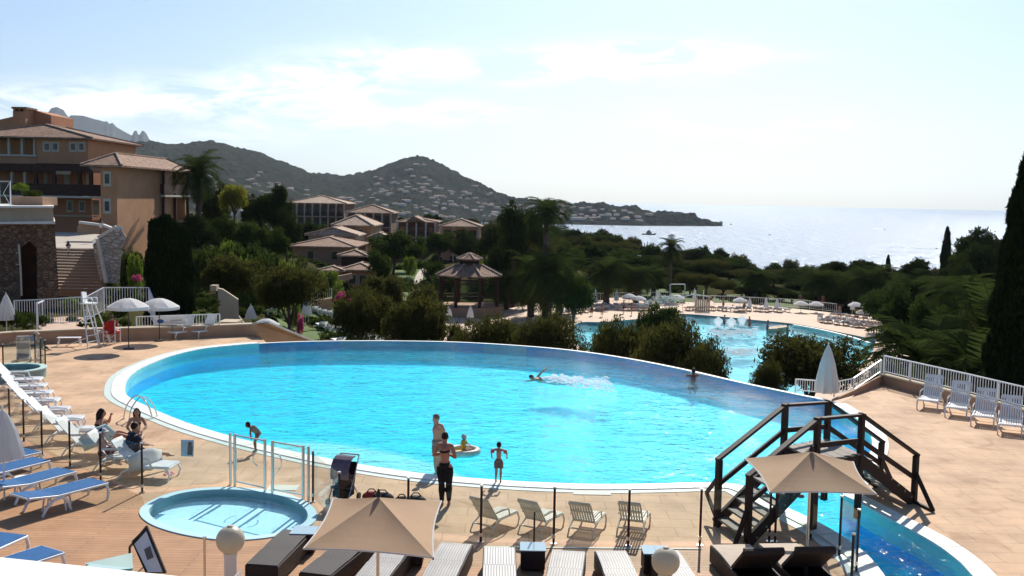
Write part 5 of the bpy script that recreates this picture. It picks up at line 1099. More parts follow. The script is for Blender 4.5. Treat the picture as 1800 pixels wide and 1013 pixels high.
for x, y, lb in [(535, 968, 'cube wicker table with glass top between the two leftmost wicker loungers'), (723, 990, 'cube wicker table with glass top under the right corner of the beige parasol'), (936, 998, 'cube wicker table with glass top in front of the dark metal rod'), (1150, 1004, 'cube wicker table with glass top beside the right globe lamp')]:
    if q is None:
        q = thing('wicker_table', lb, 'table', G(x, y, .006), .0, 'cube wicker tables with glass tops'); b = MB(); b.box(-.23, .23, -.23, .23, .03, .40); bevel(b.build('base', M['wicker'], q), .015)
        b = MB(); b.box(-.245, -.01, -.245, .245, .402, .42); b.box(.01, .245, -.245, .245, .402, .42); b.box(-.01, .01, -.245, .245, .402, .415); b.build('table_top', M['table_glass'], q)
    else: copy_at(q, G(x, y, .006), 0, lb)
# ---- rectangular beige parasols
def parasol4(label, corners, apex_z, pole_base=None, m=M['beige_cloth'], sag=.07):
    C_ = sum(corners, Vector())/4; T = thing('beige_parasol', label, 'parasol', (C_.x, C_.y, .006), group='rectangular beige parasols on the near terrace'); ap = Vector((C_.x, C_.y, apex_z))
    rn, cn = 8, 10; b = MB()
    for i in range(4):
        A, B = corners[i], corners[(i+1) % 4]; V = []; F = []
        for j in range(rn+1):
            u = j/rn
            for k in range(cn+1):
                v = k/cn; e = A.lerp(B, v); e = e.lerp(Vector((C_.x, C_.y, e.z)), sag*4*v*(1-v)); p = ap.lerp(e, u); p.z -= .035*math.sin(PI*u)*(.2+.8*4*v*(1-v)); p.z += .0
                V.append(p)
        for j in range(rn):
            for k in range(cn): a = j*(cn+1)+k; F.append((a, a+cn+1, a+cn+2, a+1))
        b.add(V, F)
    o = b.build('canopy', m, T, smooth=False, world=True)
    md = o.modifiers.new('thickness', 'SOLIDIFY'); md.thickness = .008; md.offset = -1
    part('edge_piping', o, M['white_cloth'], lambda b: [b.tube([(lambda e: e.lerp(Vector((C_.x, C_.y, e.z)), sag*4*v*(1-v)))(corners[i].lerp(corners[(i+1) % 4], v)) for v in np.linspace(0, 1, 9)], .013, 5) for i in range(4)])
    part('pole', T, M['steel'], lambda b: b.cyl(C_.x, C_.y, .0, apex_z+.02, .024)); part('finial', T, M['dark_metal'], lambda b: b.lathe([(.03, 0), (.045, .04), (.03, .08), (.01, .13)], (ap.x, ap.y, apex_z), 10))
    for c in corners: part('rib', T, M['dark_metal'], lambda b: b.beam(ap-Vector((0, 0, .07)), c-Vector((0, 0, .02)), .02, .02))
    part('base', T, M['dark_metal'], lambda b: b.lathe([(.28, 0), (.28, .05), (.06, .08), (.04, .3)], (C_.x, C_.y, .0), 16))
    return T
parasol4('rectangular beige parasol over the dark wicker loungers', [G(533, 965, 2.0), G(762, 981, 2.0), G(776, 881, 2.0), G(585, 877, 2.0)], D(662, 872, (G(533,965,2).y+G(580,877,2).y)/2).z)
c1 = [G(1353, 866, 2.05), G(1541, 869, 2.05), G(1500, 812, 2.05), G(1309, 806, 2.05)]
parasol4('rectangular beige parasol in front of the wooden bridge', c1, D(1419, 794, sum(c.y for c in c1)/4).z)
# ---- round white parasols
def round_parasol(label, loc, h, r, m=M['white_cloth'], group=None, lobes=8, tilt=0, sc=1, name='white_parasol'):
    T = thing(name, label, 'parasol', loc, group=group); b = MB(); V = [(0, 0, h)]; F = []; n = lobes*3
    R_ = 5
    for j in range(1, R_+1):
        u = j/R_
        for k in range(n):
            t = 2*PI*k/n; dip = (1-.045*(1-abs(math.cos(lobes*t/2)))*u); V.append((r*u*math.cos(t)*dip, r*u*math.sin(t)*dip, h-.42*r*(u**1.7)-(.03*r*(k % 3 != 0)*u if j < R_ else 0)))
    for k in range(n): V.append((V[1+(R_-1)*n+k][0]*.995, V[1+(R_-1)*n+k][1]*.995, V[1+(R_-1)*n+k][2]-.13*sc))
    F += [(0, 1+k, 1+(k+1) % n) for k in range(n)]
    for j in range(R_): F += [(1+j*n+k, 1+(j+1)*n+k, 1+(j+1)*n+(k+1) % n, 1+j*n+(k+1) % n) for k in range(n)]
    b.add(V, F); b.build('canopy', m, T); b = MB(); b.cyl(0, 0, 0, h+.08, .022, n=8); b.build('pole', M['dark_metal'], T); b = MB(); b.lathe([(.24, 0), (.24, .06), (.05, .09)], n=12); b.build('base', M['dark_metal'], T)
    return T
def closed_parasol(label, loc, h, hc, r, m=M['white_cloth'], group=None, name='closed_parasol'):
    T = thing(name, label, 'parasol', loc, group=group); b = MB(); n = 18; V = []; F = []
    for j, (u, rr) in enumerate([(0, .12), (.12, .3), (.4, .62), (.75, .88), (1, 1.0), (1.02, .9)]):
        for k in range(n): t = 2*PI*k/n; q_ = r*rr*(1+.2*math.cos(k*PI)*(u > .1)*.8+.12*math.sin(t*2)); V.append((q_*math.cos(t), q_*math.sin(t), h-u*hc))
    for j in range(5): F += [(j*n+k, (j+1)*n+k, (j+1)*n+(k+1) % n, j*n+(k+1) % n) for k in range(n)]
    b.add(V, F+[tuple(range(n))]); b.build('canopy', m, T); b = MB(); b.cyl(0, 0, 0, h+.1, .022, n=8); b.build('pole', M['white_metal'], T)
    return T
p1 = G(240, 614); H1 = D(222, 524, p1.y).z
round_parasol('scalloped white parasol beside the lifeguard chair', p1+Vector((-.35, 0, 0)), H1, (252-181)/2/1800*p1.y, group='two open white parasols by the lifeguard chair')
p2 = G(280, 603); round_parasol('scalloped white parasol behind and right of the first one', p2+Vector((-.2, .6, 0)), D(272, 524, p2.y+.6).z, 36/1800*p2.y, group='two open white parasols by the lifeguard chair')
cp = D(12, 590, 47.2); closed_parasol('closed white parasol in the left corner planter', Vector((cp.x, cp.y, 0)), D(12, 518, 47.2).z, D(12, 518, 47.2).z-D(12, 562, 47.2).z, .33)
cp = G(-8, 880); cpt = D(4, 722, cp.y); closed_parasol('large closed cream parasol cut by the left edge beside the blue loungers', Vector((cpt.x, cp.y, .006)), cpt.z, cpt.z-D(4, 806, cp.y).z, .36)
cp = D(1452, 690, 36.6); closed_parasol('large closed white parasol at the right end of the infinity edge', Vector((D(1452, 700, 38).x, 38, 0)), D(1452, 608, 38).z, D(1452, 608, 38).z-D(1452, 688, 38).z, .42)
# ---- glass fences
def glass_fence(label, pts, h=1.17, skip=(), name='glass_fence'):
    pts = [Vector(p) for p in pts]; T = thing(name, label, 'fence', pts[0], group=None)
    for p in pts:
        po = part('post', T, M['dark_metal'], lambda b: b.cyl(p.x, p.y, .0, h, .026, n=10)); part('foot_plate', po, M['steel'], lambda b: b.cyl(p.x, p.y, p.z, p.z+.012, .07, n=12)); part('collar', po, M['steel'], lambda b: b.cyl(p.x, p.y, .13, .2, .034, n=10)); part('cap', po, M['steel'], lambda b: b.cyl(p.x, p.y, h, h+.03, .036, n=10))
    for i, (a, c) in enumerate(zip(pts, pts[1:])):
        if i in skip: continue
        d = (c-a).normalized(); part('glass_panel', T, M['glass'], lambda b: b.beam(a+d*.05+Vector((0, 0, .08+(h-.1)/2)), c-d*.05+Vector((0, 0, .08+(h-.1)/2)), .01, h-.12))
    return T
zf = .006
glass_fence('glass fence of dark posts curving behind the blue loungers', [G(-30, 730, zf), G(17, 752, zf), G(42, 776, zf), G(74, 800, zf), G(123, 820, zf), G(177, 845, zf), G(250, 866, zf)])
glass_fence('glass fence of dark posts running from the gate towards the bridge', [G(550, 882, zf), G(596, 926, zf), G(717, 938, zf), G(845, 953, zf), G(973, 956, zf), G(1104, 960, zf), G(1230, 959, zf), G(1352, 952, zf)])
glass_fence('glass fence turning along the channel under the right beige parasol', [G(1352, 952, zf)+Vector((.12, 0, 0)), G(1425, 948, zf), G(1475, 976, zf), G(1505, 1004, zf), G(1495, 1055, zf)], 1.2)
GT = thing('glass_gate', 'steel framed double glass gate with round handles behind the paddling pool', 'gate', G(475, 872, 0))
ga, gb, gc_, gd = G(406, 853), G(468, 866), G(482, 868), G(541, 879)
for p in (G(405, 853), G(413, 855), G(466, 866), G(479, 869), G(533, 879), G(542, 881)): part('post', GT, M['steel'], lambda b: b.cyl(p.x, p.y, 0, 1.28, .035, n=12))
for i, (a, c) in enumerate(((G(415, 855), G(464, 866)), (G(481, 869), G(531, 879)))):
    lf = part('leaf', GT, M['glass'], lambda b: b.beam(a+Vector((0, 0, .68)), c+Vector((0, 0, .68)), .01, 1.1))
    part('leaf_frame', lf, M['steel'], lambda b: (b.beam(a+Vector((0,0,1.25)), c+Vector((0,0,1.25)), .03), b.beam(a+Vector((0,0,.12)), c+Vector((0,0,.12)), .03)))
    m_ = a.lerp(c, .78 if i == 0 else .18); part('handle', lf, M['steel'], lambda b: b.tube([m_+Vector((.0, -.03, .62)), m_+Vector((.07*(1 if i else -1), -.08, .7)), m_+Vector((.09*(1 if i else -1), -.1, .82)), m_+Vector((.05*(1 if i else -1), -.08, .95)), m_+Vector((0, -.03, 1.0))], .014, 6))
    part('hinge_strap', lf, M['steel'], lambda b: b.beam(a.lerp(c, .02)+Vector((0,0,.4)), a.lerp(c, .02)+Vector((0,0,.9)), .02))
NS = thing('pool_notice', 'small blue and white picture notice fixed on the fence glass near the ladder', 'sign', G(330, 856))
nd = G(330, 858); part('board', NS, mat('notice_blue', (.42,.52,.62), .4), lambda b: trap(b, [(318,773),(341,774),(340,803),(318,802)], nd.y, .01)); part('picture', NS, mat('notice_picture', (.12,.08,.09), .5), lambda b: (trap(b, [(330,784),(339,785),(338,800),(329,800)], nd.y-.01, .005), b.ell(D(334,781,nd.y), (.05,.008,.06), 8, 6)))
part('glass_panel', NS, M['glass'], lambda b: b.beam(G(255, 866)+Vector((0,0,.6)), G(400, 853)+Vector((0,0,.6)), .01, 1.05))
railp = thing('metal_stand', 'thin dark metal rod with collar standing between two loungers', 'stand', G(938, 982, zf)); part('rod', railp, M['dark_metal'], lambda b: b.cyl(*G(938, 982)[:2], .0, .95, .018)); part('collar', railp, M['dark_metal'], lambda b: (b.cyl(*G(938, 982)[:2], .08, .16, .05), b.cyl(*G(938, 982)[:2], 0, .02, .12)))
rl2 = thing('metal_stand', 'short metal bollard rod left of the left globe lamp', 'stand', G(360, 1040, zf)); part('rod', rl2, M['steel'], lambda b: b.cyl(*G(360, 1050)[:2], 0, 1.05, .02)); part('cap', rl2, M['steel'], lambda b: b.cyl(*G(360, 1050)[:2], 1.05, 1.08, .035))
# ---- globe lamps
M['globe'] = mat('milky_globe', (.62, .57, .46), .35, (.52, .49, .42), 3, spec=.5, trans=((.7, .65, .5), .35))
for x, y, Y, lb in [(405, 950, 14.4, 'milky globe lamp on a white column in front of the paddling pool'), (1170, 988, 14.0, 'milky globe lamp low in front of the pale wicker loungers')]:
    c = D(x, y, Y); T = thing('globe_lamp', lb, 'lamp', (c.x, c.y, .006), group='globe lamps of the near terrace'); rr = 25.5/1800*Y
    b = MB(); b.ell((0, 0, c.z), (rr, rr, rr), 24, 16); b.build('globe', M['globe'], T, smooth=True); b = MB(); b.lathe([(.09, 0), (.09, c.z-rr*1.15), (.10, c.z-rr*1.12), (.10, c.z-rr*.9)], n=16); b.build('column', M['white_plaster'], T); b = MB(); b.lathe([(.05, 0), (.03, .015)], (0, 0, c.z+rr), 8); b.build('finial', M['cream'], T)
# ---- near wall ledge and sign
NW = thing('near_ledge', 'sunlit white plaster ledge in the lower left corner', 'wall', D(100, 1000, 6))
def ledge(b):
    A = [D(-120, 962, 6.2), D(0, 975, 6.2), D(310, 1008, 6.2), D(420, 1019, 6.2)]; V = []
    for p in A: V += [Vector((p.x, p.y, p.z)), Vector((p.x, p.y-2.4, p.z)), Vector((p.x, p.y-2.4, p.z-.5)), Vector((p.x, p.y, p.z-.5))]
    b.add(V, [(k*4+i, k*4+4+i, k*4+4+(i+1) % 4, k*4+(i+1) % 4) for k in range(3) for i in range(4)]+[(3, 2, 1, 0), (12, 13, 14, 15)])
bevel(part('ledge_slab', NW, M['white_plaster'], ledge), .05, 3)
part('support_wall', NW, M['white_plaster'], lambda b: b.box(D(-120,966,6.2).x, D(300,1010,6.2).x-.15, 4.0, 6.0, 0, 4.1))
SG = thing('easel_sign', 'dark framed A shaped menu board with a white poster', 'sign', G(262, 1010, zf)); sb = G(280, 1012)
Ys = sb.y
part('board', SG, M['dark_metal'], lambda b: (lambda a, c, d_, e: b.add([a, c, d_, e]+[v+Vector((0, .05, 0)) for v in (a, c, d_, e)], [(0,1,2,3),(7,6,5,4),(0,4,5,1),(1,5,6,2),(2,6,7,3),(3,7,4,0)]))(D(292,1008,Ys-.25), D(256,1008,Ys-.25), D(231,952,Ys+.05), D(258,925,Ys+.15)))
part('poster', SG, M['white'], lambda b: b.add([D(286,1006,Ys-.28), D(260,1006,Ys-.28), D(236,957,Ys), D(257,934,Ys+.08)], [(0,1,2,3)]))
part('printed_block', SG, mat('print_grey', (.12,.13,.14), .6), lambda b: b.add([D(270,980,Ys-.2), D(259,985,Ys-.2), D(253,966,Ys-.13), D(264,960,Ys-.13)], [(0,1,2,3)]))
part('rear_frame', SG, M['dark_metal'], lambda b: (b.tube([D(258,926,Ys+.2), D(228,962,Ys+.7), D(228,1010,Ys+.75)], .025, 6), b.tube([D(258,926,Ys+.2), D(262,1000,Ys+.7)], .02, 6)))
one('glass_table', 'low table with pale green glass top behind the white ledge', 'table', lambda b: (b.add([D(150,990,16.4), D(232,972,17.2), D(234,999,16.0), D(160,1008,15.8)], [(0,1,2,3)]), b.add([D(150,990,16.4)-Vector((0,0,.05)), D(232,972,17.2)-Vector((0,0,.05)), D(234,999,16.0)-Vector((0,0,.05)), D(160,1008,15.8)-Vector((0,0,.05))], [(3,2,1,0)]), [b.beam(Vector((D(x,y,Y).x, D(x,y,Y).y, D(x,y,Y).z)), Vector((D(x,y,Y).x, D(x,y,Y).y, 0)), .04) for x, y, Y in ((154,991,16.3),(230,974,17.1),(232,998,16.1))]), mat('pale_green_glass', (.45,.60,.55), .15, spec=.7), loc=G(190, 1000))
# ---- pool ladder
LD = thing('pool_ladder', 'curved steel pool ladder rails at the left end of the pool', 'ladder', G(222, 738))
for (bx, by, tx, ty, ex, ey) in [(217, 737, 236, 700, 272, 733), (226, 742, 246, 706, 281, 731)]:
    p = G(bx, by); e = G(ex, ey+2); h = .72; m1 = p.lerp(e, .12); m2 = p.lerp(e, .45); m3 = p.lerp(e, .8)
    rl_ = part('rail', LD, M['steel'], lambda b: b.tube(catmull([p, m1+Vector((0,0,h*.62)), m2+Vector((0,0,h)), m3+Vector((0,0,h*.55)), e+Vector((0,0,-.35))], 5, False), .022, 8)); part('flange', rl_, M['steel'], lambda b: b.cyl(p.x, p.y, 0, .02, .06))
for z in (-.15, -.4): part('rung', LD, M['steel'], lambda b: b.beam(G(272, 735, 0)+Vector((0, 0, z)), G(281, 733, 0)+Vector((0, 0, z)), .08, .03))
# ---- raised round tub at the left
tp = G(27, 664); TB = thing('round_tub', 'raised round tub with pale green rim in front of the left glass screens', 'pool', tp); tr_ = 1.05
part('tub_wall', TB, mat('green_tub', (.25,.36,.33), .5, (.20,.30,.28), 4), lambda b: b.lathe([(tr_, .0), (tr_+.02, .34), (tr_-.2, .34), (tr_-.28, .05)], (tp.x, tp.y, 0), 32, cap=False)); part('rim', TB, mat('green_rim', (.48,.62,.56), .45), lambda b: b.lathe([(tr_+.05, .345), (tr_+.05, .39), (tr_-.18, .39), (tr_-.19, .345)], (tp.x, tp.y, 0), 32, cap=False))
part('water', TB, mat('tub_water', (.10,.17,.17), .08, spec=.6), lambda b: b.lathe([(.02, .2), (tr_-.2, .2)], (tp.x, tp.y, 0), 32, cap=False))
glass_fence('glass screens with pale posts behind the round tub', [G(6, 664), G(62, 640), G(72, 650), G(80, 655)], 1.25)
# ---- lifeguard chair
lg = G(163, 612); LC = thing('lifeguard_chair', 'tall white lifeguard chair with ladder and armrests', 'chair', lg)
zt_ = D(163, 533, lg.y).z; yb = lg.y
fl, fr_ = G(155, 614), G(176, 608); bl_, br = fl+Vector((.1, .95, 0)), fr_+Vector((.1, .95, 0)); tl, tr2 = D(146, 535, yb+.35), D(161, 535, yb+.35)
ws = [tl, tr2, tr2+Vector((0, .35, 0)), tl+Vector((0, .35, 0))]; gs = [fl, fr_, br, bl_]
for a, c in zip(gs, ws): part('leg', LC, M['white_metal'], lambda b: b.tube([a, c], .028, 6))
for i in range(1, 7): part('rung', LC, M['white_metal'], lambda b: b.beam(fl.lerp(tl, i/7), fr_.lerp(tr2, i/7), .05, .025))
part('brace', LC, M['white_metal'], lambda b: (b.tube([bl_.lerp(ws[3], .3), br.lerp(ws[2], .3)], .018, 6), b.tube([fr_.lerp(ws[1], .35), br.lerp(ws[2], .35)], .018, 6), b.tube([G(115,608), fl.lerp(tl, .25)], .018, 6)))
mid = sum(ws, Vector())/4
part('seat', LC, M['white'], lambda b: b.box(mid.x-.3, mid.x+.3, mid.y-.28, mid.y+.28, mid.z, mid.z+.05)); part('backrest', LC, M['white'], lambda b: b.beam((mid.x-.22, mid.y+.1, mid.z+.04), (mid.x-.30, mid.y+.16, mid.z+.52), .5, .05, up=(1, 0, 0)))
for s in (-.26, .26): part('armrest', LC, M['white_metal'], lambda b: b.tube([(mid.x-.25, mid.y+s, mid.z+.26), (mid.x+.2, mid.y+s, mid.z+.27), (mid.x+.28, mid.y+s, mid.z+.2), (mid.x+.28, mid.y+s, mid.z)], .022, 6))
# director chair
dc = G(197, 604); DC = thing('director_chair', 'red canvas folding chair with white frame facing the planter', 'chair', dc, -.1)
b = MB(); b.box(-.27, .27, -.25, .25, .46, .48); b.build('seat', mat('red_canvas', (.35,.015,.015), .8), DC); b = MB(); b.box(-.29, .29, -.27, -.25, .62, 1.0); b.build('backrest', bpy.data.materials['red_canvas'], DC)
for s in (-1, 1):
    b = MB(); b.tube([(s*.28, -.26, 0), (s*.28, -.26, 1.02)], .02, 6); b.build('leg', M['white'], DC); b = MB(); b.tube([(s*.28, .26, 0), (s*.28, .26, .68)], .02, 6); b.build('leg', M['white'], DC); b = MB(); b.box(s*.28-.03, s*.28+.03, -.25, .28, .68, .71); b.build('armrest', M['white'], DC)
b = MB(); b.beam((-.27, -.27, .1), (.27, -.27, .44), .03, .02); b.beam((.27, -.285, .1), (-.27, -.285, .44), .03, .02); b.build('brace', M['white'], DC)
# low plastic stool under the lifeguard
st_ = G(122, 608); SS = thing('low_bench', 'low white bench frame beside the lifeguard chair', 'bench', st_, .2); b = MB(); b.box(-.5, .5, -.15, .15, .36, .39); b.build('seat', M['white'], SS)
for s in (-1, 1): b = MB(); b.tube([(s*.42, -.12, .36), (s*.5, -.16, 0)], .02, 6); b.tube([(s*.42, .12, .36), (s*.5, .16, 0)], .02, 6); b.beam((s*.47, -.14, .15), (s*.47, .14, .15), .02); b.build('leg_frame', M['white'], SS)
wp = D(66, 588, 48); one('white_pole', 'tall thin white pole standing in the planter at the left', 'pole', lambda b: (b.cyl(wp.x, 48, 0, D(66, 532, 48).z, .05), b.beam((wp.x, 48, D(66, 534, 48).z), D(76, 529, 49), .08, .05)), M['white_metal'], loc=(wp.x, 48, 0))
# ---- bridge
A0, A1 = G(1260, 926), Vector((9.32, 25.2, 0)); B0, B1 = G(1313, 964), G(1606, 884)
BR = thing('wooden_bridge', 'dark brown wooden stair bridge with railings over the channel', 'bridge', (7, 22.7, 0)); bw = M['brown_wood']
def on(a, c, t, z=0): p = a.lerp(c, t); return Vector((p.x, p.y, z))
PT = 1.46; t2, t3 = .36, .625
zr = dict(A=[D(1258, 807, A0.y).z, D(1374, 714, on(A0,A1,t2).y).z, D(1456, 709, on(A0,A1,t3).y).z, D(1551, 777, A1.y).z], B=[D(1311, 836, B0.y).z, D(1431, 738, on(B0,B1,t2).y).z, D(1513, 731, on(B0,B1,t3).y).z, D(1612, 800, B1.y).z])
TT = [0, t2, t3, 1]; UPv = Vector((0, 0, 1))
for key, a, c in (('A', A0, A1), ('B', B0, B1)):
    tops = [on(a, c, t, z) for t, z in zip(TT, zr[key])]
    for i, (t, p) in enumerate(zip(TT, tops)): part('post', BR, bw, lambda b: b.beam(on(a, c, t, 0.0), p-UPv*.02, .115, .115, up=(.8, .6, 0)))
    for p, q_ in zip(tops, tops[1:]):
        d = (q_-p).normalized()
        part('handrail', BR, bw, lambda b: b.beam(p-d*.07+UPv*.02, q_+d*.07+UPv*.02, .13, .06)); part('mid_rail', BR, bw, lambda b: b.beam(p-UPv*.56, q_-UPv*.56, .05, .11))
    st3 = [on(a, c, -.01, .08), on(a, c, t2, PT-.12), on(a, c, t3, PT-.12), on(a, c, .99, .06)]
    for p, q_ in zip(st3, st3[1:]): part('stringer', BR, bw, lambda b: b.beam(p, q_, .07, .26))
    e = 1 if key == 'B' else 0
dirx = (B1-B0).normalized(); 
part('brace', BR, bw, lambda b: (b.beam(on(A0,A1,0,1.1), G(1242, 866, .55), .07), b.beam(G(1242, 866, .55), on(A0,A1,0,.15), .07)))
part('brace', BR, bw, lambda b: (b.beam(on(B0,B1,1,.75), G(1640, 898, .05), .075), b.beam(G(1641, 898, .04), on(B0,B1,1,.04), .075, .05)))
part('brace', BR, bw, lambda b: (b.beam(on(A0,A1,1,.75), on(A0,A1,1.09,.04), .075),)); part('brace', BR, bw, lambda b: (b.beam(on(B0,B1,0,.9), on(B0,B1,-.07,.04), .07),))
def tread(t, z, w):
    a, c = on(A0, A1, t, z), on(B0, B1, t, z); part('tread', BR, M['grey_wood'], lambda b: b.beam(a, c, w, .045))
for i in range(1, 8): tread(t2*(i-.5)/7.5, PT*i/8, .27)
for i in range(5): tread(t2+.03+(t3-t2-.03)*(i+.3)/5, PT+.02, .27)
for i in range(1, 8): tread(t3+(1-t3)*(i)/8, PT*(8-i)/8, .27)
# channel lane floats
for i, x in enumerate((1398, 1408, 1440, 1447)): one('lane_float', 'small '+('white', 'red', 'white', 'red')[i]+' float on the line across the channel, '+('leftmost', 'second from the left', 'third from the left', 'rightmost')[i], 'float', lambda b: b.ell((0, 0, 0), (.09, .05, .05), 10, 6), (M['white'], mat('red_float', (.5,.05,.04), .5))[i % 2], loc=G(x, 872+i*.8, .0), world=False, smooth=True, group='floats across the channel')
# ---- deck hatches
for i, (x, y, w, lb) in enumerate([(1040, 866, .9, 'pale hatch plate set in the deck beside the coping'), (498, 858, .7, 'pale square drain cover behind the glass gate'), (1632, 704, 1.5, 'x')][:2]): one('hatch_plate', lb, 'hatch', lambda b: b.box(-w/2, w/2, -.22, .22, .001, .014), M['cream_paint'], loc=G(x, y), world=False)
# ================================================================== PEOPLE
BASE = dict(pel=(0, 0, .95), wai=(0, .0, 1.08), che=(0, .0, 1.30), nek=(0, .015, 1.45), hed=(0, 0, 1.60),
            shL=(.165, .01, 1.41), elL=(.235, .03, 1.13), wrL=(.25, -.03, .89), shR=(-.165, .01, 1.41), elR=(-.235, .03, 1.13), wrR=(-.25, -.03, .89),
            hiL=(.09, 0, .92), knL=(.10, -.01, .50), anL=(.10, .02, .085), hiR=(-.09, 0, .92), knR=(-.10, -.01, .50), anR=(-.10, .02, .085))
def V3(a): return Vector(a)
def limb(b, a, c, r0, r1, n=10, bulge=1.08, mid=.35):
    a, c = V3(a), V3(c); b.tube([a, a.lerp(c, mid), a.lerp(c, .75), c], [r0, r0*bulge, (r0+r1)/2*1.0, r1], n); b.ell(a, r0*1.0, 8, 6); b.ell(c, r1*1.02, 8, 6)
def hand(b, el, wr, s=1.0, toes=None):
    el, wr = V3(el), V3(wr); d = (wr-el).normalized(); side = d.cross(Vector((0, 0, 1)))
    if side.length < .2: side = Vector((0, 1, 0)).cross(d)
    side.normalize(); nrm = side.cross(d).normalized(); p = wr+d*.045*s
    b.tube([wr, wr+d*.03*s, wr+d*.085*s], [(.022*s, .018*s), (.036*s, .017*s), (.038*s, .014*s)], 8)
    for i, (o, l) in enumerate(((-.03, .068), (-.010, .078), (.011, .072), (.031, .056))):
        q = wr+d*.082*s+side*o*s; b.tube([q, q+d*l*.5*s-nrm*.004*s, q+d*l*.85*s-nrm*.024*s], [.0095*s, .0088*s, .0075*s], 6)
    q = wr+d*.03*s-side*.03*s; b.tube([q, q+(d*.5-side*.8)*.035*s, q+(d*.85-side*.6)*.062*s], [.012*s, .0105*s, .009*s], 6)
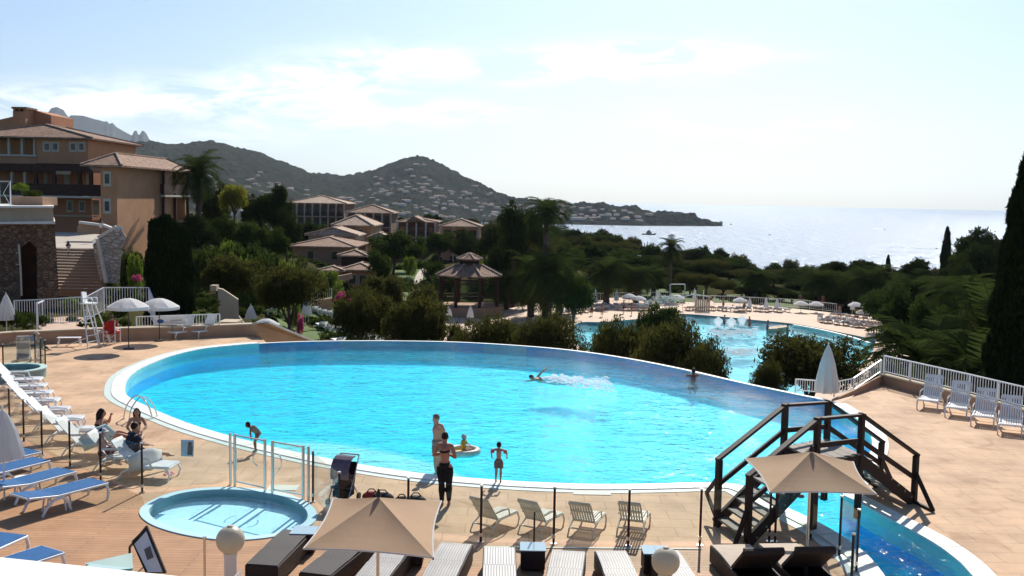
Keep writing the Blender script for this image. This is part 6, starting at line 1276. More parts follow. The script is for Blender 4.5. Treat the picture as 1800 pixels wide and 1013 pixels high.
def person(label, loc, rz=0.0, H=1.7, J=None, skin=None, hair='short', hairm=None, clothes=(), face=(0, -1, 0), vox=.012, kind=1.0, girth=1.0, name='person', lean=None, sitz=None):
    j = {k: Vector(v) for k, v in BASE.items()}
    for k, v in (J or {}).items(): j[k] = Vector(v)
    sc = H/1.72; skin = skin or M['skin']; T = thing(name, label, 'person', loc, rz); T.scale = (sc, sc, sc); g = girth; hs = kind
    b = MB(); P = j
    b.tube([P['pel']-Vector((0, 0, .07)), P['pel'], P['wai'], P['che'], P['che'].lerp(P['nek'], .62), P['nek']], [(.12*g, .10*g), (.158*g, .11*g), (.128*g, .095*g), (.165*g, .108*g), (.135*g, .085*g), (.06, .055)], 14)
    b.tube([P['shL'], P['che'].lerp(P['nek'], .7), P['shR']], [.058*g, .07*g, .058*g], 10)
    b.tube([P['nek']-Vector((0, 0, .02)), P['nek'].lerp(P['hed'], .5)], [.056, .052], 10)
    f = Vector(face).normalized(); hd = P['hed']; up = (hd-P['nek']).normalized(); up = (up-f*up.dot(f)).normalized(); sd_ = f.cross(up)
    R3 = Matrix((sd_, f, up)).transposed()
    b.ell(hd+up*.02-f*.012, (.076*hs, .094*hs, .108*hs), 16, 12, rot=R3); b.ell(hd-up*.045*hs+f*.022, (.055*hs, .062*hs, .062*hs), 12, 8, rot=R3)
    b.ell(hd+f*.097*hs-up*.008, (.011*hs, .016*hs, .02*hs), 8, 6, rot=R3); b.ell(hd+f*.082*hs-up*.05*hs, (.022*hs, .012*hs, .009*hs), 8, 5, rot=R3)
    for s in (-1, 1): b.ell(hd+sd_*s*.078*hs-f*.005, (.012, .018, .028), 6, 6, rot=R3); b.ell(hd+sd_*s*.03*hs+f*.078*hs+up*.018*hs, (.013*hs, .01*hs, .008*hs), 6, 5, rot=R3)
    for s in 'LR':
        limb(b, P['sh'+s], P['el'+s], .046*g, .036*g); limb(b, P['el'+s], P['wr'+s], .038*g, .023*g); hand(b, P['el'+s], P['wr'+s])
        limb(b, P['hi'+s], P['kn'+s], .088*g, .055*g); limb(b, P['kn'+s], P['an'+s], .056*g, .034*g, mid=.28, bulge=1.12)
        a = P['an'+s]; sh = (a-P['kn'+s]).normalized(); fw = Vector((P.get('ft'+s, f)[0], P.get('ft'+s, f)[1], P.get('ft'+s, (0, 0, 0))[2] if 'ft'+s in P else 0)).normalized()
        b.tube([a-fw*.05-Vector((0, 0, .035)), a+fw*.05-Vector((0, 0, .045)), a+fw*.14-Vector((0, 0, .06)), a+fw*.175-Vector((0, 0, .065))], [(.034, .036), (.040, .034), (.043, .02), (.03, .013)], 10)
    o = b.build('body', skin, T); m = o.modifiers.new('fuse', 'REMESH'); m.mode = 'VOXEL'; m.voxel_size = vox; m.use_smooth_shade = True
    sm_ = o.modifiers.new('smooth', 'SMOOTH'); sm_.factor = .5; sm_.iterations = 2
    def cloth(nm, pieces, mt, ell=()):
        b = MB()
        for pts, rr in pieces: b.tube([P[p] if isinstance(p, str) else Vector(p) for p in pts], rr, 14)
        for c, r in ell: b.ell(P[c] if isinstance(c, str) else c, r, 12, 8)
        o = b.build(nm, mt, T); m = o.modifiers.new('fuse', 'REMESH'); m.mode = 'VOXEL'; m.voxel_size = .012; m.use_smooth_shade = True
    e = .012
    for nm, mt in clothes:
        if nm in ('leggings', 'trousers'):
            cloth(nm, [((P['wai'].lerp(P['pel'], .4), 'pel', P['pel']-Vector((0, 0, .08))), [(.150*g+e, .105*g+e), (.163*g+e, .115*g+e), (.12*g+e, .10*g+e)])]+[((P['hi'+s], P['hi'+s].lerp(P['kn'+s], .35), 'kn'+s, P['kn'+s].lerp(P['an'+s], .3), P['kn'+s].lerp(P['an'+s], .93)), [.09*g+e, .096*g+e, .058*g+e, .063*g+e, .037*g+e]) for s in 'LR'], mt)
        elif nm in ('shorts', 'swim_shorts'):
            cloth(nm, [((P['wai'].lerp(P['pel'], .5), 'pel', P['pel']-Vector((0, 0, .08))), [(.148*g+e, .105*g+e), (.163*g+e, .117*g+e), (.12*g+e, .10*g+e)])]+[((P['hi'+s], P['hi'+s].lerp(P['kn'+s], .35), P['hi'+s].lerp(P['kn'+s], .72)), [.09*g+e, .098*g+e, .09*g+e]) for s in 'LR'], mt)
        elif nm in ('t_shirt', 'shirt'):
            cloth(nm, [(('pel', 'wai', 'che', P['che'].lerp(P['nek'], .62), P['nek']-(P['nek']-P['che'])*.12), [(.168*g+e, .12*g+e), (.145*g+e, .112*g+e), (.17*g+e, .116*g+e), (.14*g+e, .092*g+e), (.075, .07)]), (('shL', P['che'].lerp(P['nek'], .68), 'shR'), [.062*g+e, .075*g+e, .062*g+e])]+[((P['sh'+s], P['sh'+s].lerp(P['el'+s], .62)), [.052*g+e, .056*g+e]) for s in 'LR'], mt)
        elif nm in ('swimsuit',):
            cloth(nm, [((P['pel']-Vector((0, 0, .08)), 'pel', 'wai', 'che', P['che'].lerp(P['nek'], .3)), [(.10*g+e, .09*g+e), (.158*g+e, .11*g+e), (.128*g+e, .095*g+e), (.165*g+e, .108*g+e), (.15*g+e, .095*g+e)])], mt)
        elif nm in ('bikini_top',):
            c = P['che']; u = (P['nek']-P['wai']).normalized(); cloth(nm, [((c-u*.03, c+u*.02), [(.163*g+e*.8, .108*g+e*.8)]*2)], mt)
        elif nm in ('bikini_bottom', 'swim_trunks'):
            cloth(nm, [((P['pel']-Vector((0, 0, .09)), 'pel', P['pel'].lerp(P['wai'], .3)), [(.115*g+e, .10*g+e), (.158*g+e, .112*g+e), (.15*g+e, .106*g+e)])], mt)
        elif nm == 'armband':
            for s in 'LR':
                b = MB(); a, c = P['sh'+s].lerp(P['el'+s], .35), P['sh'+s].lerp(P['el'+s], .95); b.tube([a, a.lerp(c, .2), a.lerp(c, .8), c], [.06, .095, .095, .06], 12); b.build('armband', mt, T, smooth=True)
        elif nm == 'hat':
            b = MB(); b.ell(hd+up*.055, (.09*hs, .105*hs, .085*hs), 14, 8, rot=R3); b.lathe([(.09*hs, 0), (.15*hs, -.02), (.15*hs, -.012), (.09*hs, .01)], tuple(hd+up*.05), 16, cap=False); b.build('hat', mt, T, smooth=True)
    hm = hairm or M['hair']
    if hair:
        b = MB(); b.ell(hd+up*.035-f*.026, (.084*hs, .098*hs, .103*hs), 14, 10, rot=R3)
        if hair == 'bun': b.ell(hd+up*.09-f*.09, (.045, .045, .042), 8, 6)
        if hair in ('bob', 'long'):
            l = .13 if hair == 'bob' else .32
            b.tube([hd+up*.05-f*.05, hd-f*.075-up*.03, hd-f*.085-up*l*.7, hd-f*.075-up*l], [(.08, .06), (.092, .055), (.085, .04), (.05, .02)], 12)
            for s in (-1, 1): b.tube([hd+up*.05+sd_*s*.06, hd+sd_*s*.082-f*.02, hd+sd_*s*.078-f*.03-up*min(l, .15)], [.03, .032, .02], 8)
        o = b.build('hair', hm, T, smooth=True); m = o.modifiers.new('fuse', 'REMESH'); m.mode = 'VOXEL'; m.voxel_size = .012; m.use_smooth_shade = True
    return T
sk2 = mat('pale_skin', (.50, .31, .22), .5, (.45, .27, .19), 8); sk3 = mat('sunburnt_skin', (.42, .20, .13), .5, (.38, .17, .11), 8)
c_black = mat('black_knit', (.012, .012, .015), .75); c_grey = mat('grey_swim_cloth', (.22, .20, .19), .8); c_white = mat('pale_swim_cloth', (.55, .55, .45), .7); c_red = mat('coral_vinyl', (.50, .10, .07), .35); c_purple = mat('dark_plum_cloth', (.14, .04, .06), .8); c_navy = mat('dark_shirt_cloth', (.018, .022, .035), .85); c_grey2 = mat('patterned_trunks', (.20, .15, .14), .8, (.08, .07, .07), 30)
def htop(px, py, Y, z0): return D(px, py, Y).z-z0
def fit(p, px, py): return (D(px, py, p.y).z-p.z)/.9999
wpz = G(781, 889)
person('woman in black leggings and dark bikini top seen from behind at the pool edge', wpz, 2.9, htop(775, 761, wpz.y, 0)*1.01, J=dict(hed=(.02,-.045,1.585), elL=(.27,.02,1.17), wrL=(.07,-.17,1.20), elR=(-.26,.03,1.16), wrR=(-.05,-.18,1.16), anL=(.05,.03,.085), knL=(.075,-.01,.5), anR=(-.09,-.06,.085)), skin=sk3, hair='bun', clothes=[('leggings', c_black), ('bikini_top', c_black)], face=(.25,-1,-.2), girth=1.03)
mp_ = G(769, 838, -.17)
person('grey haired man in light swim shorts standing in the shallow water behind the woman', mp_, -.95, htop(778, 727, mp_.y, -.17)*1.0, J=dict(hed=(.0,-.075,1.575), nek=(0,-.03,1.44), elL=(.22,.10,1.14), wrL=(.12,.18,.97), elR=(-.23,.09,1.13), wrR=(-.12,.17,.98)), skin=sk2, hairm=mat('grey_hair', (.16,.14,.12), .7), clothes=[('swim_shorts', c_grey)], face=(0,-1,-.35), girth=1.05)
bp_ = G(876, 850)+Vector((0, .0, .035))
person('small boy with coral armbands standing on the white pool edge, seen from behind', bp_, 2.95, htop(876, 778, bp_.y, .035), J=dict(elL=(.33,.02,1.30), wrL=(.33,-.1,1.08), elR=(-.34,.0,1.30), wrR=(-.33,-.12,1.10), anL=(.11,.02,.085), knL=(.10,-.0,.48), anR=(-.10,.06,.085)), hair='short', kind=1.28, clothes=[('swim_trunks', c_grey2), ('shorts', c_grey2), ('armband', c_red)], skin=mat('boy_skin', (.36,.20,.14), .5), vox=.016)
gp_ = G(449, 797)+Vector((0, 0, .035))
person('girl with dark bob bending forward at the pool edge behind the glass gate', gp_, -1.35, htop(458, 737, gp_.y, .035)*1.07, J=dict(pel=(0,.12,.88), wai=(0,.08,1.0), che=(0,-.12,1.15), nek=(0,-.24,1.25), hed=(0,-.36,1.33), shL=(.15,-.20,1.23), shR=(-.15,-.20,1.23), elL=(.16,-.24,.97), wrL=(.13,-.20,.74), elR=(-.16,-.24,.97), wrR=(-.13,-.20,.74), hiL=(.085,.12,.86), hiR=(-.085,.12,.86), knL=(.09,-.04,.49), knR=(-.09,-.02,.49)), hair='bob', kind=1.22, clothes=[('swimsuit', mat('dim_swim_cloth', (.22,.23,.18), .8))], skin=mat('girl_skin', (.20,.11,.075), .6), face=(0,-1,-.25), vox=.016)
# child in a swim ring
fr = G(814, 796, .0); FL = thing('swim_ring', 'yellow and white inflatable baby float with a child in it', 'float', fr, .25)
b = MB(); b.tube([(.40*math.cos(q*PI/12), .30*math.sin(q*PI/12), .04+.02*math.sin(q*PI/12)) for q in range(24)], .095, 10, closed=True); b.build('ring', mat('float_vinyl', (.62,.60,.50), .35, (.45,.42,.32), 6), FL, smooth=True)
b = MB(); b.box(-.26, .20, -.2, .2, -.05, .05); bevel(b.build('seat', mat('yellow_vinyl', (.60,.38,.04), .4), FL), .03, 2)
b = MB(); b.tube([(-.36, -.12, .06), (-.36, 0, .22), (-.36, .12, .06)], .035, 8); b.build('handle', bpy.data.materials['yellow_vinyl'], FL, smooth=True)
SIT = dict(pel=(0,0,.12), wai=(0,.02,.28), che=(0,.03,.50), nek=(0,.02,.66), hed=(0,-.01,.81), shL=(.16,.02,.62), elL=(.26,-.10,.42), wrL=(.18,-.30,.36), shR=(-.16,.02,.62), elR=(-.26,-.10,.42), wrR=(-.18,-.30,.36), hiL=(.1,-.02,.12), knL=(.16,-.42,.22), anL=(.12,-.80,.10), hiR=(-.1,-.02,.12), knR=(-.16,-.42,.22), anR=(-.12,-.80,.10))
person('baby in a white sun cap sitting in the yellow inflatable float', fr+Vector((.02, .0, .03)), 1.2, .85, J=dict(SIT, knL=(.13,-.30,.14), anL=(.12,-.48,.0), knR=(-.13,-.30,.14), anR=(-.12,-.48,.0)), kind=1.4, clothes=[('hat', M['white_cloth']), ('t_shirt', mat('yellow_vest', (.55,.33,.04), .7))], vox=.02)
# swimmers
sw = G(934, 667, -.02)
person('swimmer doing front crawl at the head of a trail of splashing foam', sw, .0, 1.7, J=dict(pel=(.75,.1,-.10), wai=(.6,.08,-.07), che=(.35,.04,-.03), nek=(.16,.02,.0), hed=(.02,.0,.06), shL=(.22,-.14,.02), shR=(.22,.18,.04), elL=(-.05,-.22,-.03), wrL=(-.30,-.2,-.05), elR=(.42,.22,.26), wrR=(.62,.22,.42), hiL=(.82,.0,-.12), knL=(1.2,-.02,-.16), anL=(1.6,-.05,-.14), hiR=(.82,.18,-.12), knR=(1.2,.2,-.18), anR=(1.6,.18,-.2)), face=(-.3,-.6,-.5), clothes=[('swim_trunks', c_black)], vox=.02)
rb = random.Random(4); b = MB()
for i in range(600):
    t = rb.random()**.8; cx_ = sw.x+.5+t*2.6; cy_ = sw.y+rb.gauss(0, .28+.5*t)-t*1.0; s = rb.uniform(.015, .075)*(1.25-t*.6); b.ell((cx_, cy_, -.012+rb.random()*.14*(1-t)), (s*1.5, s, s*.45), 6, 4)
tag(b.build('splash_foam', M['foam'], smooth=True), 'white splashing foam trailing behind the swimmer', 'foam', None, 'stuff')
rp_ = G(1216, 655, -.35)
person('person leaning with both arms on the infinity edge, only head and shoulders above water', D(1216, 660, G(1216,657).y-.35)*0+Vector((G(1216,657).x, G(1216,657).y-.38, -1.43)), PI, 1.72, J=dict(elL=(.30,-.2,1.36), wrL=(.12,-.40,1.47), elR=(-.30,-.2,1.36), wrR=(-.12,-.40,1.47), knL=(.1,-.36,.80), anL=(.1,.02,.72), knR=(-.1,-.36,.80), anR=(-.1,.02,.72)), clothes=[('swim_shorts', c_black)], skin=mat('shade_darkened_skin', (.09,.05,.035), .6), vox=.02)  # skin colour darkened to stand for the body's shade and dark reflection
# family seated on the left
LS = dict(SIT, knL=(.22,-.36,.14), anL=(-.05,-.50,.06), knR=(-.22,-.36,.14), anR=(.05,-.50,.06))
def seat_at(px, py, z=0): return G(px, py, z)
mq = G(236, 806, .36); person('man in a dark t-shirt sitting on the lounger with his back to us', mq-Vector((0,0,.04)), 2.35, 1.78, J=dict(SIT, knL=(.2,-.42,.16), anL=(.16,-.50,-.26), knR=(-.16,-.45,.12), anR=(-.12,-.8,.05), hed=(0,-.04,.80)), clothes=[('t_shirt', c_navy), ('shorts', c_purple)], vox=.014)
mw = G(241, 772, .36); person('dark haired woman sitting facing us behind the man in the dark shirt', mw-Vector((0,0,.04)), .3, 1.62, J=SIT, hair='long', clothes=[('bikini_top', c_black), ('bikini_bottom', c_black)], vox=.014)
mw = G(180, 775, .36); person('long haired woman sitting on a lounger with one hand raised to her mouth', mw-Vector((0,0,.04)), 1.9, 1.68, J=dict(SIT, elL=(.25,-.16,.50), wrL=(.06,-.22,.72), elR=(-.30,.0,.40), wrR=(-.38,-.16,.30)), hair='long', clothes=[('bikini_top', c_black), ('bikini_bottom', c_black)], skin=sk3, vox=.014)
mw = G(181, 800, .36); person('child in a white cap with striped towel sitting in front of the long haired woman', mw-Vector((0,0,.04)), 2.2, 1.32, J=SIT, kind=1.18, clothes=[('hat', M['white_cloth']), ('shorts', c_purple)], skin=sk2, vox=.014)
lgp = Vector((dc.x, dc.y, .46)); person('lifeguard with brown hair and red top sitting in the red canvas chair', lgp-Vector((0,-.02,.06)), PI-.1, 1.7, J=dict(SIT, knL=(.14,-.42,.12), anL=(.13,-.46,-.32), knR=(-.14,-.42,.12), anR=(-.13,-.46,-.32)), hairm=mat('brown_hair', (.10,.055,.035), .7), clothes=[('t_shirt', mat('red_jersey', (.30,.03,.03), .8)), ('shorts', c_red)], vox=.02)
hp_ = G(52, 612, .4); person('adult in a sun hat and pale blue shirt bending beside the pushchair', hp_-Vector((0,0,.1)), 1.4, 1.7, J=dict(SIT, che=(0,-.10,.46), nek=(0,-.22,.58), hed=(0,-.32,.68), shL=(.16,-.16,.55), shR=(-.16,-.16,.55)), clothes=[('shirt', mat('pale_blue_shirt', (.30,.38,.50), .8)), ('trousers', mat('teal_shorts', (.02,.09,.09), .8)), ('hat', mat('straw_hat', (.50,.40,.28), .8))], vox=.02)
# pushchairs
def pushchair(label, loc, rz, col, sc=1, group=None, tow=None):
    T = thing('pushchair', label, 'pushchair', loc, rz, group); T.scale = (sc,)*3
    b = MB()
    for s in (-1, 1): b.tube([(s*.22, .30, .08), (s*.22, -.12, .62), (s*.22, -.36, 1.0)], .014, 6); b.tube([(s*.22, -.34, .08), (s*.22, .08, .55)], .014, 6)
    b.tube([(-.22, -.36, 1.0), (.22, -.36, 1.0)], .018, 6); b.build('frame', M['steel'], T)
    b = MB(); b.add([(-.2,.22,.42),(.2,.22,.42),(.2,-.1,.36),(-.2,-.1,.36),(-.2,-.26,.86),(.2,-.26,.86),(-.2,.22,.36),(.2,.22,.36),(.2,-.13,.3),(-.2,-.13,.3),(-.2,-.30,.84),(.2,-.30,.84)], [(0,1,2,3),(3,2,5,4),(7,6,9,8),(8,9,10,11),(0,6,7,1),(1,7,8,2),(2,8,11,5),(5,11,10,4),(4,10,9,3),(3,9,6,0)]); b.build('seat', col, T)
    b = MB(); V = []; n = 8
    for i in range(7):
        a = math.radians(100-i*20)
        for s in (-1, 1): V.append((s*.21, -.22+.34*math.cos(a)+.1, .68+.34*math.sin(a)))
    b.add(V, [(2*i, 2*i+1, 2*i+3, 2*i+2) for i in range(6)]); o = b.build('hood', tow or col, T); md = o.modifiers.new('thickness', 'SOLIDIFY'); md.thickness = .02
    b = MB(); b.box(-.18, .18, -.2, .15, .16, .3); b.build('basket', col, T)
    for s in (-1, 1):
        for y in (.30, -.34):
            b = MB(); b.tube([(s*.22-.02*s, y, .08), (s*.22+.03*s, y, .08)], .08, 12); b.build('wheel', M['dark_metal'], T)
    return T
pushchair('black pushchair with a purple grey towel over its hood next to the glass gate', G(603, 884), 2.9, M['black'], 1.05, tow=mat('mauve_towel', (.16,.12,.16), .95, (.12,.09,.12), 20))
one('muslin_cloth', 'black beach bag filling the pushchair seat', 'bag', lambda b: (b.ell((0, 0, .5), (.2, .17, .32), 12, 8), b.ell((0, 0, .25), (.22, .19, .2), 12, 8)), M['black'], loc=G(603, 882), world=False, smooth=True)
pushchair('light pushchair with grey wheels in front of the adult in the sun hat', G(42, 638), .4, mat('grey_cloth', (.35,.35,.36), .8), 1.1)
def bag(label, x, y, mt, w, h, rz=0, mt2=None):
    T = thing('bag', label, 'bag', G(x, y), rz); b = MB(); b.ell((0, 0, h*.45), (w/2, .16, h*.5), 14, 8); b.box(-w*.4, w*.4, -.12, .12, .0, h*.5); o = b.build('body', mt, T); m = o.modifiers.new('fuse', 'REMESH'); m.mode = 'VOXEL'; m.voxel_size = .02; m.use_smooth_shade = True
    b = MB(); b.tube([(-w*.25, 0, h*.85), (-w*.1, 0, h*1.15), (w*.1, 0, h*1.15), (w*.25, 0, h*.85)], .014, 6); b.build('handle', mt2 or M['black'], T)
bag('red and black beach bag on the deck behind the parasol tip', 653, 882, mat('red_bag', (.30,.04,.03), .7), .45, .26); bag('dark navy rolled bag beside the red beach bag', 672, 884, mat('navy_bag', (.02,.025,.04), .8), .55, .26)
bag('black bag right of the glass fence post', 706, 890, M['black'], .4, .24); bag('dark grey bag with pale piping nearest the woman in leggings', 731, 891, mat('charcoal_bag', (.04,.04,.04), .7), .5, .28)
# ================================================================== LOWER TERRACE FURNITURE
gW = 'open white parasols around the lower pool'; q = None
ZT = -7.0
for i, (x, y, r) in enumerate([(1015,515,.0),(997,523,0),(1106,516,0),(1123,520,0),(1191,518,0),(1301,523,0),(1408,529,0),(1435,530,0),(1504,531,0),(1526,533,0),(1518,544,0),(1562,544,0),(629,562,1),(468,560,1)]):
    lower = r == 0
    if lower: Y = 133 if x < 1460 else 124; zb = ZT; w = 25
    elif x > 600: Y = 78; zb = gz(D(x, y, 78).x, 78); w = 36
    else: Y = 56; zb = -2.6; w = 46
    t = D(x, y, Y); rr = (w/2)/1800*Y*1.06; h = t.z-zb
    lb = ['larger of the two parasols right of the gazebo palms','smaller parasol left of the larger one by the gazebo palms','pointed parasol left of centre above the oleander','parasol touching the pointed one on its right','single parasol above the goal posts gap','single parasol in front of the hedge','left one of the pair near the far pool steps','right one of the pair near the far pool steps','back left parasol of the right hand cluster','back right parasol of the right hand cluster','front parasol of the right hand cluster','rightmost parasol of the right hand cluster','white parasol among the lawn sunbeds under the spreading olive','white parasol seen over the stepped wall at the pool corner'][i]
    T = round_parasol('white '+lb if not lb.startswith('white') else lb, Vector((t.x, Y, zb)), h, rr, group=gW, sc=1.2)
for i, (x, y0, y1, Y, lb) in enumerate([(1047,508,532,134,'slim closed parasol right of the first open pair'),(1084,511,528,136,'closed parasol in front of the thick date palm'),(1155,511,534,134,'closed parasol left of the single open one'),(1221,508,530,136,'closed parasol behind the gate posts'),(1318,523,540,134,'closed parasol right of the parasol at the hedge'),(1347,523,540,134,'closed parasol halfway along the hedge'),(1366,525,541,134,'closed parasol at the right end of the hedge'),(1499,530,544,130,'closed parasol at the left of the right cluster'),(1546,545,562,122,'closed parasol between the two front open ones'),(1604,546,560,118,'closed parasol in the shade of the palms'),
        (537,528,553,88,'left closed parasol on the lawn'),(542,531,553,87,'right closed parasol on the lawn'),(644,557,580,74,'closed parasol beneath the spreading olive'),(650,558,580,73,'second closed parasol beneath the spreading olive'),(789,538,556,100,'closed parasol at the wall below the gazebo'),(827,538,558,98,'closed parasol in front of the gazebo base'),(441,537,560,62,'closed parasol next to the sloping cream wall')]):
    t = D(x, y0, Y); zb = ZT if Y > 110 else max(gz(t.x, Y), -7); closed_parasol('small '+lb, Vector((t.x, Y, zb)), t.z-zb, t.z-D(x, y1, Y).z, .28 if Y > 110 else .3, group='closed parasols of the lower gardens')
# sunbeds: built once and copied
def sunbed(label, loc, rz, m, cush, group):
    T = thing('sunbed', label, 'sunbed', loc, rz, group); b = MB(); b.box(-.33, .33, -.95, .25, .27, .33); b.build('seat', m, T)
    b = MB(); b.beam((0, .25, .31), (0, .85, .62), .66, .06); b.build('backrest', m, T)
    for s in (-1, 1):
        for y in (-.85, .2): b = MB(); b.box(s*.29-.025, s*.29+.025, y-.03, y+.03, 0, .27); b.build('leg', m, T)
    if cush: b = MB(); b.box(-.28, .28, -.9, .2, .331, .38); b.build('towel', cush, T)
    return T
rr_ = random.Random(9); gS = 'sunbeds on the far terrace of the lower pool'; gL = 'sunbeds on the lawn beyond the infinity edge'
mt_t = [None, mat('terracotta_towel', (.35,.10,.06), .9), mat('blue_towel', (.06,.12,.25), .9), mat('sand_towel', (.55,.45,.33), .9)]
beds = [sunbed('x', (0, 0, -50), 0, M['white'], c, None) for c in mt_t]
n_ = 0
rowsd = [(985, 1070, 546, 10, 2, 'far terrace left end'), (1085, 1165, 545, 9, 2, 'left of the goal posts'), (1205, 1390, 545, 20, 1, 'before the hedge'), (1440, 1600, 566, 18, 2, 'right cluster'), (1460, 1620, 556, 16, 1, 'behind the right cluster')]
for (xa, xb, y, n, rows, where) in rowsd:
    for k in range(rows):
        for i in range(n):
            x = xa+(xb-xa)*(i+rr_.random()*.5)/n; yy = y+(x-xa)*(.02 if xa < 1300 else .14)-k*5+rr_.uniform(-.8, .8)
            if xa < 1000: yy = y+8-(x-985)*.12-k*5
            c = copy_tree(rr_.choice(beds) if rr_.random() < .5 else beds[0]); c.location = G(x, yy, ZT); c.rotation_euler = (0, 0, PI+rr_.uniform(-.5, .5)); c['group'] = gS; c['label'] = nth('white sunbed, %s row, %s,' % (('front', 'back')[k], where)); n_ += 1
for (xa, xb, ya, yb_, Y0, Y1, n, where) in [(455, 480, 548, 566, 92, 80, 7, 'left lawn column'), (535, 600, 556, 566, 96, 90, 8, 'back row of the lawn'), (560, 690, 568, 582, 86, 76, 12, 'middle row of the lawn'), (590, 700, 580, 596, 76, 68, 10, 'front row of the lawn')]:
    for i in range(n):
        u = (i+.5)/n; x = xa+(xb-xa)*u; Y = Y0+(Y1-Y0)*u; p = D(x, 570, Y); c = copy_tree(beds[0]); c.location = (p.x, Y, gz(p.x, Y)+.12); c.rotation_euler = (0, 0, PI+.5+rr_.uniform(-.2, .2)); c['group'] = gL; c['label'] = nth('pale sunbed in the %s' % where)
for bb in beds:
    for k_ in kids(bb): bpy.data.objects.remove(k_)
    bpy.data.objects.remove(bb)
# bathers far away: standing and wading figures, small but whole
tiny = [(1004,540,0),(1024,548,0),(1040,552,0),(1058,554,0),(1096,548,0),(1110,556,-7.1),(1271,543,0),(1308,545,0),(1246,536,0),(1446,536,0),(1406,533,0),(1475,556,0),(1273,572,-7.6),(1317,575,-7.6),(1349,582,-7.6),(1384,586,-7.8),(652,595,1),(700,590,1),(770,598,1),(720,595,1)]
TP = {}
for i, (x, y, f) in enumerate(tiny):
    z = ZT if f == 0 else (f if f < 0 else None); p = G(x, y+3, z) if z is not None else None
    if p is None: p = D(x, y, 74); p.z = gz(p.x, 74)
    if z is not None and f < 0: p = G(x, y, -7.12); p.z = f
    T = person(nth(('bather standing on the far terrace' if f == 0 else 'bather wading in the lower pool' if f < 0 else 'distant bather behind the infinity edge')), p, rr_.uniform(0, 6), 1.7, skin=sk3 if i % 2 else M['skin'], clothes=[('swim_shorts', (c_navy, c_red, c_purple, c_grey)[i % 4])], vox=.05)
# fountains and ledge in the lower pool
for i, (x, y) in enumerate([(1262, 577), (1285, 578), (1304, 574)]):
    T = thing('mushroom_fountain', nth('white bubbling fountain jet in the lower pool'), 'fountain', G(x, y, -7.1), group='fountain jets in the lower pool'); b = MB(); b.lathe([(.35, 0), (.3, .4), (.55, .7), (.5, .95), (.2, 1.15), (.05, 1.3)], n=10); b.build('jet', M['foam'], T, smooth=True); b = MB(); b.lathe([(.12, -.9), (.12, .3)], n=8); b.build('pipe', M['steel'], T)
b = MB()
for i in range(500):
    u = rb.random(); x = 1248+u*80+rb.gauss(0, 5); y = 583+rb.gauss(0, 4)
    if i > 330: x = 1300+rb.gauss(0, 16); y = 618+rb.gauss(0, 4)
    p = G(x, y, -7.11); s = rb.uniform(.08, .3); b.ell(p, (s*1.6, s, s*.22), 6, 3)
tag(b.build('fountain_foam', M['foam'], smooth=True), 'churned white foam around the fountain jets of the lower pool', 'foam', None, 'stuff')
one('pool_island', 'low pale ledge breaking the water near the far side of the lower pool', 'ledge', lambda b: b.prism(ccw([Vector(G(*p, -7)[:2]) for p in [(1347,578),(1362,575),(1382,574),(1384,577),(1366,580),(1350,581)]]), -8, -6.85), M['cream_plaster'], loc=G(1365, 578, -7))
railing('long white railing behind the sunbeds of the far terrace', [G(975, 533, ZT), G(1010, 531, ZT), G(1100, 528, ZT), G(1180, 527, ZT)], 1.1, .3)
railing('white railing in front of the hedge on the far terrace', [G(1222, 533, ZT), G(1290, 535, ZT), G(1400, 541, ZT), G(1470, 549, ZT)], 1.1, .3)
GP = thing('goal_frame', 'white goal frame on the lawn behind the lower terrace', 'goal', D(1190, 505, 148)); part('frame', GP, M['white_metal'], lambda b: (b.beam(D(1178,500,148), D(1204,500,148), .12), b.beam(D(1178,500,148), D(1178,518,148), .12), b.beam(D(1204,500,148), D(1204,518,148), .12)))
PG = thing('pergola', 'light white frame with pitched roof on the far terrace', 'pergola', G(1215, 536, ZT)); part('frame', PG, M['white_metal'], lambda b: ([b.beam(G(x,535,ZT), G(x,535,ZT)+Vector((0,0,1.9)), .09) for x in (1158,1200,1222,1236)], b.beam(D(1158,521,131), D(1200,522,131), .1), b.beam(D(1200,522,131), D(1222,517,131), .08), b.beam(D(1222,517,131), D(1250,523,131), .08)))
one('screen_panel', 'cream slatted screen beside the white pergola frame', 'screen', lambda b: [b.box(G(1201+i*3.4,535,ZT).x, G(1203.6+i*3.4,535,ZT).x, 131.6, 131.7, ZT, ZT+1.6) for i in range(7)], M['cream_plaster'], loc=G(1212, 535, ZT))
for i, (x, y) in enumerate([(1130, 538), (1145, 541), (1168, 536), (1180, 535)]): plant('bush1' if False else 'bush0', 'oleander_bush', nth('dark oleander in front of the left terrace loungers'), 'bush', x, y, 96, 26, base=-7)
for i, (x, y) in enumerate([(1140, 537), (1158, 533), (1176, 531)]):
    V, F = lobes_cloud(rand_lobes(.8, .3, 5, .3, .35, 200+i), 500, .14, .8, 1, 200+i); me = np_mesh('flowers', V, F, LM['white_bloom']); o = bpy.data.objects.new('flower_cluster', me); COL.objects.link(o); o.location = D(x, y+1, 95); tag(o, nth('cluster of white oleander flowers above the dark bush'), 'flowers', 'white oleander flowers')
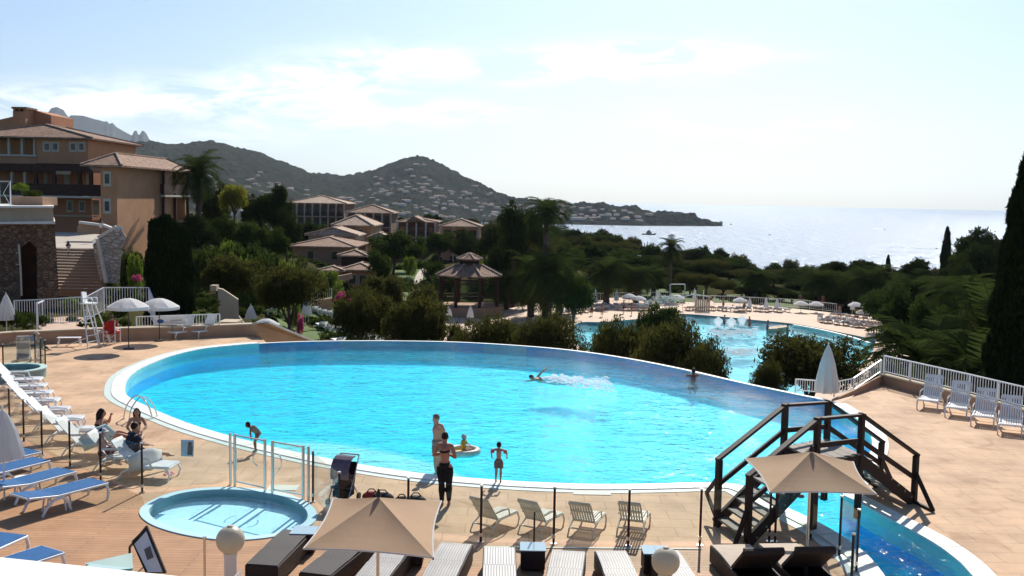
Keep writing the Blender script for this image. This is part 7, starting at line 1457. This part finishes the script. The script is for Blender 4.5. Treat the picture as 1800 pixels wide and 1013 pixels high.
# ================================================================== HILLSIDE HOUSES
hw = [mat('villa_white', (.60,.56,.52), .9), mat('villa_pink', (.60,.42,.33), .9), mat('villa_sand', (.66,.56,.44), .9)]; hr = mat('villa_roof', (.42,.30,.23), .9)
def villa(mw_):
    b = MB(); b.box(-1, 1, -.6, .6, -.6, .5, 0); b.add([(-1.12,-.72,.5),(1.12,-.72,.5),(1.12,.72,.5),(-1.12,.72,.5),(-.5,0,.95),(.5,0,.95)], [(0,1,5,4),(1,2,5),(2,3,4,5),(3,0,4),(0,3,2,1)], 1); me = bpy.data.meshes.new('villa'); me.from_pydata(b.v, [], b.f); me.materials.append(mw_); me.materials.append(hr); me.polygons.foreach_set('material_index', b.m); return me
vm = [villa(m) for m in hw]; K, NC = HV.shape[:2]; rh = random.Random(21); cnt = 0; A_, T_ = skyl(hp)
pxs = np.interp(np.linspace(A_[0], A_[-1], NC), A_, [p[0] for p in hp])
for i in range(4000):
    ci = rh.randrange(NC); u = rh.random(); px = pxs[ci]
    if px < 330 or px > 1150 or (px > 900 and rh.random() < .5): continue
    lim = .80 if px > 640 else .62 if px > 450 else .5
    if px > 1010: lim = .6
    if u > lim or u < .1: continue
    if vnoise(px, u*900, 90, 9) < .42 and rh.random() < .3: continue
    ki = int(u*(K*.8)); v = HV[ki, ci]; 
    if v[2] < SZ+6: continue
    s = rh.uniform(3, 5.5); o = bpy.data.objects.new('villa', rh.choice(vm)); COL.objects.link(o); o.location = (v[0], v[1], v[2]+1.5); o.scale = (s*rh.uniform(.8, 1.6), s*.8, s*.62); o.rotation_euler = (0, 0, rh.uniform(-.6, .6))
    where = 'low on the cone shaped hill' if px > 620 and u < .35 else 'on the middle of the cone shaped hill' if px > 620 and u < .6 else 'near the top of the cone shaped hill' if 620 < px < 860 else 'on the wooded headland' if px > 860 else 'on the lower slope of the left hill' if u < .3 else 'on the upper slope of the left hill'
    tag(o, '%s %s villa %s' % ('wide' if o.scale.x > 1 and o.scale.x > 5 else 'narrow', ('white', 'pink', 'sand coloured')[vm.index(o.data)], where), 'villa', 'pale villas '+where); cnt += 1
    if cnt >= 295: break
# ================================================================== BOATS
def boat(label, px, py, wpx, kind='motor', name='boat', rz=0, group=None):
    p = G(px, py, SZ); L_ = wpx/1800*p.y; T = thing(name, label, 'boat', p, rz, group); b = MB(); w = L_*.16; h = L_*.09
    b.add([(-L_/2,-w,h),(L_*.25,-w,h),(L_/2,0,h*1.4),(L_*.25,w,h),(-L_/2,w,h),(-L_*.48,-w*.8,-h*.5),(L_*.2,-w*.8,-h*.5),(L_*.42,0,-h*.5),(L_*.2,w*.8,-h*.5),(-L_*.48,w*.8,-h*.5)], [(0,1,2,3,4),(5,6,1,0),(6,7,2,1),(7,8,3,2),(8,9,4,3),(9,5,0,4)]); b.build('hull', M['dark_metal'] if kind != 'white' else M['white'], T)
    b = MB(); b.box(-L_*.2, L_*.15, -w*.6, w*.6, h, h*2.6); b.box(-L_*.12, L_*.06, -w*.45, w*.45, h*2.6, h*3.6); b.build('cabin', M['grey_wood'], T)
    if kind == 'ship': b = MB(); b.beam((0, 0, h*3.5), (0, 0, h*6), L_*.012); b.beam((-L_*.3, 0, h), (-L_*.3, 0, h*3), L_*.01); b.build('mast', M['dark_metal'], T)
    return T
boat('dark motor yacht with cabin and mast anchored in the bay', 1141, 413, 25, 'ship', 'motor_yacht')
for x, y, w, lb in [(1007,394,5,'tiny moored boat nearest the tall palm'),(1049,394,5,'tiny moored boat second from the palm'),(1065,393.5,4,'tiny moored boat below the headland houses'),(1076,398,5,'tiny boat slightly nearer than its neighbours'),(1087,396,5,'tiny boat left of the yacht'),(1285,395,5,'small dark boat just past the tip of the headland'),(1101,402,4,'tiny boat above the yacht bow'),(1353,413.5,5,'faint boat in the sun glitter')]:
    boat(lb, x, y, w, group='small boats moored in the bay')
for x, y, w, x0, lb in [(1555, 404, 4, 1536, 'speedboat with a short white wake nearer the horizon'), (1646, 437.5, 5, 1590, 'speedboat with a long white wake near the slim cypress')]:
    boat(lb, x, y, w, 'dark', 'speedboat'); a, c = G(x-2, y-.3, SZ+.2), G(x0, y-2.3, SZ+.2); s = (c.y/1800)*.55
    o = one('boat_wake', 'white wake trailing from the '+lb.split(' with')[0]+(' nearer the horizon' if x < 1600 else ' near the slim cypress'), 'wake', lambda b: b.add([(a.x,a.y-s*6,a.z),(c.x,c.y-s*14,c.z),(c.x,c.y+s*14,c.z),(a.x,a.y+s*6,a.z)], [(0,3,2,1),]), M['foam'], loc=a)
# ================================================================== HAZE
hz = MB(); hz.box(-9800, 27000, -60, 26500, -50, 1500); ho = hz.build('haze', [], None) if False else None
hm = bpy.data.materials.new('haze_air'); hm.use_nodes = True; t = hm.node_tree; t.nodes.remove(t.nodes['Principled BSDF']); pv = N('ShaderNodeVolumePrincipled', t); pv.inputs['Color'].default_value = (.74, .87, 1, 1); pv.inputs['Density'].default_value = .000032; pv.inputs['Anisotropy'].default_value = .31
t.links.new(pv.outputs[0], t.nodes['Material Output'].inputs['Volume'])
tag(hz.build('haze', hm), 'thin bluish sea haze over the bay', 'haze', None, 'stuff')
